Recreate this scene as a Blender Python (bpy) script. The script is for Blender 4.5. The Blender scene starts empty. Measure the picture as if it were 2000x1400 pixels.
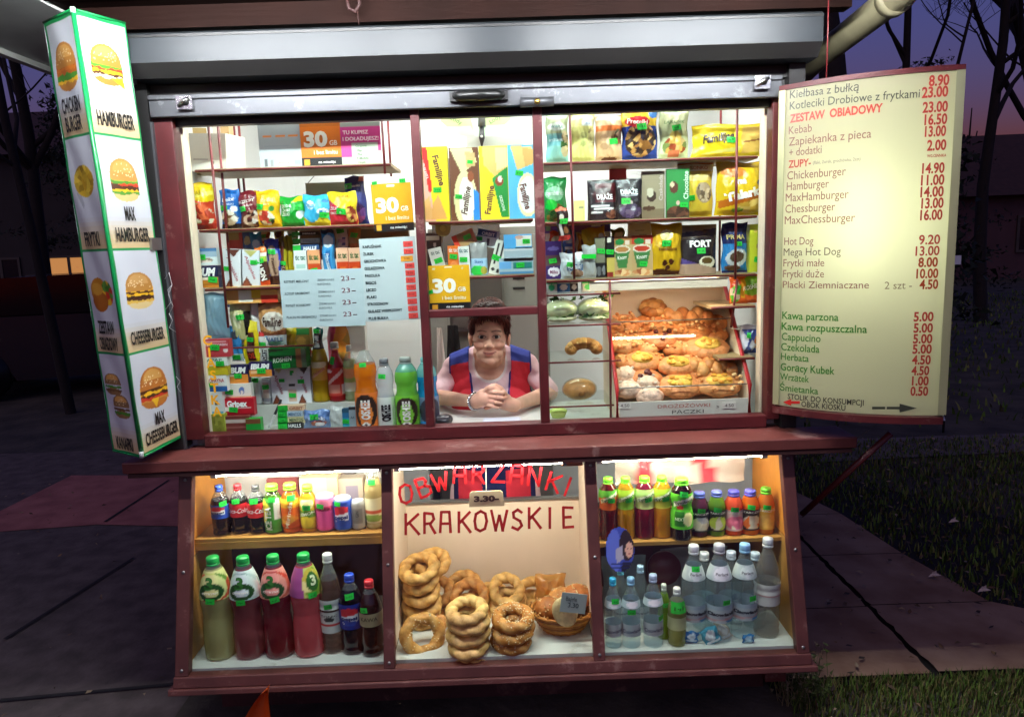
import bpy, bmesh, math, random
import numpy as np
from mathutils import Vector, Matrix, Euler
sc = bpy.context.scene
COL = sc.collection
rnd = random.Random(7)

# ------------------------------------------------------------------ camera
PITCH, ROLL, YAW = 0.1539, 0.0339, 0.0074
CX, CD, CZ, F = 0.0813, 2.588, 1.634, 1444.0
_f = np.array([math.sin(YAW)*math.cos(PITCH), math.cos(YAW)*math.cos(PITCH), -math.sin(PITCH)])
_r0 = np.array([math.cos(YAW), -math.sin(YAW), 0.0]); _u0 = np.cross(_r0, _f)
_r = math.cos(ROLL)*_r0 - math.sin(ROLL)*_u0
_u = math.sin(ROLL)*_r0 + math.cos(ROLL)*_u0
CAMP = np.array([CX, -CD, CZ])
cd = bpy.data.cameras.new('camera'); cam = bpy.data.objects.new('camera', cd); COL.objects.link(cam)
m = Matrix.Identity(4)
for i in range(3):
    m[i][0] = _r[i]; m[i][1] = _u[i]; m[i][2] = -_f[i]; m[i][3] = CAMP[i]
cam.matrix_world = m
cd.sensor_width = 36.0; cd.lens = 36.0*F/2000.0; cd.clip_start = 0.05; cd.clip_end = 500
sc.camera = cam
def ray(u, v): return _f + _r*((u-1000)/F) - _u*((v-700)/F)
def at(u, v, y):                       # the point of the world plane Y = y seen at photo position (u, v)
    d = ray(u, v); return CAMP + d*((y+CD)/d[1])
def atz(u, v, z):
    d = ray(u, v); return CAMP + d*((z-CZ)/d[2])

# ------------------------------------------------------------------ sky and exposure
w = bpy.data.worlds.new('World'); sc.world = w; w.use_nodes = True
nt = w.node_tree; bg = nt.nodes['Background']
sky = nt.nodes.new('ShaderNodeTexSky'); sky.sky_type = 'NISHITA'; sky.sun_disc = False
sky.sun_elevation = math.radians(-1.0); sky.sun_rotation = math.radians(180); sky.ozone_density = 4.0
mixn = nt.nodes.new('ShaderNodeMix'); mixn.data_type = 'RGBA'; mixn.blend_type = 'MULTIPLY'
mixn.inputs['Factor'].default_value = 1.0
mixn.inputs['B'].default_value = (1.75, 0.98, 1.06, 1)          # city glow turns the dusk violet
nt.links.new(sky.outputs[0], mixn.inputs['A']); nt.links.new(mixn.outputs['Result'], bg.inputs[0])
bg.inputs[1].default_value = 0.70
sd = bpy.data.lights.new('warm_fill', 'SUN'); so = bpy.data.objects.new('warm_fill', sd); COL.objects.link(so)
sd.energy = 0.45; sd.angle = math.radians(70); sd.color = (1.0, 0.68, 0.56)       # soft fill added to warm the ground, standing for dusk and city glow
so.rotation_euler = (math.radians(48), 0, math.radians(-30))
vs = sc.view_settings; vs.view_transform = 'Standard'; vs.look = 'None'; vs.exposure = 0.0; vs.gamma = 1.0
c = sc.cycles
c.use_denoising = True; c.max_bounces = 7; c.diffuse_bounces = 4; c.glossy_bounces = 3
c.transmission_bounces = 5; c.transparent_max_bounces = 20; c.sample_clamp_indirect = 6.0
c.caustics_reflective = False; c.caustics_refractive = False; c.blur_glossy = 0.5

# ------------------------------------------------------------------ colours and materials
def h(s):
    s = s.lstrip('#')
    if len(s) == 3: s = ''.join(ch*2 for ch in s)
    o = []
    for i in (0, 2, 4):
        x = int(s[i:i+2], 16)/255.0
        o.append(x/12.92 if x <= 0.04045 else ((x+0.055)/1.055)**2.4)
    return tuple(o)
def new_mat(name):
    mt = bpy.data.materials.new(name); mt.use_nodes = True
    n = mt.node_tree; return mt, n, n.nodes['Principled BSDF'], n.nodes['Material Output']
def N(n, t, **k):
    x = n.nodes.new(t)
    for a, b in k.items(): setattr(x, a, b)
    return x
def bump(n, p, scale, strength, dist=0.002, detail=3, stretch=None):
    tc = N(n, 'ShaderNodeTexCoord'); nz = N(n, 'ShaderNodeTexNoise'); bp = N(n, 'ShaderNodeBump')
    nz.inputs['Scale'].default_value = scale; nz.inputs['Detail'].default_value = detail
    bp.inputs['Strength'].default_value = strength; bp.inputs['Distance'].default_value = dist
    if stretch:
        mp = N(n, 'ShaderNodeMapping'); mp.inputs['Scale'].default_value = stretch
        n.links.new(tc.outputs['Object'], mp.inputs['Vector']); n.links.new(mp.outputs[0], nz.inputs['Vector'])
    else: n.links.new(tc.outputs['Object'], nz.inputs['Vector'])
    n.links.new(nz.outputs['Fac'], bp.inputs['Height']); n.links.new(bp.outputs[0], p.inputs['Normal'])
def vary(n, col_socket_from, target, scale, amt, detail=5):
    """multiply a colour by procedural noise (dirt, wear)"""
    tc = N(n, 'ShaderNodeTexCoord'); nz = N(n, 'ShaderNodeTexNoise'); rp = N(n, 'ShaderNodeMapRange')
    nz.inputs['Scale'].default_value = scale; nz.inputs['Detail'].default_value = detail
    rp.inputs['From Min'].default_value = 0.3; rp.inputs['From Max'].default_value = 0.7
    rp.inputs['To Min'].default_value = 1-amt; rp.inputs['To Max'].default_value = 1+amt*0.6
    mx = N(n, 'ShaderNodeMix', data_type='RGBA', blend_type='MULTIPLY'); mx.inputs['Factor'].default_value = 1
    n.links.new(tc.outputs['Object'], nz.inputs['Vector']); n.links.new(nz.outputs['Fac'], rp.inputs['Value'])
    if isinstance(col_socket_from, tuple): mx.inputs['A'].default_value = (*col_socket_from[:3], 1)
    else: n.links.new(col_socket_from, mx.inputs['A'])
    n.links.new(rp.outputs[0], mx.inputs['B']); n.links.new(mx.outputs['Result'], target)
def mat(name, col, rough=0.5, metal=0.0, spec=0.5, noise=None, bmp=None, coat=0.0, wear=0, wearcol='8a6a62'):
    mt, n, p, o = new_mat(name); cl = h(col) if isinstance(col, str) else col
    p.inputs['Base Color'].default_value = (*cl, 1); p.inputs['Roughness'].default_value = rough
    p.inputs['Metallic'].default_value = metal; p.inputs['Specular IOR Level'].default_value = spec
    p.inputs['Coat Weight'].default_value = coat
    if noise: vary(n, cl, p.inputs['Base Color'], *noise)
    if wear:       # rubbed patches, drips and chips in the paint
        tc = N(n, 'ShaderNodeTexCoord'); nz = N(n, 'ShaderNodeTexNoise'); nz.inputs['Scale'].default_value = wear; nz.inputs['Detail'].default_value = 9; nz.inputs['Roughness'].default_value = .72
        rp = N(n, 'ShaderNodeMapRange'); rp.inputs['From Min'].default_value = .575; rp.inputs['From Max'].default_value = .64; mx = N(n, 'ShaderNodeMix', data_type='RGBA'); mx.inputs['B'].default_value = (*h(wearcol), 1)
        old = p.inputs['Base Color'].links[0].from_socket; n.links.new(tc.outputs['Object'], nz.inputs['Vector']); n.links.new(nz.outputs['Fac'], rp.inputs['Value'])
        ml = N(n, 'ShaderNodeMath', operation='MULTIPLY'); ml.inputs[1].default_value = .55; n.links.new(rp.outputs[0], ml.inputs[0]); n.links.new(ml.outputs[0], mx.inputs['Factor']); n.links.new(old, mx.inputs['A']); n.links.new(mx.outputs['Result'], p.inputs['Base Color'])
        r2 = N(n, 'ShaderNodeMapRange'); r2.inputs['To Min'].default_value = rough-.14; r2.inputs['To Max'].default_value = rough+.22; n.links.new(nz.outputs['Fac'], r2.inputs['Value']); n.links.new(r2.outputs[0], p.inputs['Roughness'])
    if bmp: bump(n, p, *bmp)
    return mt
def colmat(name, rough, spec=0.5, bmp=None, coat=0.0, noise=None, sss=0.0):
    """the printed or natural colour comes from the mesh's own Col attribute"""
    mt, n, p, o = new_mat(name); a = N(n, 'ShaderNodeAttribute', attribute_name='Col')
    p.inputs['Roughness'].default_value = rough; p.inputs['Specular IOR Level'].default_value = spec
    p.inputs['Coat Weight'].default_value = coat
    if noise: vary(n, a.outputs['Color'], p.inputs['Base Color'], *noise)
    else: n.links.new(a.outputs['Color'], p.inputs['Base Color'])
    if sss:
        p.inputs['Subsurface Weight'].default_value = sss; p.inputs['Subsurface Radius'].default_value = (0.012, 0.005, 0.003)
        p.inputs['Subsurface Scale'].default_value = 0.5
    if bmp: bump(n, p, *bmp)
    return mt
def emit(name, col, strength):
    mt, n, p, o = new_mat(name); cl = h(col) if isinstance(col, str) else col
    p.inputs['Base Color'].default_value = (*cl, 1)
    p.inputs['Emission Color'].default_value = (*cl, 1); p.inputs['Emission Strength'].default_value = strength
    return mt
M = {}
M['print'] = colmat('printed_card', 0.42, 0.4, bmp=(60, 0.08, 0.002))
M['film'] = colmat('printed_film', 0.27, 0.5, bmp=(38, 0.55, 0.006, 2))
M['paper'] = colmat('paper', 0.8, 0.2, bmp=(25, 0.15, 0.003))
M['plastic'] = colmat('plastic', 0.3, 0.5)
M['skin'] = colmat('skin', 0.5, 0.35, bmp=(220, 0.12, 0.001), sss=0.12, noise=(35, 0.08))
M['cloth'] = colmat('cloth', 0.85, 0.2, bmp=(38, 0.5, 0.006, 4))
M['bread'] = colmat('baked_dough', 0.5, 0.35, bmp=(85, 0.7, 0.004, 6), noise=(38, 0.34))
M['pastry'] = colmat('glazed_pastry', 0.45, 0.4, bmp=(70, 0.9, 0.005, 6), noise=(45, 0.34))
def front_fresnel(n, ior):       # reflect on the outer face only, so a thin sheet does not trap light
    fr = N(n, 'ShaderNodeFresnel'); fr.inputs[0].default_value = ior
    ge = N(n, 'ShaderNodeNewGeometry'); iv = N(n, 'ShaderNodeMath', operation='SUBTRACT'); iv.inputs[0].default_value = 1.0
    ml = N(n, 'ShaderNodeMath', operation='MULTIPLY'); n.links.new(ge.outputs['Backfacing'], iv.inputs[1])
    n.links.new(fr.outputs[0], ml.inputs[0]); n.links.new(iv.outputs[0], ml.inputs[1]); return ml
def clear_mat(name, rough=0.06):
    mt, n, p, o = new_mat(name); a = N(n, 'ShaderNodeAttribute', attribute_name='Col')
    p.inputs['Roughness'].default_value = rough; n.links.new(a.outputs['Color'], p.inputs['Base Color'])
    tl = N(n, 'ShaderNodeBsdfTranslucent'); tr = N(n, 'ShaderNodeBsdfTransparent'); gl = N(n, 'ShaderNodeBsdfGlossy')
    gl.inputs['Roughness'].default_value = rough
    n.links.new(a.outputs['Color'], tl.inputs[0])
    gm = N(n, 'ShaderNodeGamma'); gm.inputs[1].default_value = 0.45
    n.links.new(a.outputs['Color'], gm.inputs[0]); n.links.new(gm.outputs[0], tr.inputs[0])
    m1 = N(n, 'ShaderNodeMixShader'); m1.inputs[0].default_value = 0.45
    n.links.new(p.outputs[0], m1.inputs[1]); n.links.new(tl.outputs[0], m1.inputs[2])
    m2 = N(n, 'ShaderNodeMixShader'); n.links.new(a.outputs['Alpha'], m2.inputs[0])
    n.links.new(tr.outputs[0], m2.inputs[1]); n.links.new(m1.outputs[0], m2.inputs[2])
    fr = front_fresnel(n, 1.42)
    m3 = N(n, 'ShaderNodeMixShader'); n.links.new(fr.outputs[0], m3.inputs[0])
    n.links.new(m2.outputs[0], m3.inputs[1]); n.links.new(gl.outputs[0], m3.inputs[2])
    n.links.new(m3.outputs[0], o.inputs[0])
    return mt
M['clear'] = clear_mat('clear_plastic')
def paint_mat():
    mt, n, p, o = new_mat('brushed_paint'); a = N(n, 'ShaderNodeAttribute', attribute_name='Col'); tl = N(n, 'ShaderNodeBsdfTranslucent'); mx = N(n, 'ShaderNodeMixShader')
    vary(n, a.outputs['Color'], p.inputs['Base Color'], 60, .25); n.links.new(a.outputs['Color'], tl.inputs[0]); mx.inputs[0].default_value = .55
    n.links.new(p.outputs[0], mx.inputs[1]); n.links.new(tl.outputs[0], mx.inputs[2]); n.links.new(mx.outputs[0], o.inputs[0]); return mt
M['paint'] = paint_mat()
def glass_mat(name, tint=(0.93, 0.97, 0.95), ior=1.35):
    mt, n, p, o = new_mat(name); n.nodes.remove(p)
    tr = N(n, 'ShaderNodeBsdfTransparent'); gl = N(n, 'ShaderNodeBsdfGlossy'); fr = front_fresnel(n, ior)
    tr.inputs[0].default_value = (*tint, 1); gl.inputs['Roughness'].default_value = 0.03
    m3 = N(n, 'ShaderNodeMixShader'); n.links.new(fr.outputs[0], m3.inputs[0])
    n.links.new(tr.outputs[0], m3.inputs[1]); n.links.new(gl.outputs[0], m3.inputs[2]); n.links.new(m3.outputs[0], o.inputs[0])
    return mt
M['glass'] = glass_mat('window_glass')
M['maroon'] = mat('maroon_paint', '50171a', 0.42, noise=(9, 0.30), bmp=(45, 0.2, 0.002), wear=7)
M['maroon_case'] = mat('maroon_case_paint', '5a2e2a', 0.48, noise=(9, 0.35), bmp=(45, 0.3, 0.002), wear=9)
M['maroon_counter'] = mat('counter_paint', '6e3a36', 0.36, noise=(6, 0.3), bmp=(30, 0.2, 0.002), wear=5, wearcol='a08078')
M['maroon_dark'] = mat('maroon_wall', '3c1c1a', 0.6, noise=(7, 0.3), bmp=(30, 0.3, 0.003), wear=6, wearcol='6a4a40')
M['maroon_wood'] = mat('brown_timber', '1e0e0a', 0.75, spec=0.1, noise=(5, 0.3), bmp=(14, 0.5, 0.004, 4, (0.4, 6, 6)))
M['rail'] = mat('grey_aluminium', '5a5c60', 0.38, metal=0.55, noise=(5, 0.15), wear=11, wearcol='8a8c90')
M['railblack'] = mat('black_rail', '1b1a1a', 0.45, noise=(6, 0.2))
M['boxgrey'] = mat('shutter_box_paint', '2c3034', 0.40, metal=0.0, spec=.30, noise=(4, 0.10), bmp=(3, 0.10, 0.01, 2))
M['black'] = mat('black_plastic', '121212', 0.35)
M['chrome'] = mat('bright_metal', 'c8c8c8', 0.25, metal=1.0)
M['brass'] = mat('brass', 'c9a860', 0.3, metal=1.0)
M['white'] = mat('white_wall', 'ecedee', 0.6, noise=(3, 0.05))
M['whiteshelf'] = mat('white_laminate', 'c8cac4', 0.4, noise=(8, 0.12), wear=6, wearcol='9a968a')
M['grey'] = mat('grey_locker', '77756f', 0.5, noise=(4, 0.08))
M['greydark'] = mat('dark_board', '3c3430', 0.6, noise=(6, 0.2))
M['redwire'] = mat('red_wire', '6e2226', 0.4, noise=(12, 0.15))
M['redtrim'] = mat('red_edging', 'b8222a', 0.45, noise=(12, 0.12))
M['shelfwood'] = mat('shelf_board', '9a8460', 0.5, noise=(12, 0.2), bmp=(20, 0.3, 0.002, 3, (1, 8, 8)))
M['orangewood'] = mat('pine_board', 'c8842e', 0.45, noise=(9, 0.22), bmp=(18, 0.3, 0.002, 3, (6, 6, 0.7)))
M['casewood'] = mat('case_shelf', 'a87a3a', 0.5, noise=(8, 0.22), bmp=(18, 0.3, 0.002, 3, (0.7, 6, 6)))
M['casedark'] = mat('case_back', '4e241c', 0.6, noise=(5, 0.25))
M['cream'] = mat('cream_panel', 'f0dcc4', 0.55, noise=(5, 0.06))
M['pipe'] = mat('beige_gutter', 'a29a7a', 0.45, noise=(8, 0.2))
M['soffit'] = mat('white_soffit', 'e2e6e0', 0.5, noise=(6, 0.12), bmp=(12, 0.2, 0.003))
M['steel'] = mat('steel', '9a9a98', 0.35, metal=0.8)
M['tube'] = emit('fluorescent_tube', (1.0, 0.97, 0.92), 66.0)
M['tube_rear'] = emit('rear_tube', (1.0, .97, .92), 150.0)
M['tube_case'] = emit('case_tube', (1.0, 0.92, 0.80), 95.0)
M['tube_tray'] = emit('tray_tube', (1.0, 0.80, 0.60), 120.0)
M['tube_warm'] = emit('warm_tube', (1.0, 0.88, 0.70), 95.0)
M['tube_cool'] = emit('cool_tube', (0.95, 0.98, 1.0), 250.0)

# ------------------------------------------------------------------ mesh builder
class MB:
    def __init__(s): s.v = []; s.f = []; s.c = []; s.m = []; s.sm = []
    def add(s, verts, faces, col=(0.8, 0.8, 0.8, 1), mi=0, smooth=False):
        b = len(s.v); s.v.extend([tuple(map(float, p)) for p in verts])
        if isinstance(col, np.ndarray): s.c.extend([tuple(x) for x in col])
        else:
            cc = tuple(col) if len(col) == 4 else (*col, 1.0); s.c.extend([cc]*len(verts))
        for f in faces: s.f.append(tuple(b+i for i in f)); s.m.append(mi); s.sm.append(smooth)
        return s
    def box(s, x0, y0, z0, x1, y1, z1, col=(0.8, 0.8, 0.8), mi=0):
        v = [(x, y, z) for x in (x0, x1) for y in (y0, y1) for z in (z0, z1)]
        return s.add(v, [(0, 1, 3, 2), (4, 6, 7, 5), (0, 4, 5, 1), (2, 3, 7, 6), (0, 2, 6, 4), (1, 5, 7, 3)], col, mi)
    def hexa(s, p, col=(0.8, 0.8, 0.8), mi=0):      # 8 points: bottom ring 0-3, top ring 4-7
        return s.add(p, [(3, 2, 1, 0), (4, 5, 6, 7), (0, 1, 5, 4), (1, 2, 6, 5), (2, 3, 7, 6), (3, 0, 4, 7)], col, mi)
    def tube(s, pts, r, col=(0.8, 0.8, 0.8), n=8, mi=0, cap=True):
        pts = [Vector(p) for p in pts]; k = len(pts); rs = r if isinstance(r, (list, tuple)) else [r]*k
        vs, fs = [], []; up = Vector((0.13, 0.31, 0.94)).normalized()
        for i, p in enumerate(pts):
            t = (pts[min(i+1, k-1)]-pts[max(i-1, 0)])
            if t.length < 1e-9: t = Vector((0, 0, 1))
            t.normalize(); a = t.cross(up)
            if a.length < 0.05: a = t.cross(Vector((1, 0, 0)))
            a.normalize(); b = t.cross(a)
            for j in range(n):
                q = 2*math.pi*j/n; vs.append(p+(a*math.cos(q)+b*math.sin(q))*rs[i])
        for i in range(k-1):
            for j in range(n):
                fs.append((i*n+j, i*n+(j+1) % n, (i+1)*n+(j+1) % n, (i+1)*n+j))
        if cap: fs.append(tuple(range(n-1, -1, -1))); fs.append(tuple((k-1)*n+j for j in range(n)))
        return s.add(vs, fs, col, mi, True)
    def lathe(s, prof, n=24, col=None, mi=0, cap=True):   # prof: (r, z, rgba)
        vs, cs, fs = [], [], []
        for r, z, cc in prof:
            for j in range(n):
                q = 2*math.pi*j/n; vs.append((r*math.cos(q), r*math.sin(q), z)); cs.append(cc if len(cc) == 4 else (*cc, 1))
        for i in range(len(prof)-1):
            for j in range(n): fs.append((i*n+j, i*n+(j+1) % n, (i+1)*n+(j+1) % n, (i+1)*n+j))
        if cap: fs.append(tuple(range(n-1, -1, -1))); fs.append(tuple((len(prof)-1)*n+j for j in range(n)))
        return s.add(vs, fs, np.array(cs), mi, True)
    def ball(s, c0, r, col=(0.8, 0.8, 0.8), nu=16, nv=10, mi=0, rot=None):
        r = r if isinstance(r, (tuple, list)) else (r, r, r); vs, fs = [], []
        R_ = rot if rot is not None else Matrix.Identity(3)
        for i in range(1, nv):
            t = math.pi*i/nv
            for j in range(nu):
                q = 2*math.pi*j/nu
                vs.append(R_ @ Vector((r[0]*math.sin(t)*math.cos(q), r[1]*math.sin(t)*math.sin(q), r[2]*math.cos(t)))+Vector(c0))
        vs.append(R_ @ Vector((0, 0, r[2]))+Vector(c0)); vs.append(R_ @ Vector((0, 0, -r[2]))+Vector(c0)); a, b = len(vs)-2, len(vs)-1
        for i in range(nv-2):
            for j in range(nu): fs.append((i*nu+j, (i+1)*nu+j, (i+1)*nu+(j+1) % nu, i*nu+(j+1) % nu))
        for j in range(nu): fs.append((a, j, (j+1) % nu)); fs.append((b, (nv-2)*nu+(j+1) % nu, (nv-2)*nu+j))
        return s.add(vs, fs, col, mi, True)
    def mesh(s, name, mats):
        me = bpy.data.meshes.new(name); me.from_pydata(s.v, [], s.f)
        ca = me.color_attributes.new('Col', 'FLOAT_COLOR', 'POINT')
        ca.data.foreach_set('color', np.array(s.c, dtype=np.float32).ravel())
        for mt in (mats if isinstance(mats, (list, tuple)) else [mats]): me.materials.append(mt)
        me.polygons.foreach_set('material_index', s.m); me.polygons.foreach_set('use_smooth', s.sm)
        me.update(); return me
    def build(s, name, mats, parent=None, loc=None, rot=None):
        o = bpy.data.objects.new(name, s.mesh(name, mats)); COL.objects.link(o)
        if parent is not None: o.parent = parent
        if loc is not None: o.location = tuple(map(float, loc))
        if rot is not None: o.rotation_euler = rot
        return o
def tag(o, label, cat, group=None):
    o['label'] = label; o['category'] = cat
    if group: o['group'] = group
    return o
def thing(name, label, cat, loc=(0, 0, 0), rot=(0, 0, 0), group=None):
    o = bpy.data.objects.new(name, None); o.empty_display_size = 0.05; COL.objects.link(o)
    o.location = tuple(map(float, loc)); o.rotation_euler = rot; return tag(o, label, cat, group)
def struct(name, mb, mt):
    o = mb.build(name, mt); o['kind'] = 'structure'; return o

# ------------------------------------------------------------------ lettering: flat outlines from the built-in font
_tc = {}
def glyphs(txt, bold=0.0):
    """2D outline mesh of a line of text: cap height 1, centred on x, baseline 0"""
    k = (txt, bold)
    if k not in _tc:
        cu = bpy.data.curves.new('t', 'FONT'); cu.body = txt; cu.size = 1.0; cu.resolution_u = 3; cu.offset = bold
        ob = bpy.data.objects.new('t', cu); COL.objects.link(ob)
        dg = bpy.context.evaluated_depsgraph_get(); me = ob.evaluated_get(dg).to_mesh()
        v = np.array([(p.co.x, p.co.y) for p in me.vertices]) if len(me.vertices) else np.zeros((1, 2))
        f = [tuple(p.vertices) for p in me.polygons]
        ob.evaluated_get(dg).to_mesh_clear(); bpy.data.objects.remove(ob); bpy.data.curves.remove(cu)
        v = v/0.73; v[:, 0] -= (v[:, 0].min()+v[:, 0].max())/2
        _tc[k] = (v, f)
    return _tc[k]
def letter(mb, txt, place, cx, cy, cap, col, width=None, rot=0.0, bold=0.0, align='c', mi=0, shear=0.0, maxw=None):
    """put text on a surface: place(x, y) -> 3D point just above the surface, x/y in metres"""
    v, f = glyphs(txt, bold); v = v.copy()*cap; v[:, 1] -= cap/2
    ww = v[:, 0].max()-v[:, 0].min()
    if width and ww > 0: v[:, 0] *= width/ww
    elif maxw and ww > maxw: v[:, 0] *= maxw/ww
    ww = v[:, 0].max()-v[:, 0].min()
    v[:, 0] += shear*v[:, 1]
    if align == 'l': v[:, 0] += ww/2
    if align == 'r': v[:, 0] -= ww/2
    cr, sr = math.cos(rot), math.sin(rot)
    x = v[:, 0]*cr-v[:, 1]*sr+cx; y = v[:, 0]*sr+v[:, 1]*cr+cy
    mb.add([place(a, b) for a, b in zip(x, y)], f, col, mi)

# ------------------------------------------------------------------ printed art, u to the right, v up, both 0..1
def paint(art, U, V, base, asp):
    C = np.ones(U.shape+(4,)); C[..., :3] = h(base) if isinstance(base, str) else base
    for op in art:
        k = op[0]
        if k == 'r': mk = (U >= op[1]) & (V >= op[2]) & (U <= op[3]) & (V <= op[4]); C[mk, :3] = h(op[5])
        elif k == 'e': mk = ((U-op[1])/op[3])**2+((V-op[2])/op[4])**2 <= 1; C[mk, :3] = h(op[5])
        elif k == 'p':
            ins = np.zeros(U.shape, bool); P = op[1]; j = len(P)-1
            for i in range(len(P)):
                xi, yi = P[i]; xj, yj = P[j]
                cnd = ((yi > V) != (yj > V)) & (U < (xj-xi)*(V-yi)/((yj-yi) if yj != yi else 1e-9)+xi)
                ins ^= cnd; j = i
            C[ins, :3] = h(op[2])
        elif k == 'w':   # wavy boundary: everything below v0 + amp*sin
            mk = V <= op[1]+op[2]*np.sin(U*op[3]+op[4]); C[mk, :3] = h(op[5])
        elif k == 'd':   # slanted boundary: v <= a + b*u
            mk = V <= op[1]+op[2]*U; C[mk, :3] = h(op[3])
        elif k == 'f':   # picture of food: irregular cells inside an ellipse
            rr = random.Random(op[7] if len(op) > 7 else 3)
            S = [(op[1]+op[3]*rr.uniform(-1, 1), op[2]+op[4]*rr.uniform(-1, 1), h(rr.choice(op[5])), rr.uniform(.75, 1.15)) for _ in range(op[6])]
            ed = ((U-op[1])/op[3])**2+((V-op[2])/op[4])**2
            best = np.full(U.shape, 9.); cc = np.zeros(U.shape+(3,))
            for (a, b, cl, g) in S:
                d = (U-a)**2+((V-b)*asp)**2; mk = d < best; best[mk] = d[mk]; cc[mk] = np.array(cl)*g
            mk = ed <= 1; C[mk, :3] = cc[mk]
    return C
def arttext(mb, art, place, w_, h_):
    for op in art:
        if op[0] == 't':    # ('t', text, u, v, cap as share of height, colour, {options})
            o = op[6] if len(op) > 6 else {}
            letter(mb, op[1], place, (op[2]-0.5)*w_, op[3]*h_, op[4]*h_, (*h(op[5]), 1), rot=math.radians(o.get('rot', 0)),
                   width=o.get('w', 0)*w_ or None, bold=o.get('b', 0.02), align=o.get('al', 'c'), shear=o.get('sh', 0), maxw=o.get('mw', 0.94)*(w_ if abs(o.get('rot', 0)) < 45 else h_))

def sticker(parent, place, x, y, sz=0.034, rot=0.0, col='24bb3e', hh=None, lines=1):
    """neon price tag stuck on a pack: a thin curled card with dark pen marks"""
    mb = MB(); hh = hh or sz*0.62; vs = []; n = 5
    cr, sr = math.cos(rot), math.sin(rot)
    P = lambda a, b, k: Vector(place(x+a*cr-b*sr, y+a*sr+b*cr))+Vector((0, -0.0012-k, 0))
    nx = 6
    for j in range(2):
        for i in range(nx+1):
            t = i/nx-0.5; vs.append(P(t*sz, (j-0.5)*hh, 0.0012*abs(t)))
    mb.add(vs, [(i, i+1, nx+2+i, nx+1+i) for i in range(nx)], (*h(col), 1))
    r2 = random.Random(int(abs(x)*9e5+abs(y)*7e5))
    dk = (*h('0b4a16' if col[0] != 'f' else '7a1010'), 1)
    for i in range(4):
        t = -0.22+0.15*i+r2.uniform(-.03, .03); b = r2.uniform(-.12, .12); g = r2.uniform(.35, .9)
        if i == 1: g = .25
        p = [P(t*sz+dx*sz*.045, (b+dy*g)*hh*.6, 0.0022) for dx, dy in ((-1, -.30), (0.4, -.42), (1, .25), (-.3, .38))]
        mb.add(p, [(0, 1, 2, 3)], dk)
    return mb.build('price_sticker', M['print'], parent)
def sjit(st): return (st[0], st[1], (st[2] if len(st) > 2 else 0.034)*(.82 if len(st) < 4 or st[3] else 1), st[3] if len(st) > 3 else rnd.uniform(-.16, .16))

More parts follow.
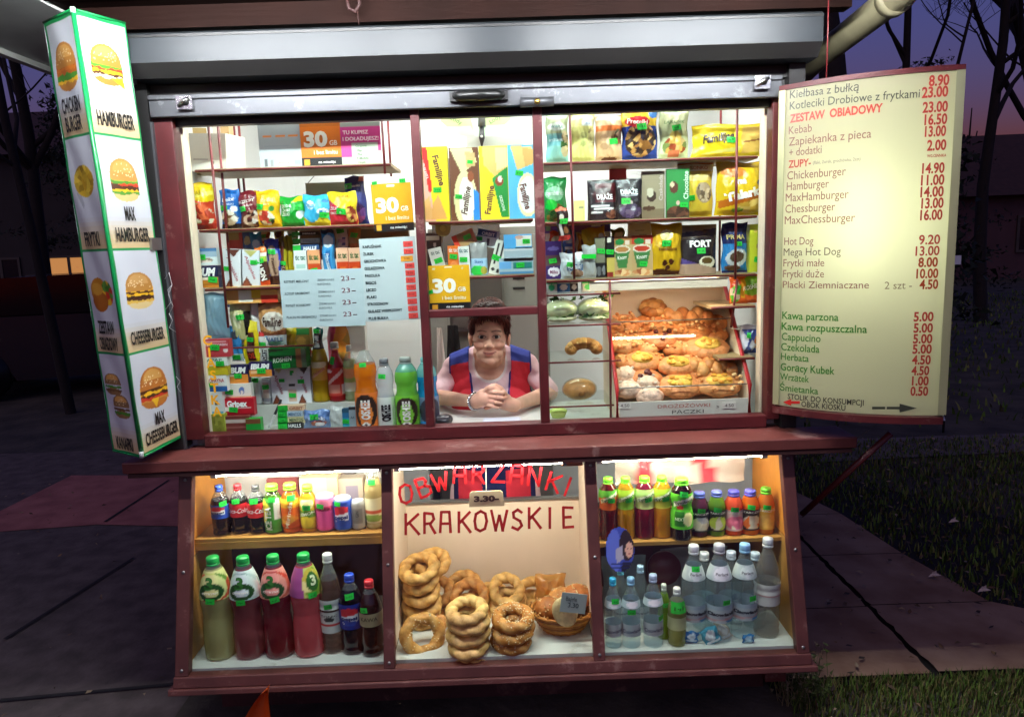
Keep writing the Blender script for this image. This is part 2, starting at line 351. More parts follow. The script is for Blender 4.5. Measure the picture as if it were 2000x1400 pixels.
# ------------------------------------------------------------------ goods
def frame(x0, x1, top, bot, y, base=None):
    """photo extent -> base point, width, height on the plane Y = y"""
    xc = (x0+x1)/2; b = at(xc, bot, y); t = at(xc, top, y); ym = (top+bot)/2
    w_ = at(x1, ym, y)[0]-at(x0, ym, y)[0]
    z0 = base if base is not None else b[2]
    return np.array([(b[0]+t[0])/2, y, z0]), w_, max(0.008, t[2]-z0)
_seed = [0]
def pack(name, label, cat, ext, y, art=(), base='ffffff', kind='bag', t=0.05, z=None, st=(), rot=0.0, yaw=0.0, group=None, mt=None, side=None, lean=0.0):
    """a printed bag, pouch, box or card; ext = (x0, x1, top, bottom) in the photo"""
    loc, w_, h_ = frame(*ext, y, z); _seed[0] += 1; r2 = random.Random(_seed[0])
    nu = max(6, min(44, int(w_/0.0032))); nv = max(6, min(60, int(h_/0.0032)))
    u = np.linspace(0, 1, nu+1); v = np.linspace(0, 1, nv+1); U, V = np.meshgrid(u, v)
    C = paint(art, U, V, base, h_/w_)
    ph = [r2.uniform(0, 6.28) for _ in range(6)]
    def surf(a, b):       # front surface, a/b arrays 0..1 -> x, depth, z
        q = 2*a-1
        if kind == 'bag':
            sv = np.clip(np.minimum(b/0.10, (1-b)/0.10), 0, 1); prof = np.sin(np.pi*np.clip(b, 0, 1))**0.5*sv
            dep = t/2*np.clip(1-np.abs(q)**2.4, 0, 1)**0.75*prof
            dep = dep+0.0035*np.sin(9*a+ph[0]+5*b)*np.sin(7*b+ph[1])*prof+0.0018*np.sin(31*a+ph[2])*np.sin(14*b+ph[3]+6*a)*(0.3+prof)
            x = q*w_/2*(1-0.045*np.sin(np.pi*b)**2)+0.0022*np.sin(b*11+ph[4])
            z_ = b*h_+0.003*np.sin(a*8+ph[5])*(b > 0.9)
        elif kind == 'pouch':   # flat sealed top, wide foot
            dep = t/2*np.clip(1-np.abs(q)**3, 0, 1)**0.7*np.clip((1.0-b)*1.25, 0, 1)**0.8+0.0016*np.sin(13*a+ph[0])*np.sin(9*b+ph[1])
            x = q*w_/2*(1-0.03*np.sin(np.pi*b)); z_ = b*h_
        else:
            dep = np.full(np.shape(a), t/2, float)+0*a; x = q*w_/2+0*b; z_ = b*h_+0*a
        return x, dep, z_
    X, D, Z = surf(U, V); mb = MB(); n1 = nu+1
    quads = [(j*n1+i, j*n1+i+1, (j+1)*n1+i+1, (j+1)*n1+i) for j in range(nv) for i in range(nu)]
    mb.add(np.stack([X.ravel(), -D.ravel(), Z.ravel()], -1), quads, C.reshape(-1, 4), 0, kind in ('bag', 'pouch'))
    sc_ = h(side) if side else (h(base) if isinstance(base, str) else base)
    if kind in ('bag', 'pouch'):
        mb.add(np.stack([X.ravel(), D.ravel(), Z.ravel()], -1), [q[::-1] for q in quads], (*sc_, 1), 0, True)
    else:
        a, b = w_/2, t/2
        mb.add([(-a, -b, 0), (a, -b, 0), (a, b, 0), (-a, b, 0), (-a, -b, h_), (a, -b, h_), (a, b, h_), (-a, b, h_)],
               [(3, 2, 1, 0), (4, 5, 6, 7), (1, 2, 6, 5), (2, 3, 7, 6), (3, 0, 4, 7)], (*sc_, 1))
    def place(x, yv, off=0.0028 if kind == 'bag' else 0.0013):
        a = np.clip(np.array(x/w_+0.5), 0, 1); b = np.clip(np.array(yv/h_), 0, 1); xx, dd, zz = surf(a, b)
        return (float(xx) if kind != 'box' else x, -float(dd)-off, float(zz) if kind != 'box' else yv)
    arttext(mb, art, place, w_, h_)
    o = mb.build(name, M[mt or {'bag': 'film', 'pouch': 'film'}.get(kind, 'print')], None, loc, (math.radians(lean), math.radians(rot), math.radians(yaw)))
    tag(o, label, cat, group)
    for s_ in st:
        a, b, sz, rt = sjit(s_); sticker(o, place, (a-.5)*w_, b*h_, sz, rt)
    return o

def band(mb, rf, z0, z1, base, art, mi=0, ang=105, off=0.0011):
    """a printed label wrapped round a bottle, front side facing the street"""
    nu, nv = 36, max(4, int((z1-z0)/0.004)); u = np.linspace(0, 1, nu+1); v = np.linspace(0, 1, nv+1); U, V = np.meshgrid(u, v)
    W = 2*math.radians(ang)*rf((z0+z1)/2); H = z1-z0; C = paint(art, U, V, base, H/W)
    def P(a, b, o_=0.0):
        q = math.radians(ang)*(2*a-1); r = rf(z0+b*H)+off+o_; return (r*math.sin(q), -r*math.cos(q), z0+b*H)
    vs = [P(a, b) for b in v for a in u]; n1 = nu+1
    mb.add(vs, [(j*n1+i, j*n1+i+1, (j+1)*n1+i+1, (j+1)*n1+i) for j in range(nv) for i in range(nu)], C.reshape(-1, 4), mi, True)
    arttext(mb, art, lambda x, y: P(x/W+.5, min(1, max(0, y/H)), 0.0022), W, H)
    bq = [math.radians(ang)+2*(math.pi-math.radians(ang))*i/10 for i in range(11)]
    zq = [z0+H*k/nv for k in range(nv+1)]; vs = [((rf(zz)+off)*math.sin(q), -(rf(zz)+off)*math.cos(q), zz) for zz in zq for q in bq]
    cb = h(base) if isinstance(base, str) else base
    mb.add(vs, [(k*11+i, k*11+i+1, k*11+12+i, k*11+11+i) for i in range(10) for k in range(nv)], (*cb, 1), mi, True)

PROF = {   # (radius share, height share)
 'soda': [(.80, 0), (.96, .015), (.98, .06), (.92, .10), (.99, .16), (1, .30), (.96, .42), (.98, .55), (1, .62), (.92, .70), (.72, .79), (.45, .87), (.36, .90), (.36, .96)],
 'water': [(.78, 0), (.96, .012), (1, .05), (.93, .08), (1, .11), (.93, .14), (1, .17), (.97, .2), (.97, .42), (1, .45), (.94, .49), (1, .53), (.98, .6), (.85, .70), (.62, .79), (.42, .86), (.36, .89), (.36, .96)],
 'waist': [(.80, 0), (.97, .01), (1, .04), (1, .22), (.95, .34), (.89, .42), (.93, .50), (.99, .57), (1, .61), (.95, .68), (.80, .78), (.60, .86), (.42, .92), (.36, .94), (.36, .965)],
 'juice': [(.84, 0), (.98, .012), (1, .05), (1, .30), (.94, .36), (.94, .56), (1, .60), (1, .66), (.90, .74), (.74, .82), (.60, .87), (.55, .90), (.55, .95)],
 'sport': [(.84, 0), (.98, .012), (1, .04), (1, .40), (.97, .44), (.86, .52), (.86, .60), (.97, .66), (.97, .74), (.86, .82), (.64, .88), (.46, .92), (.44, .96)],
 'glassb': [(.90, 0), (1, .012), (1, .50), (.97, .58), (.78, .68), (.52, .76), (.42, .82), (.40, .93), (.44, .94), (.44, .97)],
 'can': [(.78, 0), (.88, .01), (1, .07), (1, .90), (.88, .97), (.86, .985), (.80, .985), (.78, .97), (.0, .97)],
}
def bottle(name, label, ext, y, kind, fill, level=0.8, cap='2fa84a', lab=(), z=None, st=(), group=None, clear='dfe8ea', aclear=0.16, afill=0.85, capk=None, hcap=0.055, cat='bottle'):
    """a drinks bottle: body with its contents, wrapped label(s), cap"""
    loc, w_, h_ = frame(*ext, y, z); R_ = w_/2; loc, w2_, h_ = frame(*ext, y+R_, z); pr = PROF[kind]; r_ = lambda t: float(np.interp(t, [p[1] for p in pr], [p[0] for p in pr]))*R_
    ts = sorted(set([p[1] for p in pr]+[level-.001, level+.001])); ts = [t for t in ts if t <= pr[-1][1]]
    if kind == 'can': ts = None
    fc, cc = (*h(fill), afill), (*h(clear), aclear); mb = MB()
    if kind == 'can': mb.lathe([(p[0]*R_, p[1]*h_, (*h(fill), 1) if .06 < p[1] < .91 else (*h('b8bcc0'), 1)) for p in pr], 28)
    else:
        # dense profile for a smooth silhouette
        tt = sorted(set(list(np.linspace(0, ts[-1], 26))+ts))
        mb.lathe([(r_(t)*(1 if t > 0 else .9), t*h_, fc if t < level else cc) for t in tt], 24)
    loc[1] = y+R_
    o = mb.build(name, M['plastic'] if kind == 'can' else M['clear'], None, loc); tag(o, label, cat, group)
    for (z0, z1, base, art) in lab:
        lb = MB(); band(lb, lambda zz: r_(min(pr[-1][1], max(0, zz/h_))), z0*h_, z1*h_, base, art); lb.build('bottle_label' if kind != 'can' else 'can_print', M['print'], o)
    if kind != 'can' and cap:
        cb = MB(); rc = R_*(capk or max(pr[-1][0]*1.13, .3)); z0 = h_*(1-hcap); cl = (*h(cap), 1)
        prof = [(rc*.97, z0-.002, cl), (rc, z0, cl), (rc, h_-.004, cl), (rc*.9, h_, cl), (0.0005, h_, cl)]
        cb.lathe(prof, 24); cb.build('cap', M['plastic'], o)
        rb = MB(); rb.lathe([(rc*.98, z0-.012, cl), (rc*1.03, z0-.010, cl), (rc*1.03, z0-.005, cl), (rc*.98, z0-.004, cl)], 24); rb.build('cap_ring', M['plastic'], o)
    for s_ in st:
        a, b, sz, rt = sjit(s_)
        def pl(x, yv):
            rr = r_(min(.96, max(0, yv/h_)))+.0016; q = max(-1.2, min(1.2, x/max(rr, .01))); return (rr*math.sin(q), -rr*math.cos(q), yv)
        sticker(o, pl, (a-.5)*w_, b*h_, sz, rt)
    return o

# ================================================================== THE KIOSK
K = thing('kiosk', 'small maroon snack kiosk with a lit serving window, counter and three display cases below', 'kiosk', (0, 0, 0))
def kb(name, mt, *boxes, parent=None, label=None):
    mb = MB()
    for b in boxes: mb.box(*b)
    o = mb.build(name, M[mt] if isinstance(mt, str) else mt, parent or K)
    if label: o['label'] = label
    return o
def bevel(o, wd=0.004, seg=2):
    md = o.modifiers.new('bevel', 'BEVEL'); md.width = wd; md.segments = seg; md.limit_method = 'ANGLE'; return o
BACK = 1.62
kb('floor', 'greydark', (-1.10, 0.0, 0.06, 1.10, BACK, 0.10))
kb('back_wall', 'white', (-1.10, BACK, 0.06, 1.10, BACK+.05, 2.40))
kb('ceiling', 'white', (-1.10, 0.03, 2.33, 1.10, BACK, 2.36))
kb('side_wall', 'white', (-1.10, 0.04, 0.10, -1.055, BACK, 2.33)); kb('side_wall', 'white', (1.055, 0.04, 0.10, 1.10, BACK, 2.33))
kb('cladding', 'maroon_dark', (-1.13, 0.03, 0.06, -1.102, BACK+.08, 2.40)); kb('cladding', 'maroon_dark', (1.102, 0.03, 0.06, 1.13, BACK+.08, 2.40))
kb('plinth', 'maroon_dark', (-1.0, -0.10, 0.0, 0.98, 0.03, 0.185), (-1.0, .03, 0, 1.0, 1.6, .055))
kb('support_block', 'maroon', (0.93, -0.26, 0.12, 1.0, -0.16, 0.196))
# roof with a white soffit on the left, brown boards over the window
rf = kb('roof', 'maroon_dark', (-1.80, -0.80, 2.47, 1.30, 1.85, 2.56))
kb('soffit', 'soffit', (-1.765, -0.75, 2.42, -1.316, 1.80, 2.468), parent=rf)
mb = MB()
for i in range(6):
    y0 = -0.75+i*0.125; mb.box(-1.312, y0, 2.425+0.004*(i % 2), 1.26, y0+0.119, 2.468)
mb.build('soffit_boards', M['maroon_wood'], rf)
kb('fascia', 'soffit', (-1.80, -0.80, 2.40, -1.768, 1.85, 2.468), parent=rf)
kb('beam', 'maroon_wood', (-1.25, -0.06, 2.355, 1.24, 0.0, 2.424))
kb('header_panel', 'railblack', (-1.10, -0.005, 2.06, 1.10, 0.03, 2.354))
mb = MB(); p = at(690, 10, -0.1); mb.tube([p+(-.02, 0, .03), p+(-.015, 0, -.01), p+(.005, 0, -.02), p+(.02, 0, 0), p+(.02, 0, .04)], .006); mb.tube([p+(.012, 0, -.015), p+(.014, 0, -.060)], .0018)
mb.build('hook', M['maroon_dark'], K)

# window frame
WZ0, WZ1 = 1.0, 2.077
bevel(kb('window_frame', 'maroon', (-1.065, -.03, .985, -1.0, .03, 2.10), (1.0, -.03, .985, 1.045, .03, 2.10), (-1.0, -.03, .956, 1.0, .03, 1.0),
   (-.213, -.025, 1.0, -.183, .025, 2.10), (.196, -.025, 1.0, .228, .025, 2.10), (-.183, -.024, 1.388, .196, .024, 1.415)), 0.003)
for (a, b, z0, z1) in ((-1.0, -.213, 1.0, 2.09), (-.183, .196, 1.415, 2.09), (.228, 1.0, 1.0, 2.09)):
    kb('window_pane', 'glass', (a, -.003, z0, b, .002, z1))
kb('guide_rail', 'railblack', (-1.145, -.045, .957, -1.067, .029, 2.19)); kb('guide_rail', 'railblack', (1.047, -.045, .957, 1.10, .029, 2.19))
kb('rail_edge', 'rail', (-1.0665, -.047, .957, -1.060, -.031, 2.07))
# graffiti scratched on the left rail
mb = MB()
def gr(pts, r=.0011): mb.tube([at(a, b, -.0465) for a, b in pts], r, (.5, .5, .5))
gr([(322, 545), (330, 532), (336, 556), (328, 566), (334, 590), (322, 606)]); gr([(336, 556), (329, 575), (338, 598), (331, 612)])
mb.build('scratched_scribble', M['plastic'], K); mb = MB()
gr([(330, 612), (337, 625), (331, 640), (343, 648)]); mb.build('scratched_scribble', M['plastic'], K); mb = MB()
gr([(344, 735), (352, 745), (346, 755), (353, 766)])
mb.build('scratched_scribble', M['plastic'], K)

# roller shutter rolled up over the window
SH = thing('roller_shutter', 'grey aluminium roller shutter rolled up into its long box above the window', 'roller shutter', (0, 0, 0))
x0, x1 = -1.075, 1.115
prof = [(-.012, 2.325), (-.125, 2.325), (-.140, 2.316), (-.140, 2.232), (-.105, 2.192), (-.012, 2.192)]
mb = MB(); n_ = len(prof); vs = [(x, y, z) for x in (x0, x1) for (y, z) in prof]
mb.add(vs, [(i, (i+1) % n_, n_+(i+1) % n_, n_+i)[::-1] for i in range(n_) if i not in (3,)]+[tuple(range(n_)), tuple(range(2*n_-1, n_-1, -1))])
mb.build('shutter_box', M['boxgrey'], SH)
mb = MB(); mb.add([(x0, -.1402, 2.2318), (x1, -.1402, 2.2318), (x1, -.1052, 2.1918), (x0, -.1052, 2.1918)], [(0, 1, 2, 3)]); mb.build('shaded_chamfer', M['railblack'], SH)  # downward face made black, its shade put into the colour
mb = MB(); mb.box(x0, -.1425, 2.307, x1, -.1395, 2.314); mb.build('seam', M['railblack'], SH)
mb = MB(); mb.box(-1.060, -.055, 2.082, 1.02, -.032, 2.150); mb.box(-1.060, -.062, 2.135, 1.02, -.0552, 2.150); bevel(mb.build('bottom_bar', M['rail'], SH), .004, 3)
mb = MB(); mb.box(-1.10, -.02, 2.152, 1.08, -.008, 2.19); mb.build('slat', M['railblack'], SH)
c0 = at(935, 188, -.07); mb = MB()
mb.tube([c0+(-.085, .012, .004), c0+(-.06, -.012, 0), c0+(0, -.022, -.002), c0+(.06, -.012, 0), c0+(.085, .012, .004)], [.011, .016, .018, .016, .011], n=12)
mb.box(c0[0]-.095, c0[1]-.002, c0[2]-.014, c0[0]-.07, c0[1]+.014, c0[2]+.016); mb.box(c0[0]+.07, c0[1]-.002, c0[2]-.014, c0[0]+.095, c0[1]+.014, c0[2]+.016)
mb.build('handle', M['black'], SH)
for px, py in ((360, 201), (1489, 161)):
    q = at(px, py, -.068); mb = MB(); mb.box(q[0]-.026, q[1]-.003, q[2]-.021, q[0]+.026, q[1]+.006, q[2]+.021)
    mb.tube([q+(-.018, -.006, -.012), q+(.0, -.012, .004), q+(.018, -.006, .012)], .006); br = mb.build('catch_plate', M['chrome'], SH)
    mb = MB(); mb.ball(q+np.array((.004, -.008, .002)), (.011, .006, .011)); mb.build('catch_knob', M['black'], br)
q = at(1049, 199, -.0635); mb = MB(); mb.tube([q+np.array((-.055, .006, 0)), q+np.array((.055, .006, 0))], .016, n=12); lk = mb.build('lock_plate', M['rail'], SH)
mb = MB(); mb.tube([q, q+np.array((0, -.012, 0))], .010, n=14); mb.build('lock_cylinder', M['brass'], lk)

# counter and the display cases
ct = kb('counter', 'maroon_counter', (-1.215, -.19, .916, 1.25, -.0315, .955), (-1.06, -.0312, .906, 1.06, .02, .954)); bevel(ct, .004)
kb('counter_lip', 'maroon_dark', (-1.20, -.187, .901, 1.235, -.165, .914))
def sl(z): return -.136+(.90-z)/(.90-.26)*(-.182)     # depth of the sloping case front at height z
def slab(xa, xb, za, zb, th=.035, out=0.0):
    return [(xa, sl(za)-out, za), (xb, sl(za)-out, za), (xb, sl(za)+th, za), (xa, sl(za)+th, za), (xa, sl(zb)-out, zb), (xb, sl(zb)-out, zb), (xb, sl(zb)+th, zb), (xa, sl(zb)+th, zb)]
mb = MB()
for a, b in ((-1.053, -1.008), (-.362, -.325), (.336, .375), (1.014, 1.056)): mb.hexa(slab(a, b, .256, .905))
mb.hexa(slab(-1.056, 1.059, .222, .256, .035, .004)); mb.hexa(slab(-1.053, 1.056, .9035, .914, .03, .003))
mb.hexa(slab(-1.07, 1.075, .204, .2215, .06, .012))
case = mb.build('display_case', M['maroon_case'], K)
md = case.modifiers.new('bevel', 'BEVEL'); md.width = .003; md.segments = 2; md.limit_method = 'ANGLE'
for a, b in ((-1.007, -.363), (-.324, .335), (.376, 1.013)):
    mb = MB(); mb.hexa(slab(a, b, .257, .9025, .010, -.006)); mb.build('case_pane', M['glass'], K)
CB = .20
for x in (-1.03, -.343, .356, 1.035):
    for z in (.275, .58, .875):
        mb = MB(); p = Vector((x, sl(z), z)); n3 = Vector((0, -1, .284)).normalized(); mb.tube([p-n3*.001, p+n3*.0022], .0055, n=10); mb.build('screw', M['steel'], case)
for a in (-1.053, 1.036):
    mb = MB(); p = [(a, sl(.222)+.036, .222), (a+.017, sl(.222)+.036, .222), (a+.017, CB, .222), (a, CB, .222), (a, sl(.913)+.036, .913), (a+.017, sl(.913)+.036, .913), (a+.017, CB, .913), (a, CB, .913)]
    mb.hexa(p); mb.build('case_side', M['maroon_case'], K)
for a in (-.352, .346):
    mb = MB(); p = [(a, sl(.27)+.036, .27), (a+.016, sl(.27)+.036, .27), (a+.016, CB, .27), (a, CB, .27), (a, sl(.89)+.036, .89), (a+.016, sl(.89)+.036, .89), (a+.016, CB, .89), (a, CB, .89)]
    mb.hexa(p); mb.build('case_partition', M['cream'], K)
kb('case_floor', 'whiteshelf', (-1.035, -.282, .235, -.3535, CB, .262)); kb('case_floor', 'whiteshelf', (-.335, -.282, .235, .345, CB, .266)); kb('case_floor', 'whiteshelf', (.363, -.282, .235, 1.035, CB, .264))
kb('case_back', 'casedark', (-1.035, CB, .235, -.345, CB+.012, .62)); kb('case_back', 'white', (-1.035, CB, .625, -.345, CB+.012, .845))
kb('case_back', 'cream', (-.344, CB, .235, .354, CB+.012, .640)); kb('case_back_edge', 'steel', (-.334, CB-.012, .640, .344, CB+.012, .648)); kb('case_back', 'casedark', (.355, CB, .235, 1.035, CB+.012, .60))
for xa_, xb_ in ((-1.0355, -1.0285), (1.0265, 1.0355)):
    for za_, zb_, mt_ in ((.266, .596, 'casewood'), (.60, .8975, 'orangewood')):
        mb = MB(); mb.hexa([(xa_, sl(za_)+.038, za_), (xb_, sl(za_)+.038, za_), (xb_, .19, za_), (xa_, .19, za_), (xa_, sl(zb_)+.038, zb_), (xb_, sl(zb_)+.038, zb_), (xb_, .19, zb_), (xa_, .19, zb_)]); mb.build('case_lining', M[mt_], K)
kb('case_lid', 'white', (-1.035, -.10, .9035, 1.035, CB, .9055))
ZL = at(560, 1047, -.125)[2]; ZR = at(1350, 1055, -.125)[2]
kb('case_shelf', 'casewood', (-1.027, -.125, ZL-.012, -.355, .12, ZL), (-1.027, -.127, ZL-.038, -.355, -.117, ZL-.0125)); kb('case_shelf', 'casewood', (.364, -.125, ZR-.013, 1.025, .12, ZR))
for (a, b, mt) in ((-.93, -.375, 'tube_case'), (-.30, .30, 'tube_case'), (.40, .95, 'tube_warm')):
    lt = thing('strip_lamp', {-.93: 'thin white strip lamp glowing at the top of the case of juice and cola bottles', -.30: 'thin white strip lamp glowing above the bread rings', .40: 'thin warm strip lamp glowing above the row of green capped bottles'}[a], 'lamp', (a, -.118, .8855), group='strip lamps in the display cases')
    mb = MB(); mb.tube([(0, 0, 0), (b-a, 0, 0)], .0085, n=12); mb.build('tube', M[mt], lt)
    mb = MB(); mb.box(-.02, -.012, .010, b-a+.02, .014, .0175); mb.box(-.02, -.01, -.012, -.001, .012, .01); mb.box(b-a+.001, -.01, -.012, b-a+.02, .012, .01); mb.build('fitting', M['white'], lt)

# hand painted words on the middle pane, drawn with a brush
STROKE = {'O': [[(.5, 1), (.1, .85), (0, .5), (.1, .12), (.45, 0), (.85, .12), (1, .5), (.88, .88), (.5, 1)]],
 'B': [[(.1, 0), (.1, 1)], [(.1, 1), (.7, .95), (.8, .75), (.6, .55), (.1, .52)], [(.6, .55), (.95, .4), (.9, .1), (.5, 0), (.1, 0)]],
 'W': [[(0, 1), (.28, 0), (.52, .75)], [(.52, .75), (.72, 0), (1, 1)]], 'A': [[(.05, 0), (.15, 1), (.85, 1), (.95, 0)], [(.1, .42), (.92, .42)]],
 'R': [[(.1, 0), (.1, 1)], [(.1, 1), (.75, .95), (.85, .7), (.6, .5), (.1, .46)], [(.5, .48), (.95, 0)]],
 'Z': [[(.05, 1), (.95, .97)], [(.95, .97), (.05, .03)], [(.05, .03), (1, .05)]], 'N': [[(.05, 0), (.1, 1)], [(.1, 1), (.9, 0)], [(.9, 0), (.95, 1)]],
 'K': [[(.1, 0), (.1, 1)], [(.9, 1), (.12, .45)], [(.3, .58), (.95, 0)]], 'I': [[(.5, 0), (.5, 1)]],
 'S': [[(.9, .86), (.55, 1), (.15, .85), (.2, .6), (.75, .42), (.9, .2), (.55, 0), (.08, .12)]], 'E': [[(.15, 0), (.12, 1)], [(.12, 1), (.9, .98)], [(.14, .5), (.75, .52)], [(.15, 0), (.95, .03)]]}
def brush(mb, ch, c0, ex, ey, nrm, wd, col):
    for st in STROKE[ch]:
        for i in range(len(st)-1):
            a = c0+ex*(st[i][0]-.5)+ey*(st[i][1]-.5); b = c0+ex*(st[i+1][0]-.5)+ey*(st[i+1][1]-.5)
            d = b-a; L = d.length; d.normalize(); s_ = d.cross(nrm)*wd/2; a2 = a-d*wd*.3; b2 = b+d*wd*.3
            off = nrm*(.0002*i)
            mb.add([a2+s_*.8+off, a2-s_*.9+off, b2-s_+off, b2+s_*.85+off], [(0, 1, 2, 3)], col)
def on_slope(px, py):          # point on the outside of the case pane
    d = ray(px, py); k = .182/.64   # Y = -.136 - (0.9-z)*k
    t = (-.136-.9*k+CD+k*CZ)/(d[1]-k*d[2]); return Vector(CAMP+d*t)
nS = Vector((0, -1, .284)).normalized()
OBW = [('O', 793, 964, 25, 37, -6), ('B', 827, 951, 27, 36, -20), ('W', 860, 941, 30, 33, -12), ('A', 898, 926, 26, 33, 0), ('R', 935, 925, 26, 36, 3), ('Z', 973, 923, 26, 38, 3), ('A', 1009, 926, 26, 35, 5), ('N', 1044, 930, 25, 36, 6), ('K', 1082, 942, 28, 35, 18), ('I', 1109, 950, 12, 36, 20)]
KRA = [('K', 805, 1023, 30), ('R', 839, 1021, 24), ('A', 870, 1019, 22), ('K', 907, 1019, 26), ('O', 939, 1017, 24), ('W', 975, 1016, 31), ('S', 1010, 1014, 22), ('K', 1044, 1011, 26), ('I', 1074, 1011, 10), ('E', 1109, 1010, 23)]
mb = MB()
for ch, px, py, ww, hh, rt in OBW:
    c0 = on_slope(px, py)+nS*.0035; ex0 = on_slope(px+10, py)-on_slope(px-10, py); ey0 = on_slope(px, py-10)-on_slope(px, py+10)
    q = math.radians(-rt); ex = (ex0*math.cos(q)+ey0*math.sin(q))*ww/20; ey = (ey0*math.cos(q)-ex0*math.sin(q))*hh/20
    brush(mb, ch, c0, ex, ey, nS, .0100, (*h('cc2a30'), 1))
for ch, px, py, ww in KRA:
    c0 = on_slope(px, py)+nS*.0035; ex = (on_slope(px+10, py)-on_slope(px-10, py))*ww/20; ey = (on_slope(px, py-10)-on_slope(px, py+10))*39/20
    brush(mb, ch, c0, ex, ey, nS, .0105, (*h('a5262a'), 1))
mb.build('painted_words', M['paint'], K)

# yellow stick-on letters down the left pane
mb = MB()
for ch, px, py in (('C', 405, 664), ('I', 409, 688), ('A', 412, 708), ('S', 416, 732), ('T', 419, 757), ('K', 421, 780), ('A', 424, 803)):
    q = at(px, py, -.0045); letter(mb, ch, lambda x, y: (q[0]+x, -.0045, q[2]+y), 0, 0, .034, (*h('f2b21c'), 1), bold=.03, maxw=.033)
mb.build('stick_on_letters', M['plastic'], K)

# inside: ceiling lamps, serving top, lockers, a door, a dark board
for x, lb in ((-.5, 'left one of the two fluorescent lamps under the kiosk ceiling, above the crisps'), (.5, 'right one of the two fluorescent lamps under the kiosk ceiling, above the pastry tray')):
    lt = thing('ceiling_lamp', lb, 'lamp', (x, .085, 2.325), group='fluorescent lamps under the kiosk ceiling')
    mb = MB(); mb.tube([(-.42, 0, -.045), (.42, 0, -.045)], .016, n=12); mb.build('tube', M['tube'], lt)
    mb = MB(); mb.box(-.46, -.03, -.022, .46, .03, -.001); mb.box(-.46, -.02, -.065, -.425, .02, -.0225); mb.box(.425, -.02, -.065, .46, .02, -.0225); mb.build('fitting', M['white'], lt)
lt = thing('ceiling_lamp', 'rear fluorescent lamp under the kiosk ceiling, over the back of the woman', 'lamp', (0, .95, 2.33), group='fluorescent lamps under the kiosk ceiling')
mb = MB(); mb.tube([(-.42, 0, -.045), (.42, 0, -.045)], .016, n=12); mb.build('tube', M['tube_rear'], lt)
mb = MB(); mb.box(-.46, -.03, -.022, .46, .03, -.001); mb.box(-.46, -.02, -.065, -.425, .02, -.0225); mb.box(.425, -.02, -.065, .46, .02, -.0225); mb.build('fitting', M['white'], lt)
for xa, xb, lb in ((-1.10, -.03, 'left fluorescent lamp under the front eave, reflected in the shutter box'), (.19, 1.13, 'right fluorescent lamp under the front eave, reflected in the shutter box')):
    lt = thing('eave_lamp', lb, 'lamp', (xa, -.62, 2.430), group='fluorescent lamps under the front eave')
    L = xb-xa; mb = MB(); mb.tube([(0.02, 0, -.05), (L-.02, 0, -.05)], .016, n=12); mb.build('tube', M['tube_cool'], lt)
    mb = MB(); mb.box(0, -.03, -.022, L, .03, -.001); mb.box(0, -.02, -.07, .019, .02, -.0225); mb.box(L-.019, -.02, -.07, L, .02, -.0225); mb.build('fitting', M['white'], lt)
    mb = MB(); s_ = .66*L if xa < 0 else .27*L; mb.box(s_, -.04, -.075, s_+.035, .03, -.0225); mb.build('blocking_strap', M['steel'], lt)  # unseen strap added to block the tube and split its reflection
kb('serving_top', 'whiteshelf', (-1.05, .031, .955, 1.05, .40, .985))
kb('stepped_shelf', 'whiteshelf', (-1.05, .16, .986, -.30, .40, 1.062))
lk = thing('locker', 'tall grey metal locker standing behind the woman', 'locker', (-.02, 1.25, .10))
mb = MB(); mb.box(-.28, 0, 0, .33, .36, 1.62); bevel(mb.build('body', M['grey'], lk))
for x in (-.278, .028):
    mb = MB(); mb.box(x, -.012, .04, x+.298, -.001, 1.58); d_ = bevel(mb.build('door', M['grey'], lk))
    mb = MB(); mb.box(x+.25 if x < 0 else x+.03, -.03, .95, x+.268 if x < 0 else x+.048, -.0125, 1.03); mb.build('handle', M['black'], d_)
    for i in range(2): mb = MB(); mb.box(x+.12, -.016, 1.30+.05*i, x+.18, -.0125, 1.312+.05*i); mb.build('vent_slot', M['black'], d_)
bd = MB(); bd.box(-.17, 0, 0, .17, .03, .86); bd.box(-.16, -.008, .02, .16, -.0005, .84); tag(bd.build('dark_board', M['greydark'], None, (-.10, 1.18, 1.20)), 'dark brown board leaning high up behind the middle shelf', 'board')
fr = thing('fridge', 'white fridge with a grey door gap behind the sports drinks', 'fridge', (-.46, 1.10, .10))
mb = MB(); mb.box(-.28, 0, 0, .12, .5, 1.30); bevel(mb.build('body', M['white'], fr), .012, 3)
mb = MB(); mb.box(.125, .02, .3, .26, .4, 1.45); mb.box(.14, .008, .34, .245, .0195, .8); mb.box(.14, .008, .84, .245, .0195, 1.40); mb.build('side_unit', M['grey'], fr)
mb = MB(); mb.box(-.25, -.03, .75, -.232, -.0005, 1.05); mb.build('handle', M['steel'], fr)

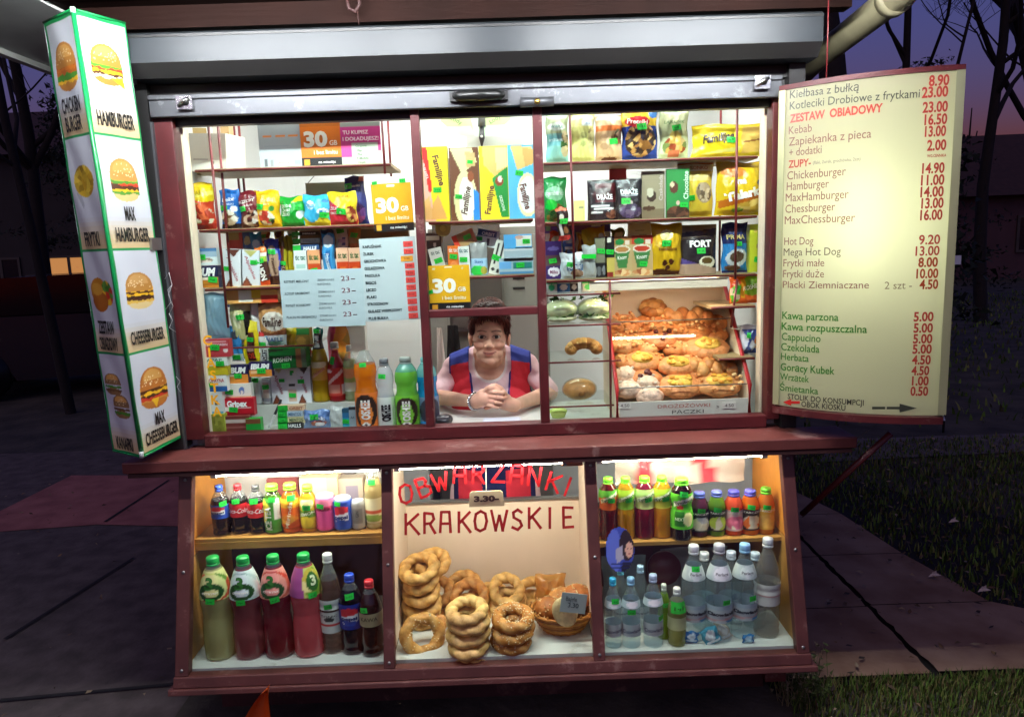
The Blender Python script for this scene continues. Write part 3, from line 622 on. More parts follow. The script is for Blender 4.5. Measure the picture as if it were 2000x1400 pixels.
# display racks: boards on red wire uprights
def rack(name, label, xs, boards, ups, yf=.085, yb=.34):
    r_ = thing(name, label, 'shelf rack', (0, 0, 0))
    for (xa, xb, z, mt) in boards:
        mb = MB(); mb.box(xa, yf, z-.011, xb, yb, z); o = mb.build('shelf', M[mt], r_)
        mb = MB(); mb.tube([(xa, yf-.004, z-.006), (xb, yf-.004, z-.006)], .0035); mb.build('edge_wire', M['redwire'], o)
    for pts in ups:
        mb = MB(); mb.tube(pts, .0045); mb.build('upright', M['redwire'], r_)
    return r_
ZA, ZB, ZC = 1.927, 1.720, 1.512
def up(px0, py0, px1, py1, y): return [at(px0, py0, y), at(px1, py1, y)]
rack('wire_rack', 'red wire rack of snack shelves behind the left pane', 0,
  [(-.985, -.30, ZA, 'shelfwood'), (-.99, -.23, ZB, 'shelfwood'), (-.99, -.30, ZC, 'shelfwood'), (-.99, -.62, 1.30, 'glass')],
  [up(405, 225, 446, 640, .075), up(424, 225, 452, 560, .12), up(455, 230, 476, 470, .35), up(465, 230, 486, 470, .35), [at(745, 225, .075), at(752, 340, .075)], [at(757, 225, .35), at(764, 345, .35)]])
rack('wire_rack', 'red wire rack of snack shelves behind the right pane', 0,
  [(.235, .99, 1.912, 'shelfwood'), (.235, .99, 1.706, 'shelfwood'), (.235, .99, 1.500, 'shelfwood'), (.83, .99, 1.385, 'shelfwood'), (.86, .99, 1.195, 'shelfwood')],
  [up(1112, 205, 1122, 545, .075), up(1440, 205, 1436, 545, .075), up(1408, 205, 1405, 545, .34), up(1482, 205, 1470, 545, .34), up(1440, 545, 1428, 640, .09)])
mb = MB(); lt = thing('shelf_lamp', 'warm strip lamp under the third right shelf shining into the pastry tray', 'lamp', (.42, .115, 1.4885)); mb.tube([(0, 0, -.010), (.44, 0, -.010)], .006, n=10); mb.build('tube', M['tube_tray'], lt); mb = MB(); mb.box(-.01, .007, -.016, .45, .02, -.0005); mb.build('fitting', M['white'], lt); mb = MB(); mb.box(-.03, -.028, -.034, .47, -.022, -.0005); mb.build('valance', M['cream'], lt)
rack('shelf_unit', 'two brown shelves above the woman behind the middle pane', 0, [(-.178, .192, 1.721, 'shelfwood'), (-.178, .192, 1.524, 'shelfwood')], [])
# pale trim at the inner edge of the left pane
kb('inner_jamb', 'cream', (-1.054, .031, .986, -.993, .075, 2.06)); kb('inner_jamb', 'cream', (.993, .031, .986, 1.054, .075, 2.06))

# ================================================================== GOODS BEHIND THE LEFT PANE
YR = .150
B, Bx, Po, Cd = 'bag', 'box', 'pouch', 'card'
GS = 'snack bags on the wire racks'
W30 = lambda bg: [('r', 0, 0, 1, .17, '1a1a1c'), ('r', .06, .03, .19, .14, 'f0a830'), ('r', .125, .03, .13, .14, 'c88018'), ('r', .06, .083, .19, .088, 'c88018'), ('t', 'na miesiąc', .62, .085, .05, 'f4f4f4', {'w': .42}),
   ('t', '30', .37, .56, .30, 'f6efe2', {'w': .58, 'b': .045}), ('t', 'GB', .80, .47, .10, 'f6efe2', {'w': .19}), ('t', 'i bez limitu', .60, .285, .085, 'f2e4c8', {'w': .58}), ('r', .40, .94, .58, .975, 'fdf8ee')]
def card(name, label, cat, ext, y, art, base, **k): return pack(name, label, cat, ext, y, art, base, Bx, .0016, mt='print', **k)
card('poster', 'grey white tariff sheet with three orange bars on the top left shelf', 'poster', (505, 589, 228, 321), .125,
   [('r', 0, .90, 1, 1, '7a7a78'), ('r', .10, .60, .30, .645, 'e8863a'), ('r', .40, .60, .63, .645, 'e8863a'), ('r', .70, .60, .93, .645, 'e8863a'), ('r', .35, .95, .6, .985, 'f4f4f2'), ('r', .12, .42, .7, .435, 'a0a8b0'), ('r', .12, .37, .5, .38, 'a0a8b0'), ('r', .1, .03, .18, .17, '5a5e62'), ('r', .24, .03, .30, .15, '8a8e92'), ('r', .42, .02, .66, .10, 'c88888'), ('r', .44, .03, .64, .09, 'd4dade'), ('r', .8, .05, .95, .14, '9aa0a4')], 'aab0b6', z=ZA+.001)
card('poster', 'deep orange 30 GB poster with black foot on the top left shelf', 'poster', (587, 667, 228, 322), .122, [('r', 0, .80, 1, 1, 'c46a20')]+W30(0), 'e0761a', z=ZA+.001)
card('poster', 'pink and grey top-up poster on the top left shelf', 'poster', (666, 744, 239, 320), .119,
   [('r', 0, 0, 1, .18, 'b4bcae'), ('r', 0, .90, 1, 1, '9aa09a'), ('r', .26, .02, 1, .52, 'b8c2b0'), ('r', 0, .18, .26, .52, 'd2408c'), ('r', .92, .32, 1, .52, 'd2408c'), ('t', 'TU KUPISZ', .38, .77, .09, 'f8e8f0', {'w': .64}), ('t', 'I DOŁADUJESZ!', .50, .62, .09, 'f8e8f0', {'w': .90}), ('t', 'Orange', .50, .45, .05, '60705c', {'w': .28}), ('t', 'Play', .46, .34, .05, '60705c'), ('t', 'Plus', .46, .25, .05, '60705c'), ('t', 'T-Mobile', .52, .155, .05, '60705c', {'w': .3}), ('t', 'Heyah', .5, .06, .05, '60705c')], 'd2408c', z=ZA+.001)
card('poster', 'amber 30 GB poster with black foot hanging beside the left mullion', 'poster', (729, 807, 358, 452), .02, W30(0), 'e8a41c', rot=-1.5, st=[(.10, 1.02, .022, .1), (.80, 1.04, .022, 0)])
card('poster', 'amber 30 GB poster with black foot above the woman', 'poster', (838, 918, 518, 606), .012, W30(0)+[('r', .1, .9, .16, .95, 'd8d0b0'), ('r', .80, .9, .86, .95, 'd8d0b0')], 'e8ac1a', st=[(.02, .42, .026, .2)])
# cartons on the corner shelf
def carton(label, ext, y, base, art, t, yaw=0, rot=0, z=None, kind='carton'): return pack(kind, label, 'box', ext, y, art, base, Bx, t, yaw=yaw, rot=rot, z=z)
carton('white carton lying on the top corner shelf at the far left', (382, 462, 265, 318), .24, 'e0dcd4', [('r', .1, .3, .5, .34, 'b0aca4'), ('r', .62, .2, .68, .28, '5a5650')], .12, yaw=-14, rot=4, z=ZA+.001)
carton('tan carton with an open flap behind the white carton at the far left', (372, 404, 252, 300), .30, 'a8905c', [('d', .2, .3, '7c6a48')], .05, yaw=20, z=ZA+.001)
carton('brown and white carton standing high at the back of the top left shelf', (420, 452, 232, 290), .30, 'b89a6c', [('r', 0, 0, .5, 1, 'd8d2c8')], .05, z=ZA+.001)
# second shelf, bags of sweets
pack('snack_bag', 'yellow and red crisp bag at the left end of the second shelf', 'snack bag', (365, 419, 357, 439), .14, [('w', .62, .04, 5, 1, 'd0442a'), ('f', .5, .30, .48, .26, ['c04028', 'e06a40', 'd8d0b0', '8a8a50', 'b03020'], 26, 4), ('r', 0, 0, 1, .12, 'a82a20'), ('p', [(0, .7), (1, .82), (1, .74), (0, .62)], 'f0e060'), ('t', 'STAR', .45, .77, .09, 'b8a020', {'rot': 4})], 'e8c818', B, .07, z=ZB+.001, st=[(.32, .40, .038)], group=GS)
pack('snack_bag', 'blue nut bag second from the left on the second shelf', 'snack bag', (431, 470, 370, 440), YR, [('r', 0, 0, 1, .12, '281c20'), ('f', .45, .28, .42, .2, ['c8b090', 'e0d0b8', '7a5030', 'f0e8d8', '505860'], 20, 8), ('t', 'Felix', .5, .74, .10, 'dfe8f4', {'rot': 6, 'w': .6}), ('t', 'ORZESZKI', .5, .62, .05, 'c8d8f0'), ('e', .78, .5, .15, .08, 'e8eef4'), ('e', .5, .93, .1, .03, '0e3f78')], '1f62b0', B, .05, z=ZB+.001, st=[(.28, .52, .036)], group=GS)
pack('snack_bag', 'maroon nut bag beside the blue nut bag', 'snack bag', (470, 511, 373, 441), YR, [('w', .42, .08, 7, 2, '5a3028'), ('f', .6, .25, .4, .22, ['8a5a44', 'c8a890', 'e8e0d8', '6a2028', '40201c'], 22, 5), ('t', 'ORZECHY', .42, .72, .08, 'e8d8d0', {'rot': 8}), ('t', 'w czekoladzie', .42, .60, .05, 'e0c8c0', {'rot': 8})], '6e1a24', B, .05, z=ZB+.001, rot=-3, st=[(.2, .52, .034)], group=GS)
pack('snack_bag', 'yellow jelly bag with small coloured figures on the second shelf', 'snack bag', (500, 548, 372, 438), YR, [('f', .45, .25, .34, .20, ['f0e8d8', '403828', '5a7a3a', 'c84030', '2a3420', 'e8c890'], 18, 11), ('e', .72, .5, .11, .08, '3f8a3a'), ('t', 'żelki', .52, .74, .10, 'f8e89a', {'w': .5}), ('t', 'HITY', .52, .62, .05, 'fff0b0')], 'ebb41a', B, .06, z=ZB+.001, st=[(.22, .56, .038)], group=GS)
pack('snack_bag', 'green sour jelly bag in the middle of the second shelf', 'snack bag', (548, 598, 384, 438), YR, [('p', [(.5, .78), (.78, 1), (1, 1), (1, .86)], 'd8d020'), ('e', .82, .42, .13, .16, 'dfe8e0'), ('t', 'ZIELONE', .28, .68, .10, 'e8f4e8', {'w': .42, 'al': 'c'}), ('t', 'ŻABKI', .27, .54, .10, 'e8f4e8', {'w': .36}), ('t', 'ŻELKI', .27, .41, .10, 'e8f4e8', {'w': .34}), ('r', 0, .0, 1, .06, '0b5a1c')], '179a34', B, .06, z=ZB+.001, st=[(.76, .62, .038)], group=GS)
pack('snack_bag', 'sky blue sweets bag with a yellow wave on the second shelf', 'snack bag', (592, 648, 381, 438), YR-.01, [('w', .20, .10, 8, 2, 'd8c028'), ('e', .28, .66, .16, .14, 'dff0f8'), ('e', .72, .46, .2, .1, 'e8f4fa'), ('t', 'Frosty', .30, .66, .15, '2a9ad8', {'w': .3}), ('t', 'MIX', .74, .46, .12, '1a7ab8', {'w': .24}), ('e', .8, .80, .12, .06, '1f78c0')], '3fb2e0', B, .06, z=ZB+.001, rot=2, st=[(.78, .34, .038)], group=GS)
pack('snack_bag', 'yellow and red fruit sweets bag leaning right on the second shelf', 'snack bag', (642, 698, 375, 437), YR-.015, [('d', .76, -.55, 'c4283a'), ('t', 'ŻELKI', .25, .50, .09, 'f4dce0', {'w': .3}), ('t', 'OWOCOWE', .30, .36, .08, 'f4dce0', {'w': .42}), ('t', 'NIMM', .55, .86, .10, 'c88a18', {'w': .4}), ('f', .82, .30, .18, .26, ['c88848', 'b03838', 'e0c060', '803020'], 16, 6), ('r', 0, 0, 1, .07, 'b02030')], 'edd628', B, .06, z=ZB+.001, st=[(.50, .40, .042)], group=GS)
pack('snack_bag', 'tall navy and violet sweets bag behind the yellow and red bag', 'snack bag', (681, 719, 344, 437), YR+.07, [('f', .5, .25, .45, .2, ['4a2060', '8a3a7a', '2a1a50', '603888'], 14, 3), ('t', 'Mieszanka', .5, .80, .05, 'd0d0e8', {'rot': 0}), ('r', .75, .88, 1, 1, 'e09090')], '27307c', B, .06, z=ZB+.001, rot=-4, st=[(.2, .80, .04), (.25, .62, .04)], group=GS)
# hanging plate on two strings
q0, q1 = at(596, 358, .36), at(712, 420, .36); pl = thing('hanging_plate', 'blank grey plate hanging on two strings behind the sweets bags', 'sign', ((q0[0]+q1[0])/2, .36, q1[2]))
mb = MB(); wv = (q1[0]-q0[0])/2; hv = q0[2]-q1[2]; mb.box(-wv, 0, 0, wv, .004, hv, h('b9bcba')); mb.build('plate', M['print'], pl)
mb = MB(); mb.tube([(-.1, 0, hv), (0, 0, hv+.1), (.1, 0, hv)], .0016, (.25, .25, .25)); mb.build('string', M['plastic'], pl)
# third shelf
pack('medicine_box', 'pale blue and white remedy box stacked on the navy box at the far left', 'medicine box', (378, 429, 485, 519), .13, [('r', 0, .45, 1, 1, '9ab4c8'), ('r', 0, .8, 1, 1, '4a78a8'), ('e', .55, .28, .3, .14, 'a08878'), ('e', .6, .2, .2, .08, 'e8d8cc')], 'd8e4e6', Bx, .05, z=ZC+.083, st=[(.42, .48, .036)])
pack('medicine_box', 'navy pain relief box with an orange foot at the far left of the third shelf', 'medicine box', (378, 431, 519, 557), .13, [('r', 0, 0, 1, .46, 'd2862c'), ('r', 0, .36, .6, .46, 'f0e4d0'), ('r', 0, .12, 1, .2, 'b86a1c'), ('t', 'IBUM', .54, .73, .34, 'fafafa', {'w': .72, 'sh': .2, 'b': .06})], '1c2148', Bx, .05, z=ZC+.001, st=[(.80, .36, .040)])
carton('red canister with a tan lid at the back of the third shelf', (447, 478, 455, 490), .28, 'e2504a', [('r', 0, .82, .8, 1, 'c8a060')], .05, z=ZC+.05, kind='canister')
CH = lambda txt, rot, c1: [('p', [(0, 0), (.62, 0), (.30, .26)], '6a3424'), ('p', [(.1, 0), (.5, 0), (.3, .18)], '8a4a30'), ('p', [(.12, 1), (.9, 1), (.55, .80)], c1), ('t', txt, .52, .52, .085, 'b06a72', {'rot': rot, 'w': 1.35})]
pack('chocolate_box', 'white chocolate box with a brown foot, left of the pair on the third shelf', 'chocolate', (435, 472, 486, 561), .135, CH('Alpejskie', -68, '5a3024'), 'd9dde2', Bx, .02, z=ZC-.012, rot=4, st=[(.22, .52, .030)], side='b8bcc2')
pack('chocolate_box', 'white chocolate box with a green corner, right of the pair on the third shelf', 'chocolate', (470, 506, 488, 556), .135, CH('Alpejskie', -68, 'b8b46a'), 'd6dce4', Bx, .02, z=ZC+.001, rot=4, st=[(.70, .66, .030)], side='b8bcc2')
GB = 'chocolate bars standing on the third shelf'
def bar(label, ext, y, base, art, st=(), rot=0, z=None, t=.022, group=GB, name='chocolate_bar'): return pack(name, label, 'sweet bar', ext, y, art, base, B, t, z=z, st=st, rot=rot, group=group)
bar('teal topped bar standing behind the orange banded one', (497, 520, 455, 552), .19, '2a86b0', [('e', .5, .78, .35, .1, 'c8d8e0'), ('r', 0, 0, 1, .55, '584038')], rot=-3, z=ZC+.001)
bar('brown bar with an orange band and big white letters', (503, 527, 482, 556), .14, '4a2a22', [('r', 0, .86, 1, 1, 'd8742a'), ('r', 0, .76, 1, .86, 'f0e8dc'), ('r', 0, .62, 1, .76, 'a8c84a'), ('t', 'LION', .5, .34, .14, 'f4f0ea', {'rot': -78, 'w': 1.3, 'b': .05}), ('r', 0, 0, 1, .12, 'c04420')], rot=-4, z=ZC+.001, st=[(.5, .64, .032)])
bar('royal blue bar with a milky picture', (523, 551, 466, 556), .155, '243a9c', [('e', .5, .46, .38, .4, 'b09078'), ('r', 0, 0, 1, .2, '402420'), ('e', .55, .72, .3, .06, '8aa0d8'), ('t', 'Pawełek', .55, .4, .07, '50302a', {'rot': -80, 'w': 1.2})], rot=-2, z=ZC+.001, st=[(.45, .72, .034)])
bar('olive and brown bar beside the royal blue one', (548, 562, 462, 552), .16, '6a5a2a', [('r', .1, .1, .6, .8, '6e3426'), ('r', .75, 0, 1, 1, 'b0a024'), ('t', 'MARS', .4, .3, .09, 'c8b0a0', {'rot': -82, 'w': 1.2})], z=ZC+.001, st=[(.5, .45, .026)])
bar('narrow yellow bar squeezed next to the cough sweets', (560, 574, 460, 552), .17, 'b8a81c', [('r', 0, 0, .4, 1, '8a7a1a')], z=ZC+.001)
GH = 'rolls of mints and cough sweets'
def halls(label, ext, y, base, tc, z=None, st=(), rot=0, g=GH, txt='HALLS'): return pack('sweet_roll', label, 'sweets', ext, y, [('r', 0, 0, .3, 1, '1fae3c'), ('t', txt, .66, .5, .46, tc, {'w': .5, 'sh': .2, 'b': .05})], base, Bx, .024, z=z, st=st, rot=rot, group=g)
zh = at(600, 493, .15)[2]
zz = [zh+.001, zh+.0335, zh+.066]
halls('navy mint roll at the bottom of the three stacked rolls on the third shelf', (574, 625, 478, 493), .15, '2a4a78', 'eef4f8', zz[0], rot=-2)
halls('pale mint roll in the middle of the three stacked rolls on the third shelf', (574, 624, 466, 478), .15, 'a8b4b4', '8a9494', zz[0]+.032)
halls('black mint roll on top of the three stacked rolls on the third shelf', (572, 623, 453, 466), .15, '1c2426', 'f0f0ee', zz[0]+.060)
pk = lambda label, ext, y, base, art, **k: pack('mint_box', label, 'mints', ext, y, art, base, Bx, .018, group='little mint boxes', **k)
TT = lambda top: [('r', 0, .6, 1, 1, top), ('t', 'tic tac', .5, .8, .18, '2a6a3a', {'w': .74}), ('e', .5, .30, .38, .16, 'e8772a')]
pk('white and green mint box below the three stacked rolls', (576, 600, 489, 527), .14, 'dfe6e2', [('t', 'tic tac', .5, .8, .16, '1a5a4a', {'w': .8}), ('r', .1, .45, .9, .6, 'a8c8c0'), ('e', .5, .2, .35, .12, 'b8e0c0')], z=ZC+.001, st=[(.52, .2, .032)])
pk('orange mint box below the three stacked rolls', (602, 626, 488, 526), .14, 'c4481c', TT('e4a070'), z=ZC+.001, st=[(.5, .40, .030)])
pk('orange mint box with a plain front, left of the orange pair on the third shelf', (658, 681, 484, 521), .14, 'cc4418', TT('e8b494'), z=ZC+.001)
pk('orange mint box with a green tag, right of the orange pair on the third shelf', (682, 704, 484, 520), .14, 'cc4418', TT('e8b494'), z=ZC+.001, st=[(.5, .22, .032)])
bar('bright blue bar beside the orange mint boxes', (629, 654, 448, 526), .15, '3f96d0', [('e', .5, .78, .4, .12, 'd8e8f0'), ('r', 0, .93, 1, 1, '1c3a5a'), ('r', .3, .2, .7, .6, '2a70b0'), ('t', 'Princessa', .5, .4, .09, 'cfe4f4', {'rot': -85, 'w': 1.3})], z=ZC+.001, st=[(.5, .10, .034)])
bar('off white bar behind the plain orange mint box', (655, 680, 440, 500), .19, 'd8d4cc', [('r', .55, .35, .85, .6, '505a8a'), ('r', .2, .45, .8, .55, 'c0a8b8')], z=zh-.02, st=[(.5, .82, .034)])
bar('orange brown bar behind the tagged orange mint box', (681, 705, 440, 500), .19, 'c0784a', [('r', 0, .4, 1, .6, 'a89058'), ('r', 0, 0, 1, .3, 'b04a24')], z=zh-.02, st=[(.5, .68, .034)])
carton('plain brown carton behind the bars next to the left mullion', (588, 800, 442, 500), .36, '8a7460', [], .03, z=zh-.03)
# notices on the glass
def sheet(name, label, cat, ext, y, art, base, rot=0, st=()): return pack(name, label, cat, ext, y, art, base, Bx, .0010, mt='paper', rot=rot, st=st)
rows = ['KOTLET MIELONY', 'KOTLET DROBIOWY', 'KOTLET SCHABOWY', 'PLACKI PO ZBÓJNICKU']
art = []
for i, r_ in enumerate(rows):
    v0 = .835-.208*i; art += [('t', r_, .05, v0-.03, .042, '5c646a', {'al': 'l', 'w': .30 if i < 3 else .36}), ('t', 'ZIEMNIAKI', .45, v0-.015, .036, '8a949a', {'al': 'l', 'w': .20}), ('t', 'SURÓWKA', .45, v0-.09, .036, '8a949a', {'al': 'l', 'w': .16}), ('t', '23', .785, v0, .085, '8a4a56', {'w': .10, 'b': .0}), ('t', '-', .88, v0, .08, '6a4a50', {'w': .05}), ('r', .800, v0-.12, .812, v0-.05, '8a4a56')]
sheet('price_notice', 'wide bluish paper notice with four handwritten 23 prices taped inside the left pane', 'notice', (549, 711, 526, 638), .008, art, 'bccbd2', rot=.3)
rows = ['KAPUŚNIAK', 'ŻUREK', 'GROCHÓWKA', 'GULASZOWA', 'FASOLKA', 'BIGOS', 'LECZO', 'FLAKI', 'STROGONOW', 'GULASZ WIEPRZOWY', 'PLUS BUŁKA']
wds = [.34, .19, .40, .36, .27, .19, .18, .17, .38, .62, .36]; art = []
for i, r_ in enumerate(rows): art.append(('t', r_, .06, .905-.0865*i, .034, '333c40', {'al': 'l', 'w': wds[i], 'b': .03}))
nb = sheet('price_notice', 'tall bluish paper notice of soups with red price stickers beside the left mullion', 'notice', (709, 818, 464, 626), .010, art, 'c2cdd2', rot=-1.2)
locn, wn, hn = frame(709, 818, 464, 626, .010)
for i in range(11):
    mb = MB(); cc = h('f0a43a') if i == 2 else h('f0524c'); x_ = wn*(.37 if i != 2 else .33); zz_ = hn*(.912-.0865*i); ww = .033 if i != 2 else .042
    mb.box(x_-ww/2, -.0022, zz_-.0095, x_+ww/2, -.0008, zz_+.0095, cc)
    letter(mb, ['7.90', '9.90', '9.90', '9.90', '9.50', '9.90', '9.90', '9.50', '13.-', '13.-', '1.50'][i], lambda x, y: (x_+x, -.0026, zz_+y), 0, 0, .008, h('8a1c1c'), maxw=.028)
    mb.build('price_sticker', M['print'], nb)
# fourth level and below, far left
zD = 1.301
def clearbag(name, label, cat, ext, y, col, a, z=None, t=.06, rot=0):
    o = pack(name, label, cat, ext, y, [], col, B, t, z=z, rot=rot, mt='clear')
    ca = o.data.color_attributes['Col']; arr = np.zeros(len(ca.data)*4, dtype=np.float32); ca.data.foreach_get('color', arr); arr[3::4] = a; ca.data.foreach_set('color', arr); return o
clearbag('plastic_bag', 'clear bag of pale blue cups hanging at the far left', 'plastic bag', (397, 446, 572, 664), .10, '9cc4d8', .62)
pack('snack_bag', 'pale yellow bag with a black corner on the fourth shelf', 'snack bag', (449, 490, 586, 634), YR, [('r', .72, .2, 1, .75, '1c1a18'), ('e', .4, .55, .2, .2, 'e0dcb0')], 'cfc98c', B, .05, z=zD+.001, st=[(.6, .62, .036)])
bar('plain white bar standing on the fourth shelf', (488, 504, 582, 630), .16, 'f0f0ee', [], z=zD+.001, group=None)
pack('wafer_pack', 'brown wafer pack partly hidden by the wide notice', 'wafers', (504, 556, 582, 634), YR, [('r', 0, 0, 1, .22, 'e4e8ea'), ('r', 0, .06, .3, .2, '2aa0dc'), ('p', [(0, .35), (.5, .28), (1, .35), (1, .85), (.5, .95), (0, .8)], 'c8925a'), ('e', .6, .52, .45, .2, 'f0e8dc'), ('t', 'Familijne', .55, .52, .2, '4a3024', {'w': .7, 'sh': .2}), ('t', 'WAFLE', .55, .14, .09, '4a70a0')], '8a5034', B, .05, z=zD-.012, group='wafer packs')
carton('yellow and red cardboard display tray on the fourth shelf under the bars', (445, 545, 558, 584), .13, 'f0b060', [('r', .25, .1, .5, 1, 'f0ead8'), ('r', .66, .0, 1, .45, 'd8402a'), ('r', .5, .3, .66, 1, 'e8c020')], .04, z=1.452, kind='display_tray')
GM = 'medicine boxes at the left edge'
def med(label, ext, y, base, art, z=None, st=(), t=.03, rot=0): return pack('medicine_box', label, 'medicine box', ext, y, art, base, Bx, t, z=z, st=st, rot=rot, group=GM)
bar('blue bar at the left of the lower bars', (450, 473, 637, 705), .14, '3a86c4', [('r', 0, .92, 1, 1, '1f5a88'), ('e', .45, .75, .3, .12, '3a3a44'), ('r', 0, 0, 1, .2, 'd0dce0')], st=[(.45, .12, .036)], group='bars at the lower left')
bar('bright yellow bar with red letters at the lower left', (475, 506, 627, 710), .145, 'e6cc1e', [('r', .25, .08, .75, .75, '5a2a20'), ('r', 0, .78, 1, 1, 'f2e040'), ('t', 'XXL', .5, .2, .12, 'c03a20', {'w': .5, 'b': .06}), ('r', .3, .3, .7, .42, 'b88a7a')], st=[(.5, .58, .032)], group='bars at the lower left')
bar('small white and red bar at the lower left', (507, 526, 647, 712), .14, 'e0dcd8', [('r', 0, .85, 1, 1, 'c03030'), ('r', .2, .1, .8, .45, '4a4a52'), ('t', '7DAYS', .5, .3, .12, 'f0f0f0', {'rot': 85, 'w': 1.4})], st=[(.45, .62, .034)], group='bars at the lower left')
pack('snack_bag', 'olive yellow snack bag below the wide notice', 'snack bag', (518, 582, 634, 690), .20, [('e', .5, .15, .35, .2, '6a8a20'), ('e', .85, .5, .15, .2, 'a8781c'), ('f', .5, .3, .45, .12, ['a89020', '8a8a1c', 'b89828'], 12, 4)], 'b3a01c', B, .06, st=[(.48, .55, .036)])
pack('sweets_tub', 'dark green tub with white lettering between the lower bars and the bottles', 'sweets', (530, 602, 678, 716), .14, [('r', .72, 0, 1, 1, '8a5a34'), ('r', .88, 0, 1, 1, '5a6a50'), ('t', 'ROSHEN', .36, .45, .24, 'd8e4d0', {'w': .5, 'rot': 6, 'sh': .2}), ('p', [(0, .8), (.7, 1), (0, 1)], '2a2a1c')], '14662a', Bx, .06, st=[(.45, .12, .038)])
carton('brown snack carton behind the green tub', (575, 608, 640, 680), .22, '8a6a2c', [('r', 0, .7, 1, 1, '2a6a30'), ('e', .5, .35, .3, .25, 'b8863c')], .05, kind='snack_carton')
med('crimson first aid box under the clear bag at the far left', (392, 452, 662, 696), .06, 'b43a42', [('r', .05, .80, .9, .9, 'd89098'), ('t', 'RUTINOSCORBIN', .5, .70, .14, 'f0d0d4'), ('e', .85, .35, .08, .12, 'e8d8d8')], st=[(.52, .55, .04)])
med('white remedy box with teal writing under the crimson box', (397, 447, 697, 714), .06, 'dfe4e0', [('t', 'APAP', .5, .72, .35, '4a7a70', {'w': .6})], st=[(.72, .3, .036)])
med('mustard cough drop pack under the white remedy box', (397, 448, 713, 732), .06, 'b0a01c', [('d', .4, .3, 'c8b82a')])
med('white and blue painkiller box with a red name at the far left', (400, 446, 731, 763), .06, 'eceeee', [('r', 0, 0, 1, .28, '2a62a8'), ('r', 0, .28, 1, .36, 'c8d8e4'), ('t', 'ETOPIRYNA', .5, .68, .22, 'b83a40', {'w': .8})], st=[(.30, .42, .03)])
med('white box with a grey emblem beside the yellow letters', (402, 438, 764, 806), .06, 'dde2e6', [('r', 0, 0, 1, .1, '6aa8d0'), ('r', .6, .4, .72, .6, '3a3a44'), ('t', '2', .7, .5, .15, '5a6470')])
pack('sponge', 'olive green sponge in the lower left corner of the left pane', 'sponge', (406, 444, 806, 842), .06, [('f', .5, .5, .5, .5, ['9aa03c', 'a8ac4a', '8a8e34'], 30, 3)], '98a03a', Bx, .05, mt='paper')
med('navy pain relief box with an orange foot, left of the two low ones', (447, 487, 712, 748), .11, '231f52', [('r', 0, 0, 1, .5, 'e08a34'), ('r', 0, .42, .6, .5, 'f4e8d0'), ('t', 'IBUM', .5, .74, .3, 'fafafa', {'w': .8, 'sh': .2, 'b': .06})], st=[(.52, .42, .034)])
med('navy pain relief box with an orange foot, right of the two low ones', (489, 533, 706, 734), .11, '251f52', [('r', 0, 0, 1, .46, 'e08a34'), ('r', .05, .2, .4, .42, 'f2c090'), ('t', 'IBUM', .5, .72, .36, 'fafafa', {'w': .8, 'sh': .2, 'b': .06})], st=[(.55, .40, .038)])
med('white sachet box with a blue drop above the red flu remedy', (437, 493, 748, 778), .10, 'e6e4dc', [('e', .68, .55, .10, .24, '5a78b8'), ('e', .68, .45, .05, .12, 'e6e4dc'), ('r', 0, 0, 1, .22, 'e8d0a8'), ('t', 'saszetki', .5, .1, .16, 'c87a5a')], st=[(.25, .5, .036)])
med('red flu remedy box with a white name', (439, 499, 776, 810), .08, 'c01c2c', [('t', 'Gripex', .46, .70, .34, 'fafafa', {'w': .66, 'b': .05}), ('r', .45, .42, .9, .48, 'f0c8cc'), ('r', 0, 0, 1, .14, '8a1420'), ('e', .12, .4, .1, .14, 'f0e0e0')], st=[(.33, .36, .038)])
med('maroon and brown pack lying in front of the red flu remedy', (444, 490, 811, 840), .06, '7a3a34', [('r', 0, .55, 1, .8, 'c8b8b0'), ('r', 0, .2, 1, .3, '9a5a54')])
pack('mint_tin', 'small round topped tin with a green tag near the bottom left of the pane', 'mints', (483, 512, 816, 840), .05, [('r', 0, 0, 1, .6, '1f9a38'), ('r', 0, .6, 1, 1, '7a4a30')], '1f9a38', Bx, .03)
zS = 1.063
for i, (a, b, lb) in enumerate(((493, 511, 'white deodorant can with a teal cap on the white step'), (512, 532, 'white deodorant can with a grey foot on the white step'))):
    bottle('spray_can', lb, (a, b, 733 if i == 0 else 738, 782), .17, 'can', 'e6e8e6', cap=None, z=zS, lab=[(.1, .85, 'e4e6e4', [('r', .35, 0, .65, 1, 'cfd6cc' if i == 0 else 'd0b8a8'), ('r', 0, 0, 1, .2, 'dfe4e2' if i == 0 else '9a9aa0')])], st=[(.5, .86 if i == 0 else .68, .034)], cat='can')
pack('chocolate_box', 'white chocolate box with a pale green top, left of three on the white step', 'chocolate', (531, 561, 714, 782), .18, CH('Alpejskie', -72, 'd0cc9a'), 'e2e2e8', Bx, .02, z=zS, st=[(.72, .62, .026)], side='c0c0c6')
pack('chocolate_box', 'white coffee box with a small dark logo, middle of three on the white step', 'chocolate', (561, 582, 718, 782), .18, [('r', .2, .5, .8, .56, '3a3430'), ('e', .5, .84, .12, .05, '2aa05a'), ('r', .1, .05, .9, .4, 'd8b8a0')], 'e6e4e6', Bx, .02, z=zS, st=[(.5, .24, .032), (.6, .90, .018)], side='c0c0c6')
pack('chocolate_box', 'white chocolate box with a brown top, right of three on the white step', 'chocolate', (582, 608, 715, 782), .18, CH('Alpejskie', -75, '4a3430'), 'e2e2e8', Bx, .02, z=zS, st=[(.3, .6, .03)], side='c0c0c6')
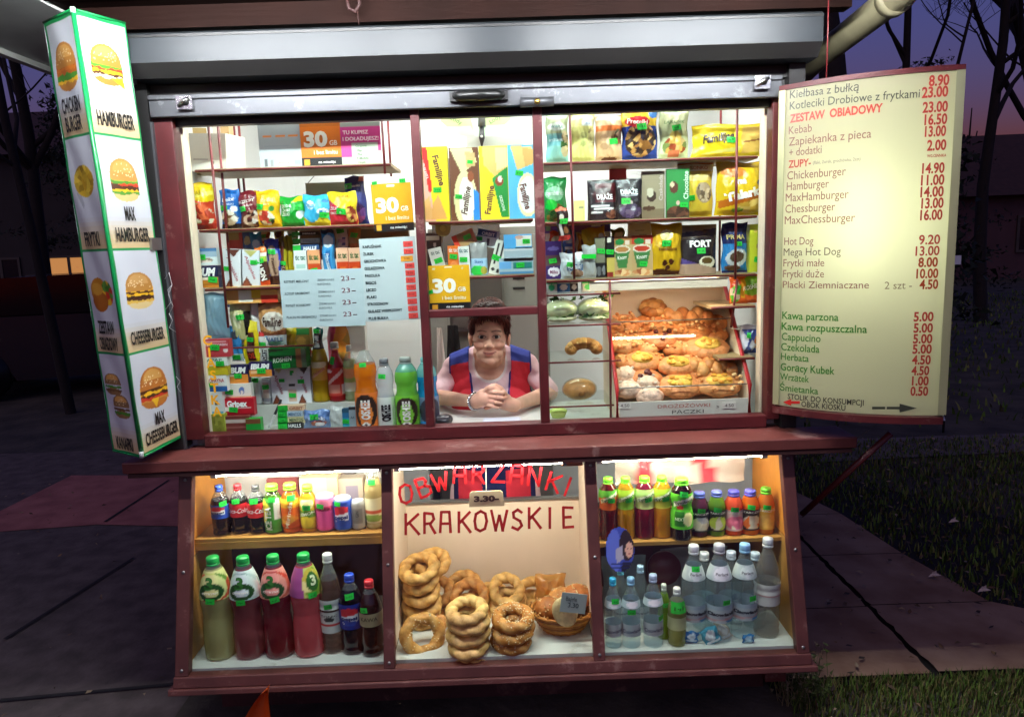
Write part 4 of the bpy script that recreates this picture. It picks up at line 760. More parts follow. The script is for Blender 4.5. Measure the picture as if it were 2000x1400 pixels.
# bottles on the white step
JB = 'bottles on the white step'
bottle('glass_bottle', 'yellow juice bottle with a black and white neck on the white step', (607, 641, 640, 782), .17, 'glassb', 'd2b024', .86, None, [(.30, .55, 'd8a844', [('e', .5, .85, .3, .2, 'f0e0b0'), ('p', [(.25, .2), (.7, .7), (.75, .6), (.3, .1)], 'e8a890'), ('t', 'Helena', .5, .5, .2, 'c07a50', {'rot': 30})]), (.72, .92, '1c1c1e', [('r', .35, .1, .65, .9, 'd8d8d4'), ('t', 'IZI', .5, .5, .3, '1c1c1e', {'rot': 90})])], z=zS, group=JB, st=[(.5, .96, .03)])
bottle('glass_bottle', 'red juice bottle with a green tag on the white step', (640, 673, 668, 782), .17, 'glassb', 'c02028', .86, 'b8b4ac', [(.10, .58, 'c8382e', [('p', [(.2, .45), (.75, .95), (.8, .85), (.25, .35)], 'f0d8d0'), ('r', .72, .05, .84, .4, 'f0e8e4'), ('r', .2, .1, .65, .42, 'd89080'), ('e', .3, .88, .12, .06, 'f4e8e4')])], z=zS, group=JB, st=[(.38, .70, .034, 1.4)])
bottle('glass_bottle', 'clear and green drink bottle on the white step', (671, 697, 674, 782), .17, 'soda', 'b8c8a0', .75, 'd8d4cc', [(.18, .62, '9cb86a', [('e', .5, .75, .4, .2, 'e0a070'), ('r', 0, 0, 1, .35, 'd0d8c8')])], z=zS, group=JB, afill=.6)
bottle('glass_bottle', 'pink and orange drink bottle behind the red one on the white step', (641, 690, 592, 770), .27, 'soda', 'd86a5a', .9, None, [(.30, .80, 'e07a3a', [('r', 0, 0, .45, 1, 'c83a5a'), ('f', .7, .5, .3, .5, ['e88a2a', 'd85a2a', 'b07a30'], 12, 4)])], z=zS, group=JB, st=[(.72, .82, .034)])
carton('white upright bakery carton behind the bottles', (676, 716, 610, 730), .32, 'e4dcd6', [('r', .8, .85, 1, .95, 'd8d080')], .05, z=zS)
GO = 'sports drink bottles on the counter'
OSH = lambda bg: [('e', .5, .5, .30, .46, '33201c'), ('p', [(.40, .10), (.60, .10), (.68, .4), (.60, .75), (.40, .75), (.32, .4)], bg), ('t', 'OSHEE', .5, .54, .22, 'f4f0ea', {'rot': 90, 'w': .46, 'b': .05}), ('e', .5, .12, .09, .075, 'f4f0ea'), ('e', .5, .12, .04, .035, '33201c')]
zO = .986
bottle('sports_bottle', 'orange sports drink bottle beside the glass bottles', (692, 738, 678, 832), .035, 'sport', 'e8861c', .80, None, [(.0, .45, 'e0742a', OSH('e8863a'))], z=zO, group=GO, st=[(.5, .80, .03)])
bottle('sports_bottle', 'clear sports drink bottle with black upright letters', (735, 771, 700, 830), .04, 'sport', 'e8ecf4', .88, '6a6c72', [(.0, .45, 'd4d6d2', [('t', 'OSHEE', .52, .5, .26, '1c1a1c', {'rot': 90, 'w': .50, 'b': .05}), ('r', .22, 0, .26, 1, 'b8a898'), ('r', .72, 0, .78, 1, 'b8d0a8')])], z=zO, group=GO, afill=.5, st=[(.42, .76, .034)])
bottle('sports_bottle', 'green sports drink bottle beside the left mullion', (771, 818, 697, 829), .03, 'sport', '86d452', .80, '8a9490', [(.0, .46, '78c832', OSH('8ed84a'))], z=zO, group=GO, clear='8ad4d0', aclear=.5)
bottle('sports_bottle', 'blue sports drink bottle hidden behind the left mullion', (813, 856, 697, 827), .06, 'sport', '1a9ad0', .72, '7ac8c8', [(.0, .42, '6a88a8', [('e', .6, .5, .3, .46, '3a3a4a'), ('r', 0, 0, 1, .12, '2a8ad0')])], z=zO, group=GO, clear='8ad4d0', aclear=.6)
# a second row of small goods filling the gaps behind
FIL = [(452, 470, 590, 634, .22, 'c83a30', 'f0d8b0', 'scarlet packet'), (470, 490, 640, 700, .22, '7a3a8a', 'd8b0e0', 'purple packet'), (500, 520, 690, 735, .20, 'e07a28', '5a2a1c', 'orange packet'), (533, 552, 640, 684, .24, '2a6ab0', 'e8e8f0', 'azure packet'), (552, 574, 636, 684, .245, 'c8b020', '7a3018', 'mustard packet'),
 (574, 596, 700, 740, .23, '3a7a3a', 'e8e0a0', 'leaf green packet'), (596, 612, 660, 716, .25, 'b02a40', 'f0c8c0', 'crimson packet'), (541, 561, 690, 736, .24, '6a4028', 'e8c890', 'brown packet'), (612, 630, 640, 700, .26, '2a8a8a', 'e0f0e0', 'teal packet'), (440, 458, 560, 600, .24, '4a4ab0', 'e0e0f0', 'indigo packet'),
 (472, 494, 452, 500, .26, '5a7ab0', 'e8d0a0', 'steel blue packet on the third shelf'), (506, 528, 436, 480, .27, 'b8462a', 'f0d8a0', 'brick red packet on the third shelf'), (536, 556, 440, 486, .27, 'c8a83a', '5a2a1a', 'gold packet on the third shelf'), (560, 582, 436, 478, .28, '3a8a4a', 'e8f0d0', 'grass green packet on the third shelf'), (626, 646, 470, 500, .24, '8a2a5a', 'f0d0e0', 'berry packet on the third shelf'),
 (1070, 1094, 452, 498, .27, 'b83a2a', 'f0d8b0', 'red packet at the back of the third right shelf'), (1098, 1124, 448, 498, .28, '3a6ab0', 'e8e8f0', 'blue packet at the back of the third right shelf'), (1196, 1222, 446, 480, .26, '4a8a3a', 'f0e8a0', 'green packet at the back of the third right shelf'), (1128, 1150, 456, 500, .28, 'd88a30', '6a2a1c', 'amber packet at the back of the third right shelf')]
for i, (a, b, t_, bt, y, c1, c2, lb) in enumerate(FIL):
    pack('snack_packet', lb+' in the back row'+(' at the lower left' if i < 10 else ''), 'snack packet', (a, b, t_, bt), y, [('e', .5, .62, .34, .18, c2), ('r', .15, .22, .85, .32, c2), ('f', .5, .12, .4, .1, [c2, c1, '6a4a30'], 8, i)], c1, B, .03, group='small packets in the back row', rot=rnd.uniform(-6, 6), st=[(.5, .42, .026)] if i % 2 else ())
# things lying along the foot of the pane
mb = MB(); a, b = at(526, 834, .075), at(549, 781, .15); mb.tube([a, a+(b-a)*.1, a+(b-a)*.45], .0045, h('b8b8b8')); mb.tube([a+(b-a)*.45, b], .005, h('2a2a2e'))
tag(mb.build('pen', M['plastic']), 'black and silver pen leaning on the white step', 'pen'); 
zl = .987
for i, (lb, base, tc, tx) in enumerate((('black mint roll at the foot of the four rolls behind the pen', '23272a', 'eef0ee', 'HALLS'), ('cream mint roll second from below behind the pen', 'd8d0a0', '4a6a4a', 'MENTOS'), ('pale blue mint roll second from the top behind the pen', 'b4c8d8', '4a6a8a', 'MENTOS'), ('peach mint roll topmost of the four rolls behind the pen', 'e0c0a0', 'a86a4a', 'ORBIT'))):
    pack('sweet_roll', lb, 'sweets', (544, 593+(4 if i % 2 else 0), 823-11*i, 835-11*i), .085, [('r', 0, .0, .36, 1, '1fae3c'), ('t', tx, .68, .5, .5, tc, {'w': .5})], base, Bx, .02, z=zl+.0225*i, group=GH, st=[(.18, .5, .026)])
pack('wafer_pack', 'blue and white biscuit pack lying askew behind the counter edge', 'wafers', (594, 646, 800, 836), .075, [('d', .75, -.3, '7a90b4'), ('e', .55, .3, .3, .16, 'a05a48'), ('e', .6, .26, .2, .1, 'e4e0e0'), ('t', 'góralki', .6, .62, .18, 'eef0f4', {'rot': -10})], '5a7ab0', B, .03, z=zl, st=[(.42, .66, .038)], group='wafer packs')
clearbag('plastic_bag', 'bundle of white plastic cutlery near the orange sports drink', 'cutlery', (644, 672, 793, 836), .07, 'dfe6e6', .8, z=zl, t=.03)
pack('lighter_stand', 'teal and blue lighter holder near the orange sports drink', 'lighters', (670, 683, 797, 834), .07, [('r', 0, .5, 1, .8, '2a6a9a'), ('r', 0, 0, 1, .5, '2aa0b0')], '28506a', Bx, .02, z=zl, st=[(.5, .35, .03)])
pack('battery_pack', 'grey battery pack beside the orange sports drink', 'batteries', (683, 696, 793, 834), .07, [('r', 0, .85, 1, 1, '2a2a30'), ('t', 'AA', .5, .5, .1, '3a4a5a')], '8a98a2', Bx, .02, z=zl)

# ================================================================== BEHIND THE MIDDLE PANE
zm1, zm2 = 1.722, 1.525
FM = lambda tx, r_: ('t', tx, .5, .5, .13, '5a3a34', {'rot': r_, 'w': 2.0, 'b': .03, 'sh': .25})
pack('wafer_box', 'yellow and pink wafer box, leftmost of the four on the middle shelf', 'wafers', (822, 877, 288, 428), .14, [('p', [(0, 0), (.5, 0), (.32, .5), (.1, 1), (0, 1)], 'e8b0a0'), ('p', [(.0, 1), (.28, 1), (.42, .42), (.30, .38), (.15, .8)], 'd8302e'), ('p', [(.08, .02), (.42, .02), (.30, .34), (.05, .25)], 'e4b070'), ('p', [(.35, .02), (.9, .03), (.62, .36), (.40, .22)], 'e2a860'), ('t', 'Familijne', .68, .68, .085, '6a4438', {'rot': -78, 'w': 1.05, 'b': .03}), ('t', 'TRUSKAWKA', .2, .68, .04, 'f4dcdc', {'rot': -74, 'w': .55})], 'ecd428', Bx, .05, z=zm1, st=[(.60, .42, .036)], side='d8c020', group='wafer boxes on the middle shelf')
pack('wafer_box', 'brown and cream wafer box, second of the four on the middle shelf', 'wafers', (880, 936, 290, 428), .14, [('p', [(.02, 1), (.78, 1), (.95, .80), (.42, .64)], 'd6cc9a'), ('p', [(.55, .95), (.9, .92), (.9, .75), (.6, .72)], 'c8a872'), ('e', .52, .28, .40, .40, 'dcd29c'), ('p', [(.98, 0), (.98, .38), (.74, .45), (.78, 0)], '2a7cc8'), ('e', .55, .28, .26, .32, 'ece8dc'), ('t', 'Familijne', .52, .28, .09, '5a4438', {'rot': 80, 'w': .95, 'b': .03, 'sh': .2}), ('e', .72, .6, .12, .07, '8a4a2a')], '6a4028', Bx, .05, z=zm1, st=[(.28, .33, .03), (.72, .80, .024)], side='5a3424', group='wafer boxes on the middle shelf')
pack('wafer_box', 'yellow wafer box with a green corner, third of the four on the middle shelf', 'wafers', (938, 993, 287, 428), .14, [('p', [(.1, 1), (.95, 1), (.95, .7), (.55, .58), (.15, .75)], 'deb068'), ('p', [(.55, .97), (.97, .97), (.97, .72), (.6, .66)], 'e6c894'), ('p', [(.42, .56), (.98, .72), (.98, .02), (.72, .02)], '1f8c3c'), ('e', .68, .52, .14, .07, '8a3a24'), ('e', .7, .55, .08, .04, 'f0e4d0'), ('t', 'Familijne', .30, .27, .085, '6a4438', {'rot': 80, 'w': 1.0, 'b': .03}), ('t', 'ORZECHOWE', .76, .22, .04, 'e0f0e0', {'rot': -78, 'w': .55})], 'ecd428', Bx, .05, z=zm1, side='d8c020', group='wafer boxes on the middle shelf')
pack('wafer_box', 'sky blue wafer box, rightmost of the four on the middle shelf', 'wafers', (993, 1044, 285, 428), .14, [('p', [(.1, 1), (.9, .97), (.95, .74), (.35, .66)], 'e0bc74'), ('p', [(.55, .96), (1, .94), (1, .76), (.65, .7)], 'd0a460'), ('e', .72, .32, .40, .30, 'f0e4b0'), ('e', .74, .32, .34, .25, 'e8ecee'), ('t', 'Familijne', .64, .3, .095, '6a4438', {'rot': -78, 'w': .95, 'b': .03})], '5ab4e2', Bx, .05, z=zm1, st=[(.42, .62, .034)], side='4aa0d0', group='wafer boxes on the middle shelf')
# ceiling shade, hook and the rest
sh_ = thing('paper_banner', 'pale green paper banner hanging fan-like at the top of the middle pane', 'paper banner', at(930, 262, .42))
mb = MB()
for s_ in (-1, 1):
    p = [(0, 0, -.02), (s_*.02, 0, .07), (s_*.13, .01, .075), (s_*.14, .012, .055), (s_*.10, .006, .02)]
    mb.add(p, [(0, 1, 2, 3, 4) if s_ < 0 else (4, 3, 2, 1, 0)], h('cfdca0')); mb.add([(a, b-.002, c*.55-.008) for a, b, c in p], [(0, 1, 2, 3, 4) if s_ < 0 else (4, 3, 2, 1, 0)], h('c4e4c4'))
    letter(mb, 'Lody', lambda x, y: (x, -.001, y), s_*.075, .055, .018, h('4a7a5a'), rot=s_*.5)
mb.build('banner', M['paper'], sh_)
mb = MB(); mb.box(-.012, 0, -.03, .012, .008, .08, h('c8e4d8')); mb.build('stalk', M['paper'], sh_)
mb = MB(); a = at(941, 215, .30); b = at(941, 288, .30)
mb.tube([a, a+(b-a)*.45], [.014, .016], h('6a6a68')); mb.tube([a+(b-a)*.45, a+(b-a)*.75, b], [.009, .012, .002], h('3a3a3c')); mb.ball(a+(b-a)*.72+np.array((0, -.012, 0)), .005, h('f0f0f0'))
tag(mb.build('hanging_opener', M['plastic']), 'grey pointed metal hook hanging before the white back wall', 'hook')
carton('long white carton behind the wafer boxes', (912, 1022, 269, 300), .36, 'cfd4ce', [], .1, z=at(960, 300, .36)[2])
# second middle shelf
ls = thing('lollipop_disc', 'round translucent disc on a thin stick at the left of the middle pane', 'sweets', at(863, 488, .20))
mb = MB(); R3 = Matrix.Rotation(math.pi/2, 3, 'X'); mb.ball((.008, 0, .078), (.030, .006, .030), (*h('c8c490'), .75), 20, 10); mb.ball((.008, -.005, .078), (.012, .004, .012), (*h('e8e09a'), .9)); mb.build('disc', M['clear'], ls)
mb = MB(); mb.tube([(0, 0, 0), (.003, 0, .05)], .002, h('b8b8b0')); mb.build('stick', M['plastic'], ls)
pack('card_reader', 'dark card terminal at the left end of the lower middle shelf', 'card terminal', (832, 866, 455, 520), .24, [('r', .1, .55, .9, .9, '3a3c40'), ('r', 0, .82, .8, .92, 'd8dadc'), ('e', .55, .72, .08, .05, 'c8c8c8')], '2a2a2e', Bx, .05, z=zm2)
pk('white mint box leaning left on the lower middle shelf', (848, 873, 483, 518), .13, 'd8d4ce', [('t', 'tic tac', .5, .85, .14, '4a5a5a', {'w': .7}), ('r', .1, .05, .5, .15, '2a7a5a')], z=zm2, rot=-12, st=[(.6, .55, .036)])
pk('orange mint box in the middle of the lower middle shelf', (875, 897, 480, 516), .135, 'e8762a', [('t', 'tic tac', .5, .87, .15, 'f4e8dc', {'w': .8}), ('e', .5, .3, .36, .2, 'f09050')], z=zm2, st=[(.5, .64, .034)])
pk('white and teal mint box in the middle of the lower middle shelf', (897, 918, 481, 516), .13, 'dce2e0', [('t', 'tic tac', .5, .87, .15, '2a6a6a', {'w': .8}), ('r', .2, .1, .8, .2, 'c8b8c8')], z=zm2, rot=-2, st=[(.45, .55, .034)])
pack('snack_tub', 'grey and pale blue tub with a green field on the lower middle shelf', 'tub', (918, 952, 474, 522), .14, [('r', 0, 0, 1, .52, '9cc0dc'), ('e', .4, .14, .4, .16, '2ec04a'), ('e', .8, .14, .2, .12, 'a8a040'), ('t', 'Skawa', .5, .42, .1, '4a70a0', {'w': .5}), ('r', 0, .52, 1, 1, '8a8c8c')], '8a8c8c', Po, .04, z=zm2)
pack('sweet_roll', 'red and tan bar lying tilted on top of the mint boxes', 'sweet bar', (890, 934, 452, 470), .16, [('r', 0, 0, .2, 1, 'c8402c'), ('r', .85, 0, 1, 1, 'd88a6a')], 'a8885a', Bx, .02, z=at(905, 480, .16)[2], rot=-22, st=[(.66, .55, .034)], group=GH)
pack('sweet_roll', 'white and blue pack fanned out beside the tilted red bar', 'sweets', (928, 970, 449, 477), .18, [('r', .0, .6, .9, .95, '3a5a8a'), ('t', 'ORBIT', .5, .76, .2, 'f0f4f8', {'w': .6}), ('r', .5, .1, .6, .5, '3a4a5a')], 'e0e6ea', Bx, .02, z=at(948, 482, .18)[2], rot=12, st=[(.12, .4, .028)], group=GH)
pack('sweet_roll', 'black and white striped roll standing tilted right of the tub', 'sweets', (952, 974, 468, 515), .15, [('r', .2, .3, .4, .9, '1c1c1e'), ('r', .6, .4, .8, 1, '1c1c1e'), ('e', .3, .14, .14, .06, '1c1c1e'), ('e', .75, .12, .12, .06, '1c1c1e')], 'd8d8cc', Bx, .02, z=zm2, rot=16, st=[(.35, .48, .038)], group=GH)
pack('tissue_pack', 'blue tissue pack on top of two pale ones on the lower middle shelf', 'tissues', (984, 1038, 458, 485), .15, [('r', .42, .15, .98, .92, 'd8dcd4'), ('e', .55, .8, .14, .14, 'c8a090'), ('r', .40, 0, 1, .12, '1f3a40')], '4ea4dc', Bx, .06, z=zm2+.090, st=[(.80, .5, .032)], group='tissue packs on the lower middle shelf')
pack('tissue_pack', 'grey blue tissue pack between two others at the right of the lower middle shelf', 'tissues', (984, 1041, 485, 504), .15, [('r', 0, .8, 1, 1, 'c4d0d4')], 'a4b8c2', Bx, .06, z=zm2+.046, group='tissue packs on the lower middle shelf')
pack('tissue_pack', 'teal striped tissue pack lowest of the three at the right of the lower middle shelf', 'tissues', (975, 1041, 504, 530), .15, [('r', .4, .35, .95, .75, '2a7a7a'), ('r', 0, .3, .35, .8, '6aa8dc'), ('r', 0, 0, 1, .15, '4a86b0')], '9ab4c0', Bx, .06, z=zm2, st=[(.62, .55, .036)], group='tissue packs on the lower middle shelf')
zc = .9865
mb = MB(); q = at(866, 818, .08); mb.ball((0, 0, .014), (.036, .045, .02), h('2a2c30'), 20, 10); mb.box(-.02, -.04, .02, .022, .0, .030, h('5a5e62'))
o = mb.build('telephone', M['plastic'], None, (q[0], .085, zc)); tag(o, 'small dark rounded device on the serving top before the woman', 'device')
mb = MB(); q = at(980, 815, .07); mb.box(-.07, -.03, 0, .07, .035, .006, h('bcc6d4')); mb.box(-.064, -.024, .0062, .064, .029, .009, h('c8d2e0')); o = mb.build('coin_tray', M['plastic'], None, (q[0], .075, zc)); tag(o, 'pale blue coin tray on the serving top under the hands of the woman', 'coin tray')

# ================================================================== BEHIND THE RIGHT PANE
z1, z2, z3 = 1.913, 1.707, 1.501
G1 = 'bags on the top right shelf'
def sn(label, ext, base, art, z, st=(), t=.06, y=YR, k=B, g=G1, rot=0, cat='snack bag', name='snack_bag'): return pack(name, label, cat, ext, y, art, base, k, t, z=z, st=st, group=g, rot=rot)
sn('teal cracker bag at the left end of the top right shelf', (1066, 1110, 222, 310), '8ac4bc', [('r', 0, .58, 1, 1, 'b4c49c'), ('e', .5, .72, .4, .08, 'dfe8e0'), ('t', 'WAFLE', .5, .72, .06, '5a9a90', {'w': .55}), ('r', .1, .35, .7, .55, '7abcc0'), ('f', .85, .38, .22, .26, ['a89a60', '3a5a2a', 'c8b890'], 14, 3), ('t', 'RYŻOWE', .4, .45, .05, 'd8ecec')], z1)
sn('pale yellow cracker bag second from the left on the top right shelf', (1114, 1161, 223, 310), 'd2d484', [('r', 0, .72, 1, 1, 'e0dc9a'), ('r', .5, .74, .95, .86, 'd8e4e4'), ('t', 'bio', .74, .8, .06, '5a7a9a'), ('e', .5, .55, .14, .06, 'aab06a'), ('e', .5, .38, .14, .06, 'aab06a'), ('f', .85, .45, .16, .25, ['b8b078', 'a8a070', 'c8c890'], 14, 5)], z1)
sn('beige cracker bag with an orange top third from the left on the top right shelf', (1162, 1215, 226, 309), 'd0ae84', [('r', 0, .74, 1, 1, 'e0c8a0'), ('r', 0, .66, 1, .76, 'e07a3c'), ('e', .3, .5, .14, .07, 'b89470'), ('e', .3, .32, .14, .07, 'b89470'), ('f', .85, .5, .16, .2, ['8a5a3a', '6a6a4a', 'c8a888'], 10, 5), ('e', .5, .03, .3, .07, '6a3c24')], z1, st=[(.66, .42, .038)])
sn('big blue and yellow pretzel bag on the top right shelf', (1213, 1284, 208, 309), '1f3f92', [('r', 0, .62, 1, 1, 'e8c02c'), ('f', .5, .36, .44, .30, ['b8884a', '3a2818', '8a5c2c', 'd0a868', '2a2430'], 70, 5), ('e', .42, .70, .34, .10, 'd02c34'), ('t', 'Precelki', .42, .70, .09, 'f8f0e8', {'w': .56, 'rot': -6}), ('e', .86, .84, .14, .08, '3a7ac8')], z1, st=[(.52, .60, .044)], t=.08)
sn('pale green crinkle bag on the top right shelf', (1287, 1344, 212, 304), 'bcc69a', [('r', 0, .92, 1, 1, '8a9284'), ('e', .5, .80, .36, .09, 'ccd0aa'), ('t', 'LAJKONIK', .5, .72, .06, '6a8a5a', {'w': .7}), ('e', .5, .45, .2, .09, 'd8c060'), ('e', .62, .34, .14, .07, 'e0d080'), ('f', .5, .26, .42, .18, ['c8a050', '7a8a4a', 'd8b878', 'a04a2c'], 24, 5), ('r', .3, .04, .68, .18, 'c8704a')], z1, st=[(.55, .60, .038)])
sn('long yellow wafer pack lying on the top right shelf', (1350, 1498, 243, 303), 'e2c824', [('p', [(.64, .1), (1, .14), (1, .9), (.66, .92)], 'd0ac54'), ('p', [(.68, .45), (.97, .55), (.97, .50), (.68, .40)], '7a4a24'), ('p', [(.05, .08), (.62, .18), (.62, .3), (.3, .2)], 'd8d070'), ('t', 'Familijne', .34, .60, .24, '4a3a3c', {'w': .42, 'rot': 6, 'b': .04, 'sh': .2})], z1, st=[(.50, .50, .040)], t=.05, cat='wafers', name='wafer_pack', y=.13)
# second right shelf
G2 = 'packs on the second right shelf'
sn('green sweets bag at the left end of the second right shelf', (1060, 1106, 346, 419), '1f8a44', [('e', .5, .62, .4, .16, '8ac49a'), ('t', 'tymbark', .5, .64, .1, 'e8f4ea', {'w': .7}), ('f', .5, .2, .45, .2, ['6a5a2a', '2a6a30', 'a85a2a', '1a4a24'], 18, 5), ('e', .3, .38, .25, .12, '12b83a')], z2, g=G2)
card('price_card', 'pale yellow price card standing left of the black sweets bags', 'price card', (1121, 1142, 392, 428), .14, [('r', .5, .6, .9, .7, '9a9a7a')], 'e8e490', z=z2)
sn('black sweets pouch with a dark red panel on the second right shelf', (1147, 1204, 352, 424), '242226', [('r', .25, .45, .98, .92, '5a1c24'), ('e', .55, .64, .4, .16, '3a1014'), ('t', 'DRAŻE', .58, .58, .12, 'f0e8e8', {'w': .56, 'sh': -.1, 'b': .04}), ('r', .1, .34, .75, .38, 'e8e4e4'), ('r', .2, .26, .9, .30, 'e8e4e4'), ('r', .1, .17, .5, .21, 'd8d4d4'), ('f', .8, .15, .2, .12, ['5a3024', '2a1814', '80503c'], 10, 5)], z2, k=Po, t=.05, g=G2)
sn('black sweets pouch with violet berries on the second right shelf', (1202, 1254, 350, 424), '1c1c20', [('t', 'DRAŻE', .5, .68, .12, 'e8ecec', {'w': .66, 'sh': -.1, 'b': .04}), ('r', .2, .58, .8, .61, 'b8bcc0'), ('e', .42, .40, .2, .09, 'c8b0a8'), ('f', .55, .20, .42, .18, ['3a3048', '504060', '28242c', '6a5a70'], 20, 5)], z2, k=Po, t=.05, g=G2, st=[(.36, .45, .04)], y=YR-.02)
sn('taupe chocolate box on the second right shelf', (1253, 1297, 335, 420), '9a8e74', [('e', .42, .48, .22, .12, '3a2a20'), ('e', .36, .55, .16, .1, 'c8c0a8'), ('r', 0, 0, 1, .2, '7a6c54'), ('e', .3, .22, .28, .05, '4a3020'), ('t', 'Czekolada', .82, .65, .08, 'c8b8b0', {'rot': 90, 'w': 1.1})], z2, k=Bx, t=.02, g=G2, cat='chocolate', name='chocolate_box')
sn('green chocolate box on the second right shelf', (1301, 1345, 330, 417), '2f8a44', [('e', .32, .62, .2, .12, '5a3024'), ('e', .24, .68, .1, .06, 'e0c8a8'), ('r', 0, 0, 1, .14, '4a3a24'), ('f', .5, .12, .5, .12, ['5a3828', '7a4a34', '3a2418'], 12, 5), ('t', 'Chocolate', .84, .66, .10, 'd8e8d4', {'rot': 90, 'w': 1.2}), ('e', .5, .3, .08, .05, 'd0b0a0')], z2, k=Bx, t=.02, g=G2, st=[(.76, .26, .034)], cat='chocolate', name='chocolate_box', y=YR-.02)
sn('tall yellow crisp bag with an orange top on the second right shelf', (1322, 1392, 312, 416), 'ddbe3c', [('r', 0, .90, 1, 1, 'd8702a'), ('r', 0, .80, 1, .90, 'e8e0c0'), ('t', 'SONKO', .55, .85, .06, 'b86a2a', {'w': .5}), ('r', .2, .62, .9, .72, 'e8d080'), ('e', .70, .42, .24, .18, 'a89070'), ('f', .70, .42, .22, .16, ['b09a80', '8a7458', 'c8b498', '6a5a48'], 26, 5), ('r', 0, 0, 1, .06, 'c8a82c')], z2, t=.08, g=G2, st=[(.30, .33, .036)], y=YR+.03)
sn('big yellow crisp bag with slanted white lettering on the second right shelf', (1395, 1491, 317, 417), 'dcb81e', [('f', .7, .22, .3, .18, ['d0a840', 'b89030', 'e0c068'], 10, 5), ('e', .30, .80, .24, .1, 'd88030'), ('t', 'na', .46, .64, .11, 'f4f0e4', {'w': .2, 'b': .05}), ('p', [(.02, .26), (.98, .50), (.98, .36), (.05, .12)], 'b8641c'), ('t', 'Talarki', .52, .40, .15, 'faf6ec', {'w': .78, 'rot': 12, 'b': .06}), ('e', .88, .62, .1, .07, '3a5a8a'), ('e', .42, .1, .12, .04, '6a8a2a')], z2, t=.10, g=G2, rot=2)
carton('small red card hanging behind the black sweets pouches', (1190, 1223, 318, 354), .30, 'd83a44', [('r', 0, .8, 1, 1, 'b82a3a'), ('r', .6, .1, .9, .3, 'e8a06a')], .01, z=z2+.13, kind='price_card')
# third right shelf
G3 = 'packs on the third right shelf'
carton('white carton with a violet blue stripe at the back of the third right shelf', (1062, 1192, 432, 500), .34, 'dcd8d4', [('r', 0, .74, 1, .97, '5458b8'), ('r', .03, .8, .10, .94, '8ae0b8'), ('r', .72, .85, .86, 1, 'd0e0e4')], .02, z=z3+.04)
card('price_card', 'white handwritten card behind the soup sachets', 'price card', (1226, 1272, 430, 464), .28, [('r', .3, .45, .7, .5, 'b8b0b0'), ('r', .5, .25, .8, .3, '8a8a90')], 'e8e4e4', z=z3+.13)
sn('dark violet sweets box at the left end of the third right shelf', (1065, 1096, 471, 532), '342060', [('r', 0, .35, 1, .62, '5a4048'), ('e', .5, .80, .35, .06, '6a60a0'), ('e', .5, .19, .38, .12, 'e8e4ec'), ('t', 'Milka', .5, .19, .10, '8a4a6a', {'w': .5})], z3, k=Bx, t=.03, g=G3, st=[(.45, .48, .034)], cat='sweets', name='sweets_box')
sn('white and blue wafer pack lying on the third right shelf', (1094, 1140, 494, 532), 'c4d0d8', [('r', 0, .65, 1, 1, 'e4e8ec'), ('r', .3, .3, 1, .55, '5a7aa0'), ('e', .7, .2, .28, .16, '8a6a54'), ('t', 'góralki', .62, .48, .2, 'eef2f6', {'w': .6})], z3, g=G3, st=[(.40, .55, .032)], t=.03, y=.13, cat='wafers', name='wafer_pack')
clearbag('plastic_bag', 'clear bundle of white sticks with a green band on the third right shelf', 'sticks', (1137, 1164, 479, 534), .13, 'dfe4e4', .85, z=z3, t=.03)
mb = MB(); q = at(1150, 501, .105); mb.box(-.026, 0, -.008, .026, .0018, .008, h('18c83a')); o = mb.build('paper_band', M['print'], None, q); tag(o, 'neon green paper band round the white sticks', 'price tag')
sn('grey and black razor box on the third right shelf', (1162, 1184, 464, 534), '7c7c66', [('r', 0, 0, 1, .36, '1c1c1e'), ('e', .3, .16, .2, .12, '6a6c6e'), ('e', .75, .18, .18, .12, '7a7c7e')], z3, k=Bx, t=.03, g=G3, st=[(.5, .66, .036)], cat='box', name='razor_box')
sn('black and yellow tube box beside the soup sachets', (1181, 1199, 462, 534), '18181a', [('r', 0, 0, 1, .48, 'c4b058'), ('r', .2, .0, .8, .12, '8a2a24'), ('r', .3, .85, .7, 1, 'e0dccc')], z3, k=Bx, t=.03, g=G3, st=[(.5, .62, .034)], cat='box', name='tube_box')
sn('yellow bag slumped behind the razor box', (1146, 1192, 444, 500), 'e0b62c', [('d', .3, .2, 'c89a24'), ('e', .8, .75, .12, .1, 'dfe0d0')], z3+.03, g=G3, y=.24, rot=-8)
SOUP = lambda c: [('r', 0, .80, 1, 1, c), ('e', .35, .86, .25, .08, '1a7a3a'), ('r', .65, .80, .9, .9, 'd8c8b8'), ('p', [(.05, .68), (.9, .68), (.72, .22), (.25, .22)], '3f7a40'), ('e', .48, .68, .43, .10, 'e0d8c4'), ('e', .48, .68, .36, .07, c), ('t', 'Knorr', .48, .48, .10, 'e8f0e0', {'w': .5, 'rot': 6}), ('f', .5, .09, .48, .09, ['c88a58', 'a85a34', 'd8b888'], 10, 5)]
sn('soup sachet with a tan cup, left of the two on the third right shelf', (1197, 1233, 462, 530), 'b8a070', SOUP('b07a44'), z3, k=Bx, t=.02, g=G3, cat='soup', name='soup_sachet')
sn('soup sachet with a red cup, right of the two on the third right shelf', (1233, 1274, 460, 529), 'b89a6a', SOUP('b83a24'), z3, k=Bx, t=.02, g=G3, st=[(.55, .30, .034)], cat='soup', name='soup_sachet')
